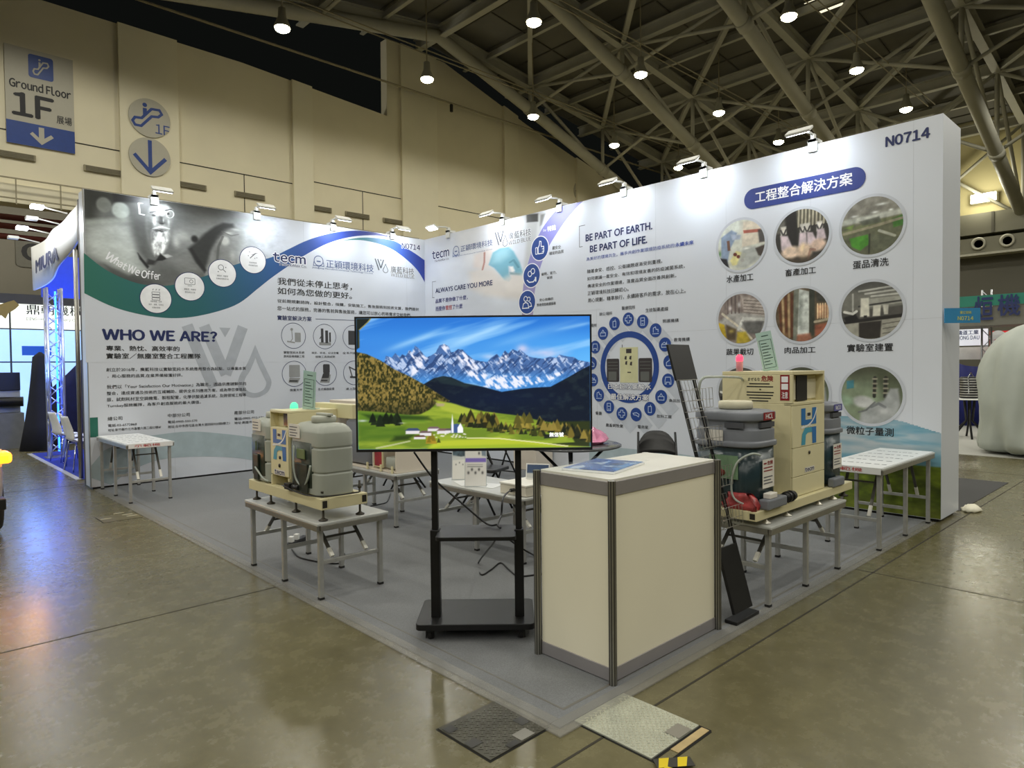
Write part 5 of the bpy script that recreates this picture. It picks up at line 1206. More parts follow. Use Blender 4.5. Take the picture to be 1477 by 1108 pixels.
scr = put_picture('screen', Surf((-tw / 2 + bz, 0, bz * 1.5), (1, 0, 0), (0, 0, 1), (0, -1, 0)), P, 0, 0, tw - 2 * bz, th - 2.5 * bz, .001, print_mat('screen_light', .25, .95), TV)
q = MB(); S = Surf((-tw / 2 + bz, 0, bz * 1.5), (1, 0, 0), (0, 0, 1), (0, -1, 0)); sw, sh = tw - 2 * bz, th - 2.5 * bz
put_text(q, S, '無信號', sw * .823, sh * .082, sw * .884, sh * .116, .002, .012)
q.build('on_screen_message', mat('screen_white', (255, 255, 255), .4, emit=(255, 255, 255), es=.95), scr)

ST = thing('television_stand', 'black wheeled television stand with two poles, a shelf and a base plate', 'stand', tuple(tvp(-.222, 3.88, 0)), TVR)
m_bm = mat('black_steel', (26, 26, 27), .42, .3, var=.12)
fb0, fb1 = -.15, .27
q = MB(); q.prism(rrect(-.335, fb0, .335, fb1, .03), lambda a, b_, d: (a, b_, .075 + d), .035); q.build('base_plate', m_bm, ST, bevel=.004)
for x in (-.26, .26):
    for y in (fb0 + .05, fb1 - .05):
        cst = MB().box(x - .02, y - .02, .055, x + .02, y + .02, .076).box(x - .022, y - .012, .02, x - .016, y + .03, .06).box(x + .016, y - .012, .02, x + .022, y + .03, .06).build('castor', m_bm, ST)
        q = MB(); q.lathe([(.010, -.013), (.030, -.013), (.032, 0), (.030, .013), (.010, .013)], 16, m=Matrix.Translation((x, y + .016, .0395)) @ Matrix.Rotation(R(90), 4, 'Y')); q.build('wheel', m_cap, cst)
for x in (-.232, .252):
    MB().box(x - .027, -.035, .108, x + .027, .035, .615).build('lower_leg', m_bm, ST, bevel=.004)
    MB().box(x - .018, -.022, .615, x + .018, .022, 1.74).build('pole', m_bm, ST, bevel=.003)
q = MB(); q.prism(rrect(-.215, -.17, .235, .13, .03), lambda a, b_, d: (a, b_, .585 + d), .022); q.build('shelf', m_bm, ST, bevel=.003)
for z in (1.25, 1.50): MB().box(-.25, -.034, z, .27, -.023, z + .06).build('mount_rail', m_bm, ST)

# ---------------------------------------------------------------- cream machines
m_beige = mat('cream_enamel', (220, 211, 170), .42, var=.02, scale=5)
m_beige2 = mat('cream_front', (226, 218, 178), .40, var=.015, scale=5)
m_tank = mat('tank_translucent', (172, 176, 166), .4, var=.04, scale=5, alpha=.93)
m_tankd = mat('tank_dark', (54, 64, 56), .3, var=.5, scale=9, alpha=.9)
m_tankg = mat('tank_grey', (122, 126, 134), .45, var=.03, scale=5)
m_tankteal = mat('tank_teal', (48, 66, 72), .25, var=.2, scale=8, alpha=.86)
m_inner = mat('tank_inside', (50, 54, 46), .7, var=.5, scale=14)
m_creamcap = mat('cap_cream', (214, 208, 182), .45)
m_hose = mat('clear_hose', (196, 204, 196), .25, alpha=.8)
m_label = mat('label_white', (228, 224, 216), .5)
m_iron = mat('foot_iron', (70, 66, 58), .45, .6)
m_hblue = mat('mark_blue', (22, 112, 184), .4); m_hcyan = mat('mark_cyan', (64, 160, 190), .4)
m_redlab = mat('label_red', (140, 22, 32), .45)
def rbox_rings(x0, y0, x1, y1, lv, r=.05, n=5):
    """lv = [(z, inset)]"""
    out = []
    for z, s in lv:
        out.append([(a, b_, z) for a, b_ in rrect(x0 + s, y0 + s, x1 - s, y1 - s, max(.008, r - s * .3), n)])
    return out
def h_mark(S, u, v, w_, h_, parent):
    """tall blue mark in two halves with a white swash"""
    q = MB(); P_ = lambda a, c: (u + a * w_, v + c * h_)
    put_poly(q, S, [P_(0, 1), P_(.28, 1), P_(.28, .68), P_(.72, .68), P_(.72, 1), P_(1, 1), P_(1, .54), P_(0, .54)], .0012)
    put_poly(q, S, [P_(.70, .46), P_(1, .46), P_(1, 0), P_(.74, 0)], .0012); q.build('blue_mark', m_hblue, parent)
    q = MB(); put_poly(q, S, [P_(.0, .0), P_(.26, .0), P_(.30, .26), P_(.44, .32), P_(.70, .32), P_(.70, .46), P_(.24, .46), P_(.06, .30)], .0014); q.build('cyan_mark', m_hcyan, parent)
    q = MB(); put_line(q, S, [P_(a, c) for a, c in smooth_line([(1.04, .98), (.86, .74), (.62, .58), (.3, .50), (-.02, .47)], 4)], .012, .0024)
    put_line(q, S, [P_(.04 + .08 * k, .49 + .03 * (k % 2)) for k in range(9)], .007, .0026); put_poly(q, S, [P_(.36, .76), P_(.62, .76), P_(.62, .88), P_(.36, .88)], .0024); q.build('white_mark', ink_white, parent)
    q = MB(); put_poly(q, S, [P_(.38, .78), P_(.60, .78), P_(.60, .87), P_(.38, .87)], .0030); q.build('lock', m_iron, parent)
def levelling_foot(t, x, y, z0, z1):
    q = MB(); q.lathe([(.030, 0), (.032, .006), (.012, .016), (.008, .02), (.008, z1 - z0 + .10)], 14, (x, y, z0)); q.lathe([(.015, 0), (.015, .014)], 6, (x, y, z1 + .055)); q.lathe([(.014, -.018), (.014, -.004)], 6, (x, y, z1)); q.build('levelling_foot', m_iron, t)

# --- left machine: frame along Y
M1 = thing('water_machine', 'cream machine with pale translucent tanks on the table left of the television', 'machine', (2.30, 4.68, .53))
ox, oy, oz = M1.location
def W1(mb):  # world -> local
    mb.v = [(p[0] - ox, p[1] - oy, p[2] - oz) for p in mb.v]; return mb
q = MB(); fx0, fx1, fy0, fy1, z0, z1 = 2.12, 2.468, 4.085, 5.275, .612, .688
q.box(fx0, fy0, z0, fx0 + .05, fy1, z1).box(fx1 - .05, fy0, z0, fx1, fy1, z1).box(fx0 + .05, fy0, z0, fx1 - .05, fy0 + .05, z1).box(fx0 + .05, fy1 - .05, z0, fx1 - .05, fy1, z1).box(fx0 + .05, 4.62, z0, fx1 - .05, 4.88, z0 + .02).box(fx0 + .05, 4.14, z0, fx1 - .05, 4.6, z0 + .012)
W1(q).build('base_frame', m_beige, M1, bevel=.004)
q = MB(); q.box(fx0 + .008, fy0 - .001, z0 + .014, fx0 + .042, fy0 + .004, z1 - .014).box(fx1 - .042, fy0 - .001, z0 + .014, fx1 - .008, fy0 + .004, z1 - .014); W1(q).build('tube_opening', mat('tube_dark', (40, 36, 26), .8), M1)
for x, y in ((2.16, 4.14), (2.44, 4.14), (2.16, 4.54), (2.16, 4.96), (2.16, 5.22), (2.44, 5.22)):
    q = MB(); q.lathe([(.030, 0.001), (.032, .007), (.012, .018), (.008, .024), (.008, .24)], 14, (x, y, .53)); q.lathe([(.015, 0), (.015, .014)], 6, (x, y, z1 + .03)); W1(q).build('levelling_foot', m_iron, M1)
cy0, cy1, cx0, cx1, cz0, cz1 = 4.60, 4.905, 2.14, 2.53, .688, 1.25
q = MB(); q.box(cx0 + .012, cy0, cz0 + .075, cx1, cy1, 1.125).box(cx0, cy0, 1.232, cx1, cy1, cz1).box(cx0, cy0, 1.125, cx1, cy0 + .012, 1.232).box(cx0, cy1 - .012, 1.125, cx1, cy1, 1.232).box(cx0 + .06, cy0 + .012, 1.125, cx1, cy1 - .012, 1.232).box(cx0, cy0, cz0, cx1, cy0 + .02, cz0 + .075).box(cx0, cy1 - .02, cz0, cx1, cy1, cz0 + .075).box(cx0 + .2, cy0 + .02, cz0, cx1, cy1 - .02, cz0 + .075)
W1(q).build('cabinet', m_beige, M1, bevel=.003)
q = MB(); q.box(cx1, cy0 - .22, 1.18, cx1 + .09, cy1 + .08, 1.285); W1(q).build('rear_cover', m_beige, M1, bevel=.004)
q = MB(); q.box(cx0, cy0 + .006, cz0 + .085, cx0 + .014, cy1 - .006, 1.122); fp = W1(q).build('front_panel', m_beige2, M1, bevel=.002)
S = Surf((cx0 - ox, -oy, -oz), (0, -1, 0), (0, 0, 1), (-1, 0, 0))
h_mark(S, -(cy1 - .05), .885, .215, .225, fp)
q = MB(); put_poly(q, S, rrect(-4.845, .772, -4.665, .815, .004, 1), .0012); q.build('name_plate', m_label, fp); q = MB(); put_text(q, S, '@tecm', -4.835, .778, -4.675, .811, .002, .04); q.build('lettering', ink_navy, fp)
q = MB(); q.lathe([(.012, 0), (.012, .006)], 12, m=Matrix.Translation((cx0 - ox, 4.74 - oy, .905 - oz)) @ Matrix.Rotation(R(-90), 4, 'Y')); q.build('push_button', m_black, fp)
q = MB(); q.lathe([(.014, 0), (.014, .006)], 12, m=Matrix.Translation((cx0 - ox, 4.75 - oy, .845 - oz)) @ Matrix.Rotation(R(-90), 4, 'Y')); q.build('lock', m_iron, fp)
q = MB(); q.box(cx0 + .045, cy0 + .03, 1.135, cx0 + .062, cy0 + .17, 1.225); W1(q).build('display', mat('display_brown', (52, 40, 34), .15), M1)
q = MB(); q.lathe([(.030, 0), (.030, .012), (.027, .030), (.016, .044), (.002, .048)], 20, (2.33, 4.90, cz1)); W1(q).build('signal_lamp', mat('lamp_green', (90, 220, 150), .3, emit=(70, 235, 150), es=1.2), M1, label='lit green dome lamp')
def tank1(y0, y1, lab):
    x1 = 2.40
    q = MB(); rings = rbox_rings(2.135, y0, x1, y1, [(.692, .012), (.70, 0), (.704, 0), (.833, 0), (.837, 0), (.841, .006), (.851, .006), (.855, 0), (.859, 0), (1.003, 0), (1.007, 0), (1.011, .006), (1.021, .006), (1.025, 0), (1.029, 0), (1.115, 0), (1.122, .002), (1.15, .018), (1.172, .045), (1.18, .085)], .06)
    q.loft(rings, smooth=True); tk = W1(q).build('tank', m_tank, M1)
    q = MB(); q.lathe([(.078, 0), (.085, .006), (.085, .038), (.076, .046), (.02, .048)], 24, (2.275, (y0 + y1) / 2 - .02, 1.178)); cpp = W1(q).build('cap', mat('cap_grey', (176, 178, 166), .45), tk)
    q = MB(); q.box(2.255, (y0 + y1) / 2 - .12, 1.226, 2.295, (y0 + y1) / 2 + .06, 1.242); W1(q).build('cap_grip', mat('cap_grey', (0, 0, 0)), cpp, bevel=.004)
    q = MB(); q.loft(rbox_rings(2.131, y0 + (.085 if y1 - y0 > .4 else .03), 2.30, y1 + .004, [(.72, .02), (.74, .0), (1.045, .0), (1.06, .03)], .06)); W1(q).build('window', m_tankd, tk, label='dark see-through part of the tank')
    q = MB(); q.box(2.116, y0 + .16, .70, 2.128, y1 - .10, .90); W1(q).build('cover_plate', mat('cover_dark', (48, 54, 46), .35, var=.5, scale=18), tk, bevel=.01)
    q = MB(); q.box(2.118, y0 + .20, .93, 2.128, y1 - .14, 1.0); W1(q).build('float_box', mat('float_olive', (110, 124, 84), .5), tk, bevel=.01)
    return tk
tk = tank1(4.115, 4.575, 'a')
q = MB(); q.box(2.127, 4.40, 1.07, 2.132, 4.565, 1.165); lb = W1(q).build('label', m_label, tk)
q = MB(); S = Surf((2.127 - ox, -oy, -oz), (0, -1, 0), (0, 0, 1), (-1, 0, 0))
for k in range(4): put_line(q, S, [(-4.55, 1.085 + .02 * k), (-4.45 + .02 * (k % 2), 1.085 + .02 * k)], .006, .001)
q.build('print', ink_grey, lb)
tk2 = tank1(4.925, 5.27, 'b')
q = MB(); q.box(2.127, 5.05, 1.08, 2.132, 5.20, 1.17); lb = W1(q).build('label', m_label, tk2)
q = MB()
for k in range(3): put_line(q, S, [(-5.19, 1.10 + .022 * k), (-5.09, 1.10 + .022 * k)], .006, .001)
q.build('print', ink_grey, lb)
q = MB(); q.tube(smooth_line([(2.11, 4.45, 1.02), (2.10, 4.44, .88), (2.11, 4.42, .78), (2.13, 4.36, .74), (2.11, 4.26, .80), (2.115, 4.22, .90)], 5), .007, 8); W1(q).build('hose', m_hose, M1)
q = MB(); q.tube(smooth_line([(2.11, 5.12, .80), (2.10, 5.05, .78), (2.11, 4.98, .73), (2.13, 4.93, .71)], 5), .007, 8); W1(q).build('hose', m_hose, M1)
q = MB(); q.box(2.09, 4.50, .70, 2.135, 4.58, .745).tube([(2.115, 4.49, .725), (2.115, 4.40, .725)], .018, 10); W1(q).build('dosing_pump', m_black, M1, bevel=.004)
q = MB(); q.tube(smooth_line([(2.07, 4.55, .73), (2.09, 4.4, .705), (2.1, 4.2, .70), (2.2, 4.09, .70), (2.4, 4.08, .70)], 5), .005, 6); W1(q).build('cable', m_black, M1)

# --- right machine: frame along X
M2 = thing('water_machine', 'tall cream machine with dark grey tanks on the table right of the counter', 'machine', (4.70, 2.22, .53))
ox, oy, oz = M2.location
q = MB(); fx0, fx1, fy0, fy1, z0, z1 = 3.925, 5.49, 1.965, 2.46, .575, .635
q.box(fx0, fy0, z0, fx1, fy0 + .055, z1).box(fx0, fy1 - .055, z0, fx1, fy1, z1).box(fx0, fy0 + .055, z0, fx0 + .055, fy1 - .055, z1).box(fx1 - .055, fy0 + .055, z0, fx1, fy1 - .055, z1).box(fx0 + .055, fy0 + .055, z0, fx1 - .055, fy1 - .055, z0 + .012)
W1(q).build('base_frame', m_beige, M2, bevel=.004)
q = MB(); q.box(fx0 - .001, fy0 + .010, z0 + .012, fx0 + .004, fy0 + .045, z1 - .012); W1(q).build('tube_opening', mat('tube_dark', (0, 0, 0)), M2)
for x, y in ((4.12, 2.0), (4.42, 2.0), (4.93, 2.0), (5.2, 2.0), (4.42, 2.42), (5.2, 2.42)):
    q = MB(); q.lathe([(.034, .001), (.034, .008), (.012, .02), (.009, .026), (.009, .046)], 16, (x, y, .53)); W1(q).build('levelling_foot', mat('foot_bright', (206, 202, 190), .3, .7), M2)
q = MB(); q.lathe([(.034, 0), (.034, .008), (.012, .02), (.009, .026), (.009, .05)], 16, (5.40, 2.0, .528)); W1(q).build('levelling_foot', m_iron, M2)
cx0, cx1, cy0, cy1, cz0, cz1 = 4.51, 5.045, 2.0, 2.52, .635, 1.50
q = MB(); q.box(cx0, cy0 + .012, cz0, cx1, cy1, 1.275).box(cx0, cy0, cz1 - .025, cx1, cy1, cz1).box(cx0, cy0, 1.275, cx0 + .02, cy1, cz1 - .025).box(cx1 - .02, cy0, 1.275, cx1, cy1, cz1 - .025).box(cx0 + .02, cy0 + .06, 1.275, cx1 - .02, cy1, cz1 - .025).box(cx0, cy0, 1.265, cx1, cy0 + .06, 1.285)
W1(q).build('cabinet', m_beige, M2, bevel=.003)
q = MB(); q.box(cx0 + .004, cy0, .975, cx1 - .004, cy0 + .014, 1.262); fp = W1(q).build('front_panel', m_beige2, M2, bevel=.002, label='upper front panel with the blue mark')
q = MB(); q.box(cx0 + .004, cy0, .775, cx1 - .004, cy0 + .014, .971); fp2 = W1(q).build('front_panel', m_beige2, M2, bevel=.002, label='middle front panel with name plate')
q = MB(); q.box(cx0 + .004, cy0, cz0 + .004, cx1 - .004, cy0 + .014, .771); W1(q).build('front_panel', m_beige2, M2, bevel=.002, label='lowest front panel')
S = Surf((-ox, cy0 - oy, -oz), (1, 0, 0), (0, 0, 1), (0, -1, 0))
h_mark(S, 4.645, .985, .25, .255, fp)
q = MB(); put_poly(q, S, rrect(4.70, .79, 4.865, .825, .004, 1), .0012); q.build('name_plate', m_label, fp2); q = MB(); put_text(q, S, '@tecm', 4.71, .795, 4.855, .821, .002, .04); q.build('lettering', ink_navy, fp2)
q = MB(); q.lathe([(.012, 0), (.012, .006)], 12, m=Matrix.Translation((4.775 - ox, cy0 - oy, .925 - oz)) @ Matrix.Rotation(R(90), 4, 'X')); q.build('lock', m_iron, fp2)
q = MB(); q.box(cx0 + .17, cy0 + .045, 1.29, cx0 + .34, cy0 + .062, 1.468); W1(q).build('display', m_black, M2)
for a_, c_ in ((cx0 + .03, cx0 + .165), (cx0 + .345, cx1 - .03)): W1(MB().box(a_, cy0 + .052, 1.30, c_, cy0 + .0605, 1.465)).build('switch_plate', m_creamcap, M2)
S = Surf((cx0 - ox, -oy, -oz), (0, -1, 0), (0, 0, 1), (-1, 0, 0))
q = MB(); put_poly(q, S, [(-2.085, 1.30), (-2.02, 1.30), (-2.02, 1.475), (-2.085, 1.475)], .001); put_text(q, S, '危険', -2.22, 1.43, -2.135, 1.47, .001, .03); q.build('warning_print', m_redlab, M2, label='red warning sign')
q = MB(); put_poly(q, S, [(-2.076, 1.375), (-2.030, 1.375), (-2.030, 1.415), (-2.076, 1.415)], .0018); put_poly(q, S, [(-2.076, 1.425), (-2.030, 1.425), (-2.030, 1.465), (-2.076, 1.465)], .0018); put_text(q, S, '注意', -2.074, 1.315, -2.032, 1.36, .0018, .02); q.build('warning_print', ink_white, M2)
q = MB(); put_text(q, S, 'まぜるな', -2.32, 1.434, -2.23, 1.456, .001, .02)
for k, (a, c) in enumerate(((-2.31, -2.16), (-2.33, -2.135), (-2.235, -2.222), (-2.33, -2.13), (-2.33, -2.135), (-2.31, -2.15), (-2.29, -2.17))): put_line(q, S, [(a, 1.413 - .020 * k), (c, 1.413 - .020 * k)], .008, .001)
q.build('warning_print', ink_black, M2, label='lines of small dark print')
q = MB(); q.lathe([(.024, 0), (.024, .07), (.026, .075)], 16, (4.25 + .29, 2.40, cz1)); W1(q).build('signal_lamp_body', mat('lamp_clear', (196, 176, 186), .25, alpha=.75), M2)
q = MB(); q.lathe([(.024, 0), (.025, .03), (.016, .044), (.002, .046)], 16, (4.25 + .29, 2.40, cz1 + .075)); W1(q).build('signal_lamp', mat('lamp_red', (240, 40, 50), .3, emit=(255, 40, 60), es=4), M2, label='lit red lamp')
def tank2(x0, x1, lab, col):
    RR = .12
    q = MB(); q.loft(rbox_rings(x0, 2.0, x1, 2.45, [(1.02, .008), (1.025, -.010), (1.03, -.012), (1.052, -.012), (1.056, -.010), (1.06, 0), (1.064, 0), (1.128, 0), (1.132, .001), (1.142, .012), (1.146, .013), (1.182, .013), (1.186, .012), (1.194, -.005), (1.198, -.006), (1.236, -.006), (1.242, -.003), (1.252, .02), (1.257, .06)], RR, 7)); tk = W1(q).build('tank', m_tankg, M2)
    q = MB(); q.loft(rbox_rings(x0, 2.0, x1, 2.45, [(.642, .015), (.65, .004), (1.02, .004)], RR, 7)); W1(q).build('lower_shell', m_tankteal, tk, label='dark see-through lower half')
    q = MB(); q.box(x0 + .10, 2.10, .65, x1 - .08, 2.36, .95); W1(q).build('pump_unit', m_inner, tk, bevel=.02)
    q = MB(); q.lathe([(.10, 0), (.11, .006), (.11, .046), (.10, .052), (.02, .054)], 26, ((x0 + x1) / 2, 2.22, 1.258)); W1(q).build('cap', m_creamcap, tk)
    q = MB(); q.box(x0 + .10, 1.996, 1.146, x1 - .10, 2.03, 1.18); W1(q).build('handle_recess', mat('recess_grey', (76, 78, 84), .6), tk)
    S = Surf((-ox, 1.994 - oy, -oz), (1, 0, 0), (0, 0, 1), (0, -1, 0)); c = (x0 + x1) / 2
    q = MB(); put_poly(q, S, [(c - .07, 1.193), (c + .085, 1.193), (c + .085, 1.243), (c - .07, 1.243)], .002); q.build('label', col, tk); q = MB(); put_text(q, S, '@' + lab, c - .04, 1.203, c + .055, 1.235, .003, .03); q.build('lettering', ink_white, tk)
    q = MB(); put_poly(q, S, [(c - .085, .76), (c + .075, .76), (c + .075, .945), (c - .085, .945)], .002); q.build('paper_label', m_label, tk)
    q = MB(); put_text(q, S, '危険', c - .02, .905, c + .055, .932, .003, .03); put_line(q, S, [(c - .07, .918), (c - .03, .918)], .010, .003)
    for k in range(2): put_line(q, S, [(c - .07, .89 - .02 * k), (c + .05, .89 - .02 * k)], .007, .003)
    q.build('label_print', m_redlab, tk)
    q = MB()
    for k in range(3): put_line(q, S, [(c - .07, .83 - .02 * k), (c + .05 - .02 * (k % 2), .83 - .02 * k)], .007, .003)
    q.build('label_print', ink_grey, tk)
    for z in (.70, .86, 1.0): W1(MB().lathe([(.008, 0), (.008, .02)], 8, m=Matrix.Translation((x1 - .004, 2.15, z)) @ Matrix.Rotation(R(90), 4, 'Y'))).build('stud', m_black, tk)
    return tk
tk = tank2(3.955, 4.335, 'HCl', m_redlab)
S = Surf((3.949 - ox, -oy, -oz), (0, -1, 0), (0, 0, 1), (-1, 0, 0)); q = MB(); put_poly(q, S, [(-2.33, 1.06), (-2.20, 1.06), (-2.20, 1.13), (-2.33, 1.13)], .004); q.build('label', m_label, tk, label='pale label on the side')
q = MB(); q.box(3.944, 2.06, 1.146, 3.96, 2.19, 1.18); W1(q).build('handle_recess', mat('recess_grey', (0, 0, 0)), tk)
q = MB(); q.box(3.945, 2.10, .82, 3.952, 2.30, .97); W1(q).build('inner_sheet', mat('sheet_green', (120, 150, 118), .4), tk)
tank2(5.09, 5.45, 'NaClO', mat('label_violet', (90, 90, 160), .45))
q = MB(); q.tube(smooth_line([(4.02, 1.985, .98), (3.965, 2.02, .99), (3.94, 2.10, .93), (3.94, 2.14, .80), (3.94, 2.12, .70), (3.96, 2.03, .665), (4.08, 1.98, .66)], 5), .007, 8); W1(q).build('hose', m_hose, M2)
q = MB(); q.tube(smooth_line([(3.97, 2.38, 1.27), (3.96, 2.38, 1.40), (3.97, 2.36, 1.46), (4.05, 2.34, 1.47), (4.4, 2.34, 1.46), (4.51, 2.36, 1.44)], 5), .009, 8); W1(q).build('hose', m_hose, M2)
q = MB(); q.box(4.02, 1.93, .636, 4.28, 2.0, .70); W1(q).build('dosing_pump', m_tankg, M2, bevel=.01)
q = MB(); q.box(4.06, 1.94, .70, 4.16, 1.99, .735); W1(q).build('valve', m_label, M2, bevel=.006)
q = MB(); q.tube([(4.32, 1.975, .668), (4.46, 1.975, .668)], .032, 14); q.tube([(4.36, 1.975, .668), (4.375, 1.975, .668)], .038, 14); q.tube([(4.41, 1.975, .668), (4.425, 1.975, .668)], .038, 14); W1(q).build('pump_motor', m_black, M2)
q = MB(); q.box(5.10, 1.95, .636, 5.30, 2.0, .70); W1(q).build('dosing_pump', m_tankg, M2, bevel=.01)
# red printed bag on the frame
t = thing('bag', 'crumpled red and white printed bag on the frame of the right machine', 'bag', (3.98, 2.10, .636))
q = MB(); rs = np.random.RandomState(5); rings = []
for z, s in ((0, .0), (.03, -.01), (.07, .02), (.10, .05)): rings.append([(a + .01 * rs.randn(), b_ + .01 * rs.randn(), z) for a, b_ in rrect(-.045 + s * .3, -.12 + s, .02 - s * .1, .10 - s, .02, 3)])
q.loft(rings).build('bag_body', mat('bag_red', (176, 70, 72), .3, var=.5, scale=18), t)

# clear signs standing on the machines
m_acryl = mat('acrylic_green', (186, 218, 210), .12, alpha=.72, var=.03)
m_acryp = mat('sign_print_dark', (40, 64, 60), .4)
for nm, loc, rz, label, lean in (('acrylic_sign', (2.33, 4.66, 1.254), R(-65), 'tilted green acrylic notice standing on the left cream machine', .055), ('acrylic_sign', (4.74, 2.26, 1.506), R(-48), 'leaning green acrylic notice standing on the right cream machine', -.075)):
    t = thing(nm, label, 'sign', loc, rz, group='acrylic notices')
    m = Matrix.Rotation(R(6 if lean > 0 else -2), 4, 'X') @ Matrix.Rotation(lean * 2.6, 4, 'Y')
    q = MB(); q.box(-.055, -.003, 0, .055, .003, .285, m).box(-.055, -.003, 0, .055, .06, .006); q.build('plate', m_acryl, t)
    S = Surf(m @ Vector((0, -.003, 0)), m.to_3x3() @ Vector((1, 0, 0)), m.to_3x3() @ Vector((0, 0, 1)), m.to_3x3() @ Vector((0, -1, 0)))
    q = MB(); put_line(q, S, [(-.042, .02), (.042, .02), (.042, .225), (-.042, .225)], .003, .001, True)
    for k in range(8): put_line(q, S, [(-.034, .20 - .022 * k), (.02 + .012 * (k % 3 - 1), .20 - .022 * k)], .005, .001)
    put_line(q, S, [(-.02, .255), (.03, .255)], .006, .001); q.build('print', m_acryp, t)

# ---------------------------------------------------------------- leaning literature rack
m_wire = mat('wire_silver', (186, 184, 178), .35, .8)
RK = thing('literature_rack', 'tall black leaning literature rack with wire baskets behind the counter', 'rack', (3.70, 1.98, .0075))
top = Vector((0, .46, 1.66)); bo = Vector((0, .0, 0.02)); ax = (top - bo).normalized(); nn = Vector((0, -ax.z, ax.y))
def rk(x, s, d=0): return Vector((x, 0, 0)) + bo + ax * s + nn * d
q = MB()
def slab(q, x0, x1, s0, s1, d0, d1):
    vs = [rk(x, s, d) for s in (s0, s1) for d in (d0, d1) for x in (x0, x1)]
    q.add(vs, [(0, 1, 3, 2), (4, 6, 7, 5), (0, 4, 5, 1), (2, 3, 7, 6), (0, 2, 6, 4), (1, 5, 7, 3)])
slab(q, -.02, .23, 1.48, 1.72, -.008, .008); q.build('top_board', m_black, RK, bevel=.003)
q = MB(); slab(q, -.02, .20, .03, .42, -.008, .012); q.build('bottom_board', m_black, RK, bevel=.003)
MB().box(-.05, -.03, 0, .23, .05, .022).build('foot', m_black, RK, bevel=.004)
for x in (.005, .195):
    q = MB(); slab(q, x - .012, x + .012, .35, 1.5, -.006, .006); q.build('strap', m_black, RK)
for k in range(4):
    s0 = .52 + .25 * k; q = MB()
    for i in range(7):
        x = -.02 + .24 * i / 6; q.tube([rk(x, s0 + .21, .01), rk(x, s0, .01), rk(x, s0 + .01, .075), rk(x, s0 + .13, .10)], .0016, 5, cap=False)
    for a, d in ((.0, .01), (.07, .012), (.14, .012), (.21, .012), (.01, .075), (.06, .085), (.13, .10)): q.tube([rk(-.02, s0 + a, d), rk(.22, s0 + a, d)], .0018, 5, cap=False)
    q.build('wire_basket', m_wire, RK)
q = MB(); q.tube([rk(-.01, .86, .02), rk(.02, .90, .05), rk(.12, .88, .05), rk(.20, .86, .03)], .022, 8); q.build('ribbon', mat('ribbon_red', (150, 40, 40), .5, var=.3, scale=30), RK)

# ================================================================== MIDDLE OF THE STAND
# open white cabinet on the table behind the television
m_cabw = mat('cabinet_offwhite', (222, 212, 196), .5, var=.015)
BX = thing('water_machine', 'open off-white cabinet with a grey tank and red panel inside, behind the television', 'machine', (3.86, 6.04, .531))
ox, oy, oz = BX.location
q = MB(); q.box(3.62, 5.46, .532, 4.11, 5.475, 1.165).box(3.62, 6.62, .532, 4.11, 6.635, 1.165).box(4.095, 5.475, .532, 4.11, 6.62, 1.165).box(3.62, 5.475, .532, 4.095, 6.62, .545).box(3.64, 5.90, .545, 4.095, 5.915, 1.165)
W1(q).build('body', m_cabw, BX, bevel=.002)
q = MB(); q.box(3.585, 5.42, 1.165, 4.13, 6.68, 1.215); W1(q).build('top_slab', m_cabw, BX, bevel=.004)
q = MB(); q.loft(rbox_rings(3.66, 6.0, 4.0, 6.5, [(.56, .01), (.57, 0), (.98, 0), (1.02, .03), (1.04, .09)], .05)); W1(q).build('tank', m_tankg, BX)
q = MB(); q.loft(rbox_rings(3.66, 5.52, 3.95, 5.72, [(.56, .01), (.57, 0), (.66, 0), (.67, .01)], .03)); W1(q).build('tank', m_tank, BX)
q = MB(); q.box(3.64, 5.73, .56, 3.66, 5.885, .76); fr = W1(q).build('control_panel', m_beige, BX, bevel=.003)
q = MB(); q.box(3.636, 5.745, .575, 3.641, 5.87, .745); W1(q).build('panel_print', mat('panel_red', (150, 44, 48), .4, var=.4, scale=12), fr)
for y in (5.50, 5.70, 5.95): W1(MB().box(3.60, y, .532, 3.615, y + .02, .60)).build('bracket', m_beige2, BX)

# leaflet displays, white box and papers on the nearer middle table
zt = .531
def leaflet(px, py, label, rz, wd, ht, paint):
    x, y = on_z(px, py, zt); t = thing('leaflet_display', label, 'display', (x, y, zt), rz, 'leaflet displays on the middle table')
    m = Matrix.Rotation(R(-12), 4, 'X')
    MB().box(-wd / 2, 0, 0, wd / 2, .006, ht, m).box(-wd / 2, -.02, 0, wd / 2, .09, .005).build('holder', mat('acrylic_clear', (222, 226, 226), .1, alpha=.75), t)
    S = Surf(m @ Vector((0, -.0005, 0)), (1, 0, 0), m.to_3x3() @ Vector((0, 0, 1)), m.to_3x3() @ Vector((0, -1, 0)))
    put_picture('leaflet', S, paint, -wd / 2 + .006, .006, wd / 2 - .006, ht - .006, .001, m_print, t)
P = Paint(50, 70, (232, 230, 224)); P.poly([(0, 1), (1, 1), (1, .62), (0, .60)], (70, 88, 100), 1, .01); P.noise(.4, 9, 51, m=(P.V > .6)); P.poly([(0, .66), (.5, .62), (1, .66), (1, .55), (0, .52)], (206, 210, 208), .9, .02)
for k in range(4): P.blob(.2 + .2 * k, .40 + .05 * (k % 2), .05, .03, (90, 90, 92), .9)
leaflet(665, 692, 'leaflet display with a dark cover picture, behind the left stand pole', R(-45), .17, .34, P)
P = Paint(50, 70, (236, 234, 230)); P.poly([(0, .68), (1, .68), (1, .58), (0, .58)], (136, 118, 206), 1, .008); P.blob(.66, .80, .06, .05, (50, 50, 54), .95); P.poly([(.75, 1), (1, 1), (1, .72), (.8, .74)], (110, 130, 150), .8, .03)
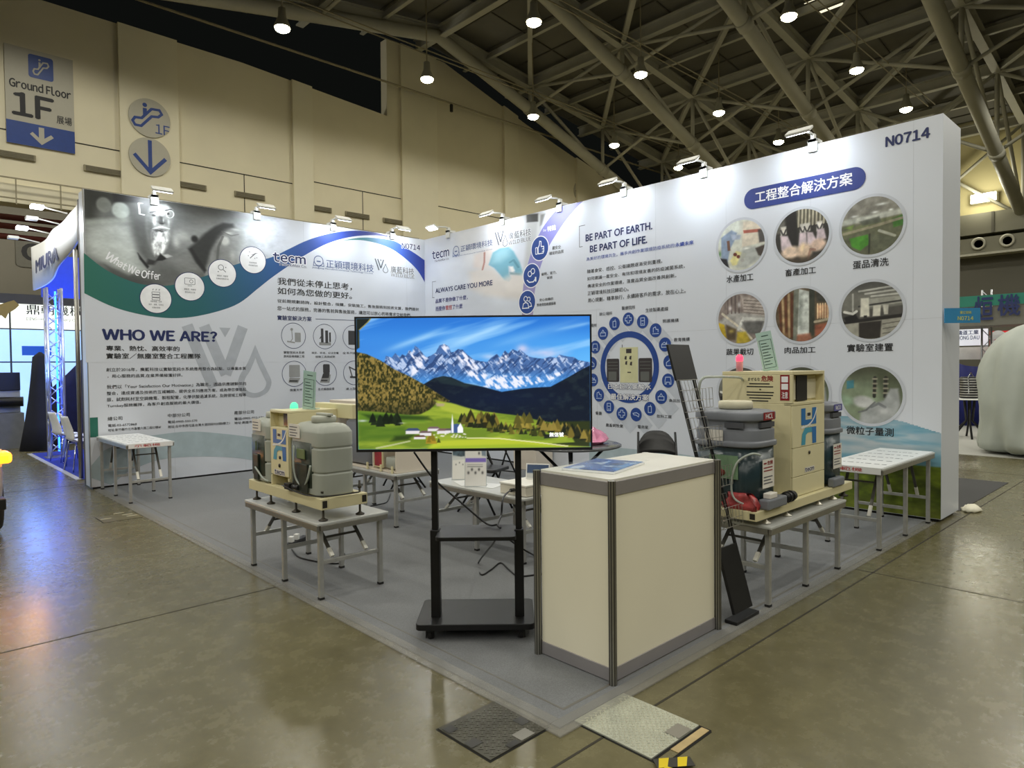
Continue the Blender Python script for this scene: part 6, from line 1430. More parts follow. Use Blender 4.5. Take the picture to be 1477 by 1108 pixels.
for k in range(5): P.blob(.15 + .17 * k, .32 + .08 * (k % 2), .07, .05, (66, 64, 66), .95)
for k in range(4): P.line([(.1, .52 - .02 * k), (.85, .52 - .02 * k)], .008, (150, 150, 150), .7)
leaflet(686, 702, 'leaflet display with a lilac stripe between the stand poles', R(-45), .19, .36, P)
q = None
x0, y0 = 3.66, 3.715
t = thing('white_box', 'low white box with a plugged in cable on the middle table', 'box', (3.86, 3.87, zt))
MB().box(-.20, -.15, .001, .22, .15, .075).build('body', mat('box_cream', (222, 216, 200), .5), t, bevel=.004)
MB().box(-.205, -.155, .076, .225, .155, .092).build('lid', mat('lid_white', (240, 238, 228), .4), t, bevel=.004)
q = MB(); q.tube([(-.205, -.02, .045), (-.245, -.02, .045)], .014, 10); q.build('plug', m_black, t)
pl = Vector((3.86 - .245, 3.85, zt + .045))
for k, (dx, dy, rz, lb) in enumerate(((.0, .42, .3, 'sheet of paper lying under the leaflet displays'), (-.02, .62, -.4, 'sheet of paper near the left end of the middle table'))):
    t = thing('paper_sheet', lb, 'paper', (3.80 + dx, 3.95 + dy, zt), rz, 'papers on the middle table'); MB().box(-.10, -.14, .0005, .10, .14, .0022).build('paper', m_sheet, t)
t = thing('tablet', 'small tablet with a blue screen leaning on the white box', 'tablet', (3.93, 3.86, zt + .093), R(-58))
m = Matrix.Rotation(R(-14), 4, 'X'); MB().box(-.10, 0, .001, .10, .008, .13, m).build('frame', m_white, t, bevel=.002)
S = Surf(m @ Vector((0, -.001, 0)), (1, 0, 0), m.to_3x3() @ Vector((0, 0, 1)), m.to_3x3() @ Vector((0, -1, 0))); P = Paint(30, 30, (64, 84, 118)); P.mix(1 - sstep(.3, .42, P.V), (196, 198, 196)); put_picture('screen', S, P, -.09, .012, .09, .12, .001, m_print, t)

# carton against the wall, round table with pink bag, folding chairs
t = thing('storage_box', 'large plain off-white box standing against the right wall behind the television pole', 'box', (7.20, 7.16, .0075))
MB().box(-.16, -.22, 0, .2, .26, .95).build('body', m_cabw, t, bevel=.006); MB().box(-.17, -.23, .95, .205, .27, .975).build('lid', m_cabw, t, bevel=.004)
t = thing('round_table', 'round folding table with a shiny dark top behind the right end of the television', 'table', (5.20, 4.62, .0075))
MB().lathe([(.50, .715), (.52, .722), (.52, .738), (.50, .745)], 48).build('tabletop', mat('top_shiny', (96, 98, 100), .12, var=.2), t)
for a in (40, 130, 220, 310):
    MB().tube([(.36 * math.cos(R(a)), .36 * math.sin(R(a)), .715), (-.34 * math.cos(R(a)), -.34 * math.sin(R(a)), .017)], .016, 8).build('leg', m_bm, t)
t = thing('plastic_bag', 'crumpled pink plastic bag lying on the round table', 'bag', (5.30, 4.52, .753))
rs = np.random.RandomState(8); q = MB(); rings = []
for z, r in ((0.001, .17), (.03, .22), (.07, .21), (.11, .16), (.15, .10), (.17, .03)):
    rings.append([(r * (1 + .22 * rs.randn() * .5) * math.cos(R(20 * k)) * 1.25, r * (1 + .22 * rs.randn() * .5) * math.sin(R(20 * k)), z + (.012 * rs.randn() if z > .01 else 0)) for k in range(18)])
q.loft(rings, smooth=False).build('bag_body', mat('pink_plastic', (236, 150, 186), .25, var=.12, scale=16, alpha=.9), t)
m_pad = mat('black_vinyl', (34, 34, 35), .35, var=.12)
def folding_chair(label, x, y, rz):
    t = thing('folding_chair', label, 'chair', (x, y, .0075), rz, 'black folding chairs on the stand')
    for s in (-1, 1):
        MB().tube([(s * .20, .22, .0), (s * .20, -.02, .46), (s * .19, -.17, .84)], .012, 8).build('leg', m_bm, t)
        MB().tube([(s * .185, -.24, .0), (s * .185, .06, .44)], .012, 8).build('leg', m_bm, t)
    q = MB(); q.prism(rrect(-.19, -.19, .19, .21, .05), lambda a, b_, d: (a, b_, .435 + d), .035); q.build('seat', m_pad, t, bevel=.01)
    q = MB(); n = 13; vs = []
    for d in (0, .026):
        for z in (.60, .66, .76, .85):
            for k in range(n):
                a = -1 + 2 * k / (n - 1); top_ = .60 + (z - .60) * (1 - .55 * abs(a) ** 3.2); wz = .205 if z < .8 else .195
                vs.append((wz * a, -.10 - (top_ - .60) * .3 - .07 * (1 - a * a) - d, top_ + (.02 * (1 - a * a) if z == .60 else 0)))
    N = n * 4; fs = []
    for j in range(3):
        for k in range(n - 1):
            i = j * n + k; fs += [(i, i + 1, i + n + 1, i + n), (N + i, N + i + n, N + i + n + 1, N + i + 1)]
    for k in range(n - 1): fs += [(k, N + k, N + k + 1, k + 1), (3 * n + k, 3 * n + k + 1, N + 3 * n + k + 1, N + 3 * n + k)]
    for j in range(3): i = j * n; fs += [(i, i + n, N + i + n, N + i), (i + n - 1, N + i + n - 1, N + i + 2 * n - 1, i + 2 * n - 1)]
    q.add(vs, fs, True); q.build('backrest', m_pad, t)
    MB().tube([(-.185, -.2, .06), (.185, -.2, .06)], .009, 8).build('stretcher', m_bm, t)
    return t
folding_chair('black padded folding chair behind the cream counter, its back above the worktop', 5.82, 3.98, R(128))
folding_chair('black folding chair left of the round table behind the television', 4.75, 5.45, R(200))
folding_chair('black folding chair seen between the stand poles near the right wall', 6.30, 7.0, R(100))
folding_chair('black folding chair beyond the open white cabinet', 4.95, 7.30, R(70))

# cables
def cable(name, label, pts, r=.006, n=6, m=None):
    t = tag(MB().tube(smooth_line(pts, n), r, 7).build(name, m or m_black), label, 'cable'); return t
D1 = 3.96
cable('cable', 'black cable hanging from the television down to the stand shelf', [at_depth(597, 652, D1), at_depth(625, 690, D1), at_depth(665, 725, D1), at_depth(701, 755, D1), at_depth(716, 757, 3.9)], .006)
cable('cable', 'black cable from the white box plug down to the stand shelf', [tuple(pl + Vector((.02, 0, 0))), tuple(pl), at_depth(726, 718, 4.2), at_depth(723, 742, 4.1), at_depth(718, 757, 3.92), at_depth(722, 762, 3.88)], .006)
fz = .0135
def fl_(px, py): x, y = on_z(px, py, fz); return (x, y, fz)
cable('cable', 'black cable lying in loops on the carpet between stand and counter', [at_depth(714, 773, 3.93), at_depth(712, 783, 4.0), fl_(690, 812), fl_(694, 829), fl_(708, 822), fl_(722, 812), fl_(734, 822), fl_(748, 831), fl_(774, 829), fl_(800, 826)], .006)
cable('cable', 'straight black cable sloping from the shelf towards the counter', [at_depth(726, 772, 3.93), at_depth(745, 786, 4.0), at_depth(770, 801, 4.1), fl_(800, 815)], .005)
cable('cable', 'black cable on the carpet under the left machine table', [fl_(421, 793), fl_(430, 803), fl_(447, 808), fl_(470, 812), fl_(490, 812), fl_(497, 800), fl_(490, 796)], .006)
cable('cable', 'thin black cable under the table behind the television', [fl_(505, 685 + 60), fl_(520, 734), fl_(545, 728), fl_(558, 724), fl_(563, 712)], .006)
t = thing('power_strip', 'power strip with white plugs on the carpet under the left machine table', 'power strip', fl_(428, 783)[:2] + (.0075,), R(35))
MB().box(-.16, -.03, 0, .16, .03, .035).build('strip', m_black, t, bevel=.005)
for x in (-.09, .0): MB().box(x - .02, -.02, .035, x + .02, .02, .085).build('plug', m_white, t, bevel=.004)

# ================================================================== FLOOR COVERS IN FRONT
def tread(mb, x0, y0, x1, y1, px_, py_, ln, z):
    j = 0; y = y0 + py_ / 2
    while y < y1 - .01:
        x = x0 + px_ / 2 + (px_ / 2 if j % 2 else 0)
        while x < x1 - .01:
            a = R(45) if j % 2 else R(-45)
            mb.bar((x - ln / 2 * math.cos(a), y - ln / 2 * math.sin(a), z), (x + ln / 2 * math.cos(a), y + ln / 2 * math.sin(a), z), .006, .0022); x += px_
        y += py_; j += 1
t = thing('floor_cover', 'dark grey tread plate let into the floor at the carpet corner', 'floor plate', (1.885, 2.13, 0), R(1), 'tread plates in the floor')
m_pd = mat('plate_dark', (86, 84, 74), .5, .35, var=.25, scale=7); MB().box(-.17, -.165, .0005, .17, .165, .006).build('plate', m_pd, t)
q = MB(); tread(q, -.165, -.16, .165, .16, .034, .017, .022, .0068); q.build('tread', mat('tread_dark', (104, 102, 92), .45, .4, var=.2), t)
q = MB(); q.box(-.178, -.173, .0004, -.17, .173, .0012).box(.17, -.173, .0004, .178, .173, .0012).box(-.17, -.173, .0004, .17, -.165, .0012).box(-.17, .165, .0004, .17, .173, .0012); q.build('gap', mat('gap_black', (16, 14, 11), .9), t)
for x, y, w_, h_, c_ in ((-.14, .12, .05, .05, 'd'), (-.14, -.03, .06, .05, 'd'), (.12, -.05, .05, .06, 'd'), (-.03, -.15, .06, .03, 'd'), (.05, -.13, .08, .06, 'l')):
    MB().box(x - w_ / 2, y - h_ / 2, .0081, x + w_ / 2, y + h_ / 2, .0086).build('tape_piece', mat('tape_' + ('pale' if c_ == 'l' else 'black'), (134, 132, 124) if c_ == 'l' else (58, 57, 54), .4), t)
t = thing('floor_cover', 'bright aluminium tread plate let into the floor beside the counter', 'floor plate', (2.35, 1.725, 0), 0, 'tread plates in the floor')
MB().box(-.175, -.20, .0005, .175, .20, .007).build('plate', mat('plate_bright', (204, 207, 192), .34, .45, var=.12, scale=9), t)
q = MB(); tread(q, -.17, -.195, .17, .195, .030, .015, .020, .0080); q.build('tread', mat('tread_bright', (226, 228, 212), .25, .7), t)
q = MB(); q.box(-.185, -.255, .0004, -.175, .205, .0012).box(.175, -.255, .0004, .185, .205, .0012).box(-.175, .20, .0004, .175, .208, .0012).box(-.175, -.212, .0004, .175, -.20, .0012).box(-.175, -.262, .0004, .175, -.25, .0012); q.build('gap', mat('gap_black', (0, 0, 0)), t)
MB().box(-.06, -.249, .0006, .175, -.213, .003).build('filler_strip', mat('wood_pale', (186, 164, 118), .6, var=.15, scale=12), t)
MB().box(.02, -.20, .0092, .12, -.13, .0097).build('tape_piece', mat('tape_grey', (140, 136, 126), .4), t)
t = thing('hazard_tape', 'strip of yellow and black hazard tape at the edge of the bright floor plate', 'tape', (2.19, 1.46, 0), R(-38))
q = MB(); q.box(-.05, -.03, .010, .10, .03, .0115); q.build('tape', mat('tape_black', (30, 29, 27), .4), t)
q = MB()
for a in (-.045, .03): q.add([(a, -.03, .012), (a + .035, -.03, .012), (a + .06, .03, .012), (a + .02, .03, .012)], [(0, 1, 2, 3)])
q.build('yellow_stripe', mat('hazard_yellow', (226, 200, 36), .4), t)
t2 = thing('hazard_tape', 'loose yellow and black hazard tape end at the bottom edge of the picture', 'tape', (2.11, 1.40, 0), R(20))
q = MB(); q.add([(-.06, -.03, .004), (.05, -.035, .02), (.06, .03, .018), (-.05, .035, .004)], [(0, 1, 2, 3)]); q.build('tape', mat('hazard_yellow', (0, 0, 0)), t2, solid=.001)
q = MB(); q.add([(-.02, -.032, .0125), (.02, -.033, .0165), (.0, .032, .0135)], [(0, 1, 2)]); q.build('black_stripe', mat('tape_black', (0, 0, 0)), t2, solid=.001)
t = thing('floor_cover', 'small worn floor hatch left of the carpet near the left table', 'floor plate', (1.84, 8.02, 0), 0, 'tread plates in the floor')
MB().box(-.18, -.17, .0004, .18, .17, .002).build('plate', mat('hatch_brown', (104, 98, 70), .4, var=.15), t)
q = MB(); q.box(-.19, -.18, .0003, -.18, .18, .001).box(-.18, -.18, .0003, .18, -.17, .001); q.build('gap', mat('gap_black', (0, 0, 0)), t)
for x, y in ((-.12, .02), (.10, .10), (.12, .0), (.05, .24)): MB().box(x - .05, y - .012, .0021, x + .05, y + .012, .003).build('tape_piece', mat('tape_bits', (200, 196, 170), .5), t)

# ================================================================== LEFT BACKGROUND
# car
m_car = mat('car_silver', (176, 178, 180), .28, .55, var=.03, coat=.6)
C_ = thing('car', 'silver car at the left edge with its orange indicator lit', 'car', (-0.05, 9.5, 0))
def car_ring(y, hw, z0, z1, rt):
    pts = [(-hw + .05, z0), (hw - .05, z0), (hw, z0 + .10), (hw + .02, .62), (hw - .01, min(.90, z1)), (hw - rt, z1), (-hw + rt, z1), (-hw + .01, min(.90, z1)), (-hw - .02, .62), (-hw, z0 + .10)]
    return [(x, y, z) for x, z in pts]
q = MB(); q.loft([car_ring(-2.10, .70, .30, .72, .10), car_ring(-2.02, .82, .26, .88, .10), car_ring(-1.75, .89, .24, 1.0, .12), (car_ring(-1.1, .90, .24, 1.06, .16)), car_ring(0, .90, .24, 1.06, .16), car_ring(1.6, .89, .24, 1.04, .14), car_ring(2.05, .84, .28, .96, .12), car_ring(2.15, .76, .32, .84, .10)])
q.build('body', m_car, C_, subsurf=2)
q = MB(); q.loft([[(-.74, -1.35, 1.02), (.74, -1.35, 1.02), (.70, -1.30, 1.06), (-.70, -1.30, 1.06)], [(-.78, -.6, 1.02), (.78, -.6, 1.02), (.60, -.55, 1.48), (-.60, -.55, 1.48)], [(-.78, 1.0, 1.02), (.78, 1.0, 1.02), (.60, .95, 1.50), (-.60, .95, 1.50)], [(-.76, 1.75, 1.02), (.76, 1.75, 1.02), (.66, 1.7, 1.10), (-.66, 1.7, 1.10)]])
q.build('glasshouse', mat('car_glass', (40, 46, 50), .08, spec=.9), C_, bevel=.03)
MB().box(-.58, -.5, 1.475, .58, .95, 1.52).build('roof', m_car, C_, bevel=.02)
for s in (-1, 1):
    for y in (-1.32, 1.35):
        wl = MB().lathe([(.16, -.10), (.28, -.105), (.315, -.07), (.32, 0), (.315, .07), (.28, .105), (.16, .10)], 28, m=Matrix.Translation((s * .80, y, .321)) @ Matrix.Rotation(R(90), 4, 'Y')).build('wheel', m_cap, C_)
        MB().lathe([(.17, -.108), (.17, .108)], 20, m=Matrix.Translation((s * .80, y, .321)) @ Matrix.Rotation(R(90), 4, 'Y')).build('rim', m_alu, wl)
    q = MB(); q.loft([[(s * (.60), -2.11, .70), (s * .86, -1.93, .70), (s * .86, -1.93, .86), (s * .60, -2.09, .84)], [(s * .60, -2.03, .70), (s * .80, -1.85, .70), (s * .80, -1.85, .86), (s * .60, -2.0, .84)]], smooth=False); q.build('headlamp', mat('headlamp_glass', (196, 200, 204), .1), C_)
MB().box(.74, -2.05, .735, .925, -1.78, .835).build('indicator', mat('indicator_orange', (255, 140, 30), .3, emit=(255, 130, 24), es=3.5), C_, bevel=.03, label='lit orange indicator')
MB().box(.30, -2.15, .34, .86, -1.97, .44).build('fog_recess', m_black, C_, bevel=.01)
MB().box(-.62, -2.15, .50, .62, -2.02, .66).build('grille', m_black, C_, bevel=.01)
d = bpy.data.lights.new('indicator', 'POINT'); d.energy = 4; d.color = (1, .42, .06); d.shadow_soft_size = .1; o = bpy.data.objects.new('indicator', d); COL.objects.link(o); o.location = (1.0, 7.40, .78)

# neighbouring stand with blue light
m_bluec = mat('blue_carpet', (30, 50, 150), .95, var=.15, scale=150)
t = thing('carpet', 'bright blue carpet of the neighbouring stand on the left', 'carpet', (2.1, 11.25, 0)); MB().box(0, 0, 0, 6, 4.3, .006).build('pile', m_bluec, t); MB().box(-.05, 0, .0005, .02, 4.3, .0068).build('edge_tape', mat('edge_white', (190, 190, 184), .4), t)
BN = thing('fascia_banner', 'white wavy stand fascia with MIURA in navy letters and four arm lamps', 'banner', (2.1, 12.8, 0))
def F(px, py): y, z = on_x(px, py, 2.1); return (-y, z)
tp = resample(smooth_line([(46, 357), (64, 344), (81.5, 332.5), (93, 323), (97, 308), (103, 300), (110.5, 295)], 6), 40); bt = resample(smooth_line([(49, 419), (66, 407), (83, 395), (93, 378), (100, 359), (106, 350), (111.5, 346)], 6), 40)
tp = [F(*p) for p in tp]; bt = [F(*p) for p in bt]
vs = []; wv = lambda i: .05 * math.sin(i / 39 * 9)
for L in (tp, bt):
    for i, (u, v) in enumerate(L): vs.append((wv(i), -u - 12.8, v))
q = MB(); q.add(vs, [(i, i + 1, 41 + i, 40 + i) for i in range(39)], True); q.build('fascia', m_white, BN, solid=.03)
S = Surf((-.078, -12.8, 0), (0, -1, 0), (0, 0, 1), (-1, 0, 0)); q = MB(); F2 = lambda px, py: (-on_x(px, py, 2.022)[0], on_x(px, py, 2.022)[1]); u0, v0 = F2(52, 394); _, v1 = F2(52, 376); u1, _ = F2(83, 376)
put_text(q, S, 'MIURA', u0, v0, u1, v1, .0, .06); q.build('lettering', ink_navy, BN)
for k, (px, py, lit) in enumerate(((97, 308, 1), (88, 324, 0), (72, 337, 1), (57, 350, 0))):
    y, z = on_x(px, py, 2.1); MB().tube([(0, y - 12.8, z), (-.30, y - 12.8, z + .05)], .010, 6).build('lamp_arm', m_lampw, BN)
    MB().box(-.44, y - 12.8 - .07, z + .015, -.29, y - 12.8 + .07, z + .065).build('lamp_head', m_led if lit else m_lampw, BN, bevel=.01)
    if lit:
        d = bpy.data.lights.new('flood', 'POINT'); d.energy = 10; d.color = (.9, .94, 1); d.shadow_soft_size = .12; o = bpy.data.objects.new('flood', d); COL.objects.link(o); o.location = (1.72, y, z - .12)
for y_ in (-1.45,): MB().tube([(.03, y_, .007), (.03, y_, 3.3)], .03, 8).build('support_post', m_alu, BN)
m_tr = mat('truss_alu', (190, 192, 196), .3, .8)
T_ = thing('truss_tower', 'square aluminium truss tower lit blue from inside under the wavy fascia', 'truss', (2.36, 14.5, 0.0065))
s_ = .11
for sx in (-1, 1):
    for sy in (-1, 1): MB().tube([(sx * s_, sy * s_, 0), (sx * s_, sy * s_, 3.05)], .024, 10).build('chord', m_tr, T_)
for a in range(4):
    q = MB(); c0 = [(-s_, -s_), (s_, -s_), (s_, s_), (-s_, s_)]; p0, p1 = c0[a], c0[(a + 1) % 4]
    for k in range(14):
        z = .06 + .21 * k; e, f = (p0, p1) if k % 2 else (p1, p0); q.tube([(e[0], e[1], z), (f[0], f[1], z + .21)], .011, 6)
    q.build('lacing', m_tr, T_)
MB().box(-.18, -.18, 0, .18, .18, .012).build('base_plate', m_tr, T_)
MB().tube([(0.04, 0.04, .1), (0.04, 0.04, 3.0)], .016, 8).build('light_strip', mat('led_blue', (40, 90, 255), .3, emit=(30, 80, 255), es=9), T_, label='glowing blue light strip')
d = bpy.data.lights.new('blue_wash', 'POINT'); d.energy = 70; d.color = (.12, .25, 1); d.shadow_soft_size = .2; o = bpy.data.objects.new('blue_wash', d); COL.objects.link(o); o.location = (2.75, 13.8, 2.35)
d = bpy.data.lights.new('blue_wash', 'POINT'); d.energy = 30; d.color = (.15, .3, 1); d.shadow_soft_size = .2; o = bpy.data.objects.new('blue_wash', d); COL.objects.link(o); o.location = (1.98, 14.2, 1.6)
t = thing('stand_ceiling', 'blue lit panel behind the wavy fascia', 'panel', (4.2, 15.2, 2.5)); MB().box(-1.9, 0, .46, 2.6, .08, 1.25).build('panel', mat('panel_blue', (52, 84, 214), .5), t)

m_chrome = mat('chrome', (200, 202, 206), .15, .95); m_shell = mat('chair_white', (236, 236, 234), .35)
def shell_chair(label, x, y, rz):
    t = thing('shell_chair', label, 'chair', (x, y, .0065), rz, 'white shell chairs on the blue carpet')
    prof_ = smooth_line([(.40, .215), (.44, .19), (.455, .0), (.445, -.12), (.50, -.20), (.66, -.235), (.86, -.29)], 4)
    q = MB(); n = len(prof_); m_ = 7; vs = []
    for z, y_ in prof_:
        for k in range(m_):
            a = -1 + 2 * k / (m_ - 1); hw = .21 if z < .5 else .21 - (z - .5) * .16; vs.append((hw * a, y_ + (.03 * a * a if z > .5 else 0), z + (.025 * a * a if z < .5 else 0)))
    q.add(vs, [(j * m_ + k, j * m_ + k + 1, (j + 1) * m_ + k + 1, (j + 1) * m_ + k) for j in range(n - 1) for k in range(m_ - 1)], True); q.build('shell', m_shell, t, solid=.012)
    for sx in (-1, 1):
        for sy, yy in ((1, .19), (-1, -.20)): MB().tube([(sx * .12, .08 * sy, .43), (sx * .19, yy * .85, .41), (sx * .23, yy * 1.1, 0)], .010, 8).build('leg', m_chrome, t)
    return t
shell_chair('white shell chair on the blue carpet, the farthest one', 2.42, 13.75, R(-80))
shell_chair('white shell chair on the blue carpet, middle of the three', 2.46, 13.15, R(-95))
shell_chair('white shell chair on the blue carpet, nearest the display wall', 2.36, 12.30, R(-85))

# backlit stand beyond
D_ = thing('backlit_stand_wall', 'bright backlit white stand wall with 鼎朝機械 characters, far left', 'stand wall', (0, 19, 0))
MB().box(-4, .02, 0, 4.6, .15, 3.35).build('frame', m_dgrey, D_)
m_bl = mat('backlit_white', (240, 244, 236), .4, emit=(240, 246, 228), es=.85); m_bl2 = mat('backlit_blue', (180, 210, 250), .4, emit=(150, 196, 255), es=.85)
xs = [-4, -2.0, .3, 2.26, 4.6]
for i in range(4):
    for z0, z1, mm_ in ((2.56, 3.12, m_bl), (1.80, 2.53, m_bl2), (.3, 1.77, m_bl2)): MB().box(xs[i] + .02, 0, z0, xs[i + 1] - .02, .02, z1).build('light_panel', mm_, D_)
S = Surf((0, 0, 0), (1, 0, 0), (0, 0, 1), (0, -1, 0)); q = MB()
def G(px, py): return on_y(px, py, 19)
txt(q, S, G, '鼎朝機械', 38, 453.5, 439, 119, .01, d=.004); txt(q, S, G, '@DING-HAN Machinery Co., Ltd.', 38, 463, 457.5, 127, .01, d=.004); q.build('lettering', ink_black, D_)
q = MB(); put_poly(q, S, [G(*p) for p in ((-30, 448), (10, 436), (20, 433), (28, 440), (22, 446), (12, 452), (8, 460), (2, 455), (-30, 458))], .004); q.build('picture_print', mat('ink_olive', (150, 132, 70), .5), D_)
x, z = G(48, 432); t = tag(thing('back_sign', 'grey rounded sign with a dark letter C on the far back wall', 'sign', (on_y(45, 364, 39.98)[0], 39.98, on_y(45, 364, 39.98)[1])), None)
q = MB(); q.prism(rrect(-.62, -.75, .62, .75, .2), lambda a, b_, d_: (a, -.02 - d_, b_), .04); q.build('board', mat('sign_dim', (112, 110, 100), .7), t); S = Surf((0, -.06, 0), (1, 0, 0), (0, 0, 1), (0, -1, 0)); q = MB(); put_text(q, S, '@C', -.35, -.4, .35, .4, .004, .05); q.build('lettering', m_ink, t)
x, y = on_z(28, 636); t = thing('display_machine', 'dark machine with a black control panel on a skirted table, far left', 'machine', (1.75, 17.4, 0))
MB().box(-.9, -.5, 0, .45, .5, .72).build('table_skirt', mat('skirt_grey', (120, 122, 118), .7, var=.1), t); MB().box(-.05, -.3, .72, .42, .2, 1.25).build('body', mat('body_pale', (160, 164, 166), .4), t, bevel=.02)
MB().box(-.03, -.34, 1.18, .42, -.26, 1.55).build('control_panel', m_black, t, bevel=.01); MB().tube([(-.9, -.2, .95), (.45, -.45, .95)], .10, 12).build('roller', m_bm, t); MB().tube([(-.7, -.1, .95), (-.7, -.1, 1.6)], .03, 8).tube([(-.9, -.1, 1.6), (-.2, -.1, 1.55)], .03, 8).build('support', m_chrome, t)
for k, (px, py, sc, lab) in enumerate(((60, 650, 1, 'tall black draped cover beside the truss tower'),)):
    x, y = on_z(px, py); t = thing('draped_cover', lab, 'cover', (x + .05, y + .2, 0)); q = MB(); rings = []
    for z, r in ((0.004, .36), (.5, .27), (1.0, .20), (1.5, .15), (1.85, .12), (1.95, .02)): rings.append([((r * (1 + .10 * math.sin(5 * a_ * .35 + z))) * math.cos(R(a_)), (r * (1 + .10 * math.sin(.21 * a_))) * math.sin(R(a_)), z) for a_ in range(0, 360, 15)])
    q.loft(rings).build('cloth', mat('cloth_black', (16, 17, 22), .8, var=.2), t)
t = thing('draped_cover', 'large navy cloth draped to a slope behind the truss tower', 'cover', (3.3, 16.9, 0)); q = MB(); vs = []; n = 14
for j in range(6):
    for i in range(n): u = i / (n - 1); top_ = .9 + 1.75 * min(1, u * 1.6); vs.append((-.9 + 2.6 * u, .05 * math.sin(i * 1.7) + .15 * (1 - j / 5), top_ * j / 5 + .004))
q.add(vs, [(j * n + i, j * n + i + 1, (j + 1) * n + i + 1, (j + 1) * n + i) for j in range(5) for i in range(n - 1)], True); q.build('cloth', mat('cloth_navy', (22, 28, 66), .75, var=.15), t, solid=.02)
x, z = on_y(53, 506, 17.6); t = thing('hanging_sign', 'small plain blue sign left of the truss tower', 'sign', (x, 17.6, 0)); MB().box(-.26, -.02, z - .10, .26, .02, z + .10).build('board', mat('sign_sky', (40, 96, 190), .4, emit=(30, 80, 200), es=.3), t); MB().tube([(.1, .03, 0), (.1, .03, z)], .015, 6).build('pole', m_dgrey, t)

# ================================================================== RIGHT BACKGROUND
t = thing('carpet', 'dark grey carpet beyond the end of the right display wall', 'carpet', (8.15, 1.86, 0)); MB().box(0, 0, 0, 2.32, 7.5, .006).build('pile', mat('dark_carpet', (70, 70, 70), .95, var=.15, scale=150), t)
t = thing('carpet', 'pale carpet of the stand across the aisle on the right', 'carpet', (13.2, -6, 0)); MB().box(0, 0, 0, 9, 13, .006).build('pile', mat('pale_carpet', (178, 178, 172), .95, var=.1, scale=120), t)
t = thing('cleaning_cloth', 'crumpled white cloth on the floor by the end of the right wall', 'cloth', (8.26, 1.78, 0.0005)); rs = np.random.RandomState(3); q = MB(); rings = []
for z, r in ((0, .17), (.02, .18), (.045, .13), (.06, .07)): rings.append([(r * (1 + .12 * rs.randn()) * math.cos(R(20 * k)) * .8, r * .45 * (1 + .12 * rs.randn()) * math.sin(R(20 * k)), z + (0 if z == 0 else .006 * rs.randn())) for k in range(18)])
q.loft(rings).build('cloth', mat('cloth_cream', (240, 236, 214), .8), t)
# covered machine
t = thing('covered_machine', 'tall machine under a pale grey dust sheet at the right edge', 'cover', (14.05, 2.15, .0065)); q = MB(); rings = []; rs = np.random.RandomState(12)
for z, rx, ry in ((0.002, .86, .74), (.15, .85, .75), (.5, .82, .74), (.9, .82, .78), (1.3, .80, .78), (1.7, .72, .72), (1.95, .52, .55), (2.12, .30, .32), (2.16, .05, .05)):
    ring = []
    for k in range(64):
        a_ = 2 * math.pi * k / 64; f = 1 + .055 * math.sin(9 * a_ + z * 1.5) * (1.2 - z * .40) + .045 * math.sin(16 * a_ - z * 2.5) * (1 - z * .3) + .05 * math.sin(4 * a_ + 5 * z) + .03 * math.sin(7 * a_ - 9 * z)
        ring.append((rx * f * math.cos(a_), ry * f * math.sin(a_), z + .03 * math.sin(3 * a_) * (z > .1)))
    rings.append(ring)
q.loft(rings).build('dust_sheet', mat('dust_sheet', (178, 184, 176), .6, var=.05, scale=3), t, subsurf=1)
# stool with wire basket, curtain
x, y = on_z(1398, 632); t = thing('side_table', 'small white topped table with crossed black legs left of the covered machine', 'table', (x, y, .0065))
MB().lathe([(.34, .78), (.35, .785), (.35, .80), (.34, .805)], 30).build('tabletop', m_white, t)
for a_ in (20, 80, 140, 200, 260, 320): MB().tube([(.1 * math.cos(R(a_)), .1 * math.sin(R(a_)), .78), (.06 * math.cos(R(a_)), .06 * math.sin(R(a_)), .35), (.36 * math.cos(R(a_)), .36 * math.sin(R(a_)), 0)], .02, 6).build('leg', m_bm, t)
t = thing('wire_basket', 'black wire basket with a pale rim standing on the small table', 'basket', (x, y, .812)); q = MB(); q.lathe([(.16, 0), (.17, .02), (.17, .42), (.15, .44)], 20); q.build('basket', m_black, t)
q = MB()
for k in range(8): q.lathe([(.174, .04 + .05 * k), (.174, .055 + .05 * k)], 20)
q.build('wires', m_wire, t); MB().tube([(-.15, -.02, .05), (-.19, -.02, .44), (0, -.02, .52), (.19, -.02, .44), (.15, -.02, .05)], .012, 8).build('handle', m_chrome, t)
t = thing('curtain', 'navy cloth curtain behind the small table on the right', 'curtain', (19.2, 4.2, .0)); vs = []; n = 40
for j in range(2):
    for i in range(n): vs.append((.06 * math.sin(i * 1.3), -1.6 + 3.6 * i / (n - 1), .01 + 1.55 * j + (.12 * math.sin(i * .3) if j else 0)))
q = MB(); q.add(vs, [(i, i + 1, n + i + 1, n + i) for i in range(n - 1)], True); q.build('cloth', mat('cloth_royal', (24, 32, 104), .7), t, solid=.02)
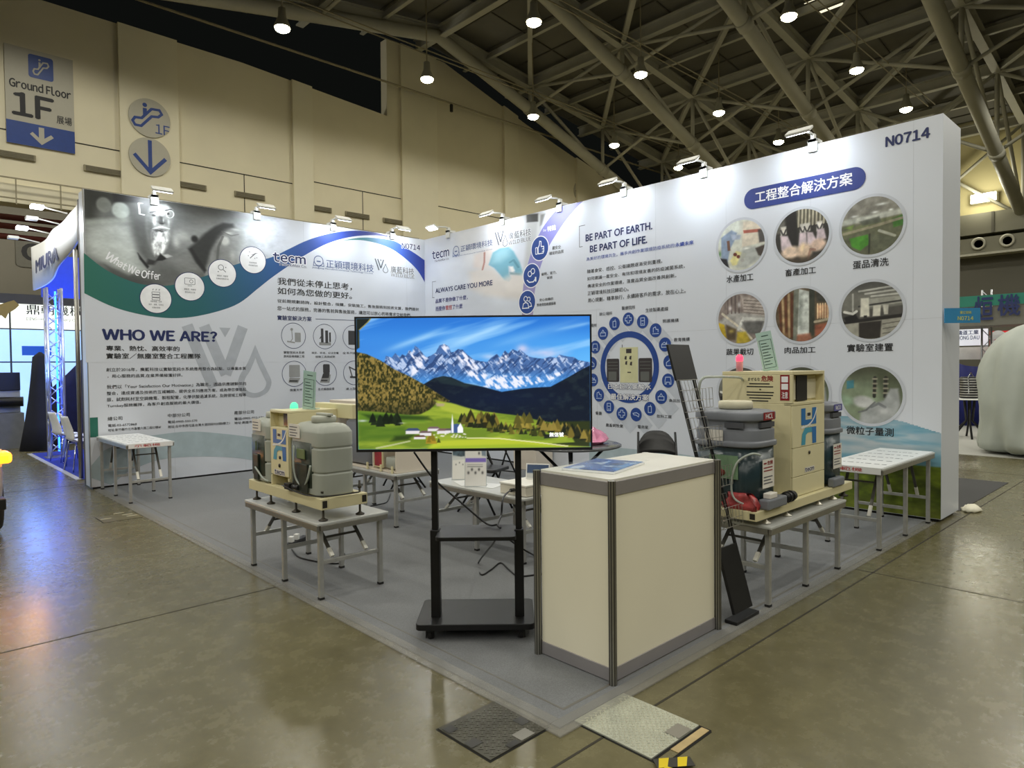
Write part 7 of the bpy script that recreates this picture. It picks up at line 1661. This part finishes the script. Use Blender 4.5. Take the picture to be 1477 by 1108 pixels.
# signs and stand frames on the right
def R_(X): return lambda px, py: (lambda yz: (-yz[0], yz[1]))(on_x(px, py, X))
def rsurf(X, y0): return Surf((-.03, -y0, 0), (0, -1, 0), (0, 0, 1), (-1, 0, 0))
X = 20.0; P_ = R_(X); u0, v0 = P_(1340, 500); u1, v1 = P_(1425, 474); t = thing('shop_sign', 'white stand sign reading HONG DAU in navy on the right', 'sign', (X, -(u0 + u1) / 2, 0)); y0 = t.location.y
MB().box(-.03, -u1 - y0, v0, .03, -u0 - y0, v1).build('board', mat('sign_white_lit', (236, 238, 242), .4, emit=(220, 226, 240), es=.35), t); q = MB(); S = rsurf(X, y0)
txt(q, S, P_, '鴻道工業', 1381, 483.5, 477, 1412, .02, d=.003); txt(q, S, P_, '@HONG DAU', 1381, 490.5, 485, 1413, .02, d=.003); q.build('lettering', ink_navy, t)
MB().box(-.05, -u1 - y0 - .1, v0 - .35, .5, -u0 - y0 + .1, v0 - .04).build('fascia', mat('fascia_white', (226, 226, 220), .5), t)
MB().box(-.02, -u1 - y0, .008, .02, -u1 - y0 + .05, v0).build('post', m_tr, t); MB().box(-.02, -u0 - y0 - .05, .008, .02, -u0 - y0, v0).build('post', m_tr, t)
X = 19.5; P_ = R_(X); u0, v0 = P_(1428, 502); u1, v1 = P_(1530, 474); t = thing('shop_sign', 'red stand sign with a white globe and red arrow on the right', 'sign', (X, -(u0 + u1) / 2, 0)); y0 = t.location.y
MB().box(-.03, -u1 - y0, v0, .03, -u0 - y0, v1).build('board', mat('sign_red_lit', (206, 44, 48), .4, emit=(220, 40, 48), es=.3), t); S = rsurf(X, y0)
uc, vc = P_(1440, 487); q = MB(); put_disc(q, S, uc, vc, .17, .004); put_line(q, S, [(uc + .25, vc - .01), (uc + .95, vc - .01)], .05, .004); put_line(q, S, [(uc + .25, vc + .07), (uc + .8, vc + .07)], .05, .004); q.build('globe_print', ink_white, t); q = MB(); put_poly(q, S, [(uc - .10, vc - .06), (uc + .0, vc - .02), (uc + .09, vc + .07), (uc + .12, vc + .03), (uc + .03, vc - .05)], .008); q.build('arrow_print', ink_red, t)
MB().box(-.02, -u1 - y0, .008, .02, -u1 - y0 + .05, v0).build('post', m_tr, t)
X = 17.5; P_ = R_(X); u0, v0 = P_(1330, 447); u1, v1 = P_(1520, 419); t = thing('shop_sign', 'green stand fascia with large navy 烜機 characters on the right', 'sign', (X, -(u0 + u1) / 2, 0)); y0 = t.location.y
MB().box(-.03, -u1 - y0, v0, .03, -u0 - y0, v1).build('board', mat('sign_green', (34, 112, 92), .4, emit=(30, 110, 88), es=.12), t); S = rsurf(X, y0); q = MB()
txt(q, S, P_, '烜', 1406, 463, 429, 1433, .02, d=.03); txt(q, S, P_, '機', 1440, 456, 426, 1472, .02, d=.03); q.build('lettering', ink_navy, t)
MB().box(.0, -u1 - y0, v0 - .42, 1.2, -u0 - y0, v0 - .02).build('canopy', mat('canopy_grey', (112, 110, 100), .6), t)
MB().box(.02, -u1 - y0, .008, .08, -u1 - y0 + .06, v0).build('post', m_tr, t); MB().box(.02, -u0 - y0 - .06, .008, .08, -u0 - y0, v0).build('post', m_tr, t)
x, y = 18.6, on_x(1423, 480, 18.6)[0]; t = thing('truss_post', 'thin pale truss post between the white and red signs on the right', 'truss', (x, y, 0.0065))
for sx in (-1, 1): MB().tube([(0, sx * .09, 0), (0, sx * .09, 3.2)], .022, 8).build('chord', m_tr, t)
q = MB()
for k in range(14): q.tube([(0, -.09 if k % 2 else .09, .1 + .22 * k), (0, .09 if k % 2 else -.09, .32 + .22 * k)], .010, 6)
q.build('lacing', m_tr, t)
# sky blue board on the end of the right wall
t = thing('end_sign', 'small sky blue board with pale yellow text at the end of the right display wall', 'sign', (XB + .005, 1.835, 1.55), TVR)
dep = XB * _f.x + 1.835 * _f.y; W_ = 51.0 * dep / F_PX; zb = [EYE + ray(1380, p).z / (ray(1380, p).x * _f.x + ray(1380, p).y * _f.y) * dep for p in (466, 444.5)]
MB().box(0, -.012, zb[0] - 1.55, W_, 0, zb[1] - 1.55).build('board', mat('board_sky', (62, 140, 190), .4), t)
S = Surf((0, -.012, zb[0] - 1.55), (1, 0, 0), (0, 0, 1), (0, -1, 0)); q = MB(); H_ = zb[1] - zb[0]; put_text(q, S, '攤位號碼', W_ * .42, H_ * .60, W_ * .74, H_ * .80, .002, .01); q.build('lettering', mat('ink_yellow', (200, 206, 120), .5), t); q = MB(); put_text(q, S, '@N0714', W_ * .36, H_ * .18, W_ * .80, H_ * .44, .002, .03); q.build('lettering', mat('ink_yellow', (200, 206, 120), .5), t)
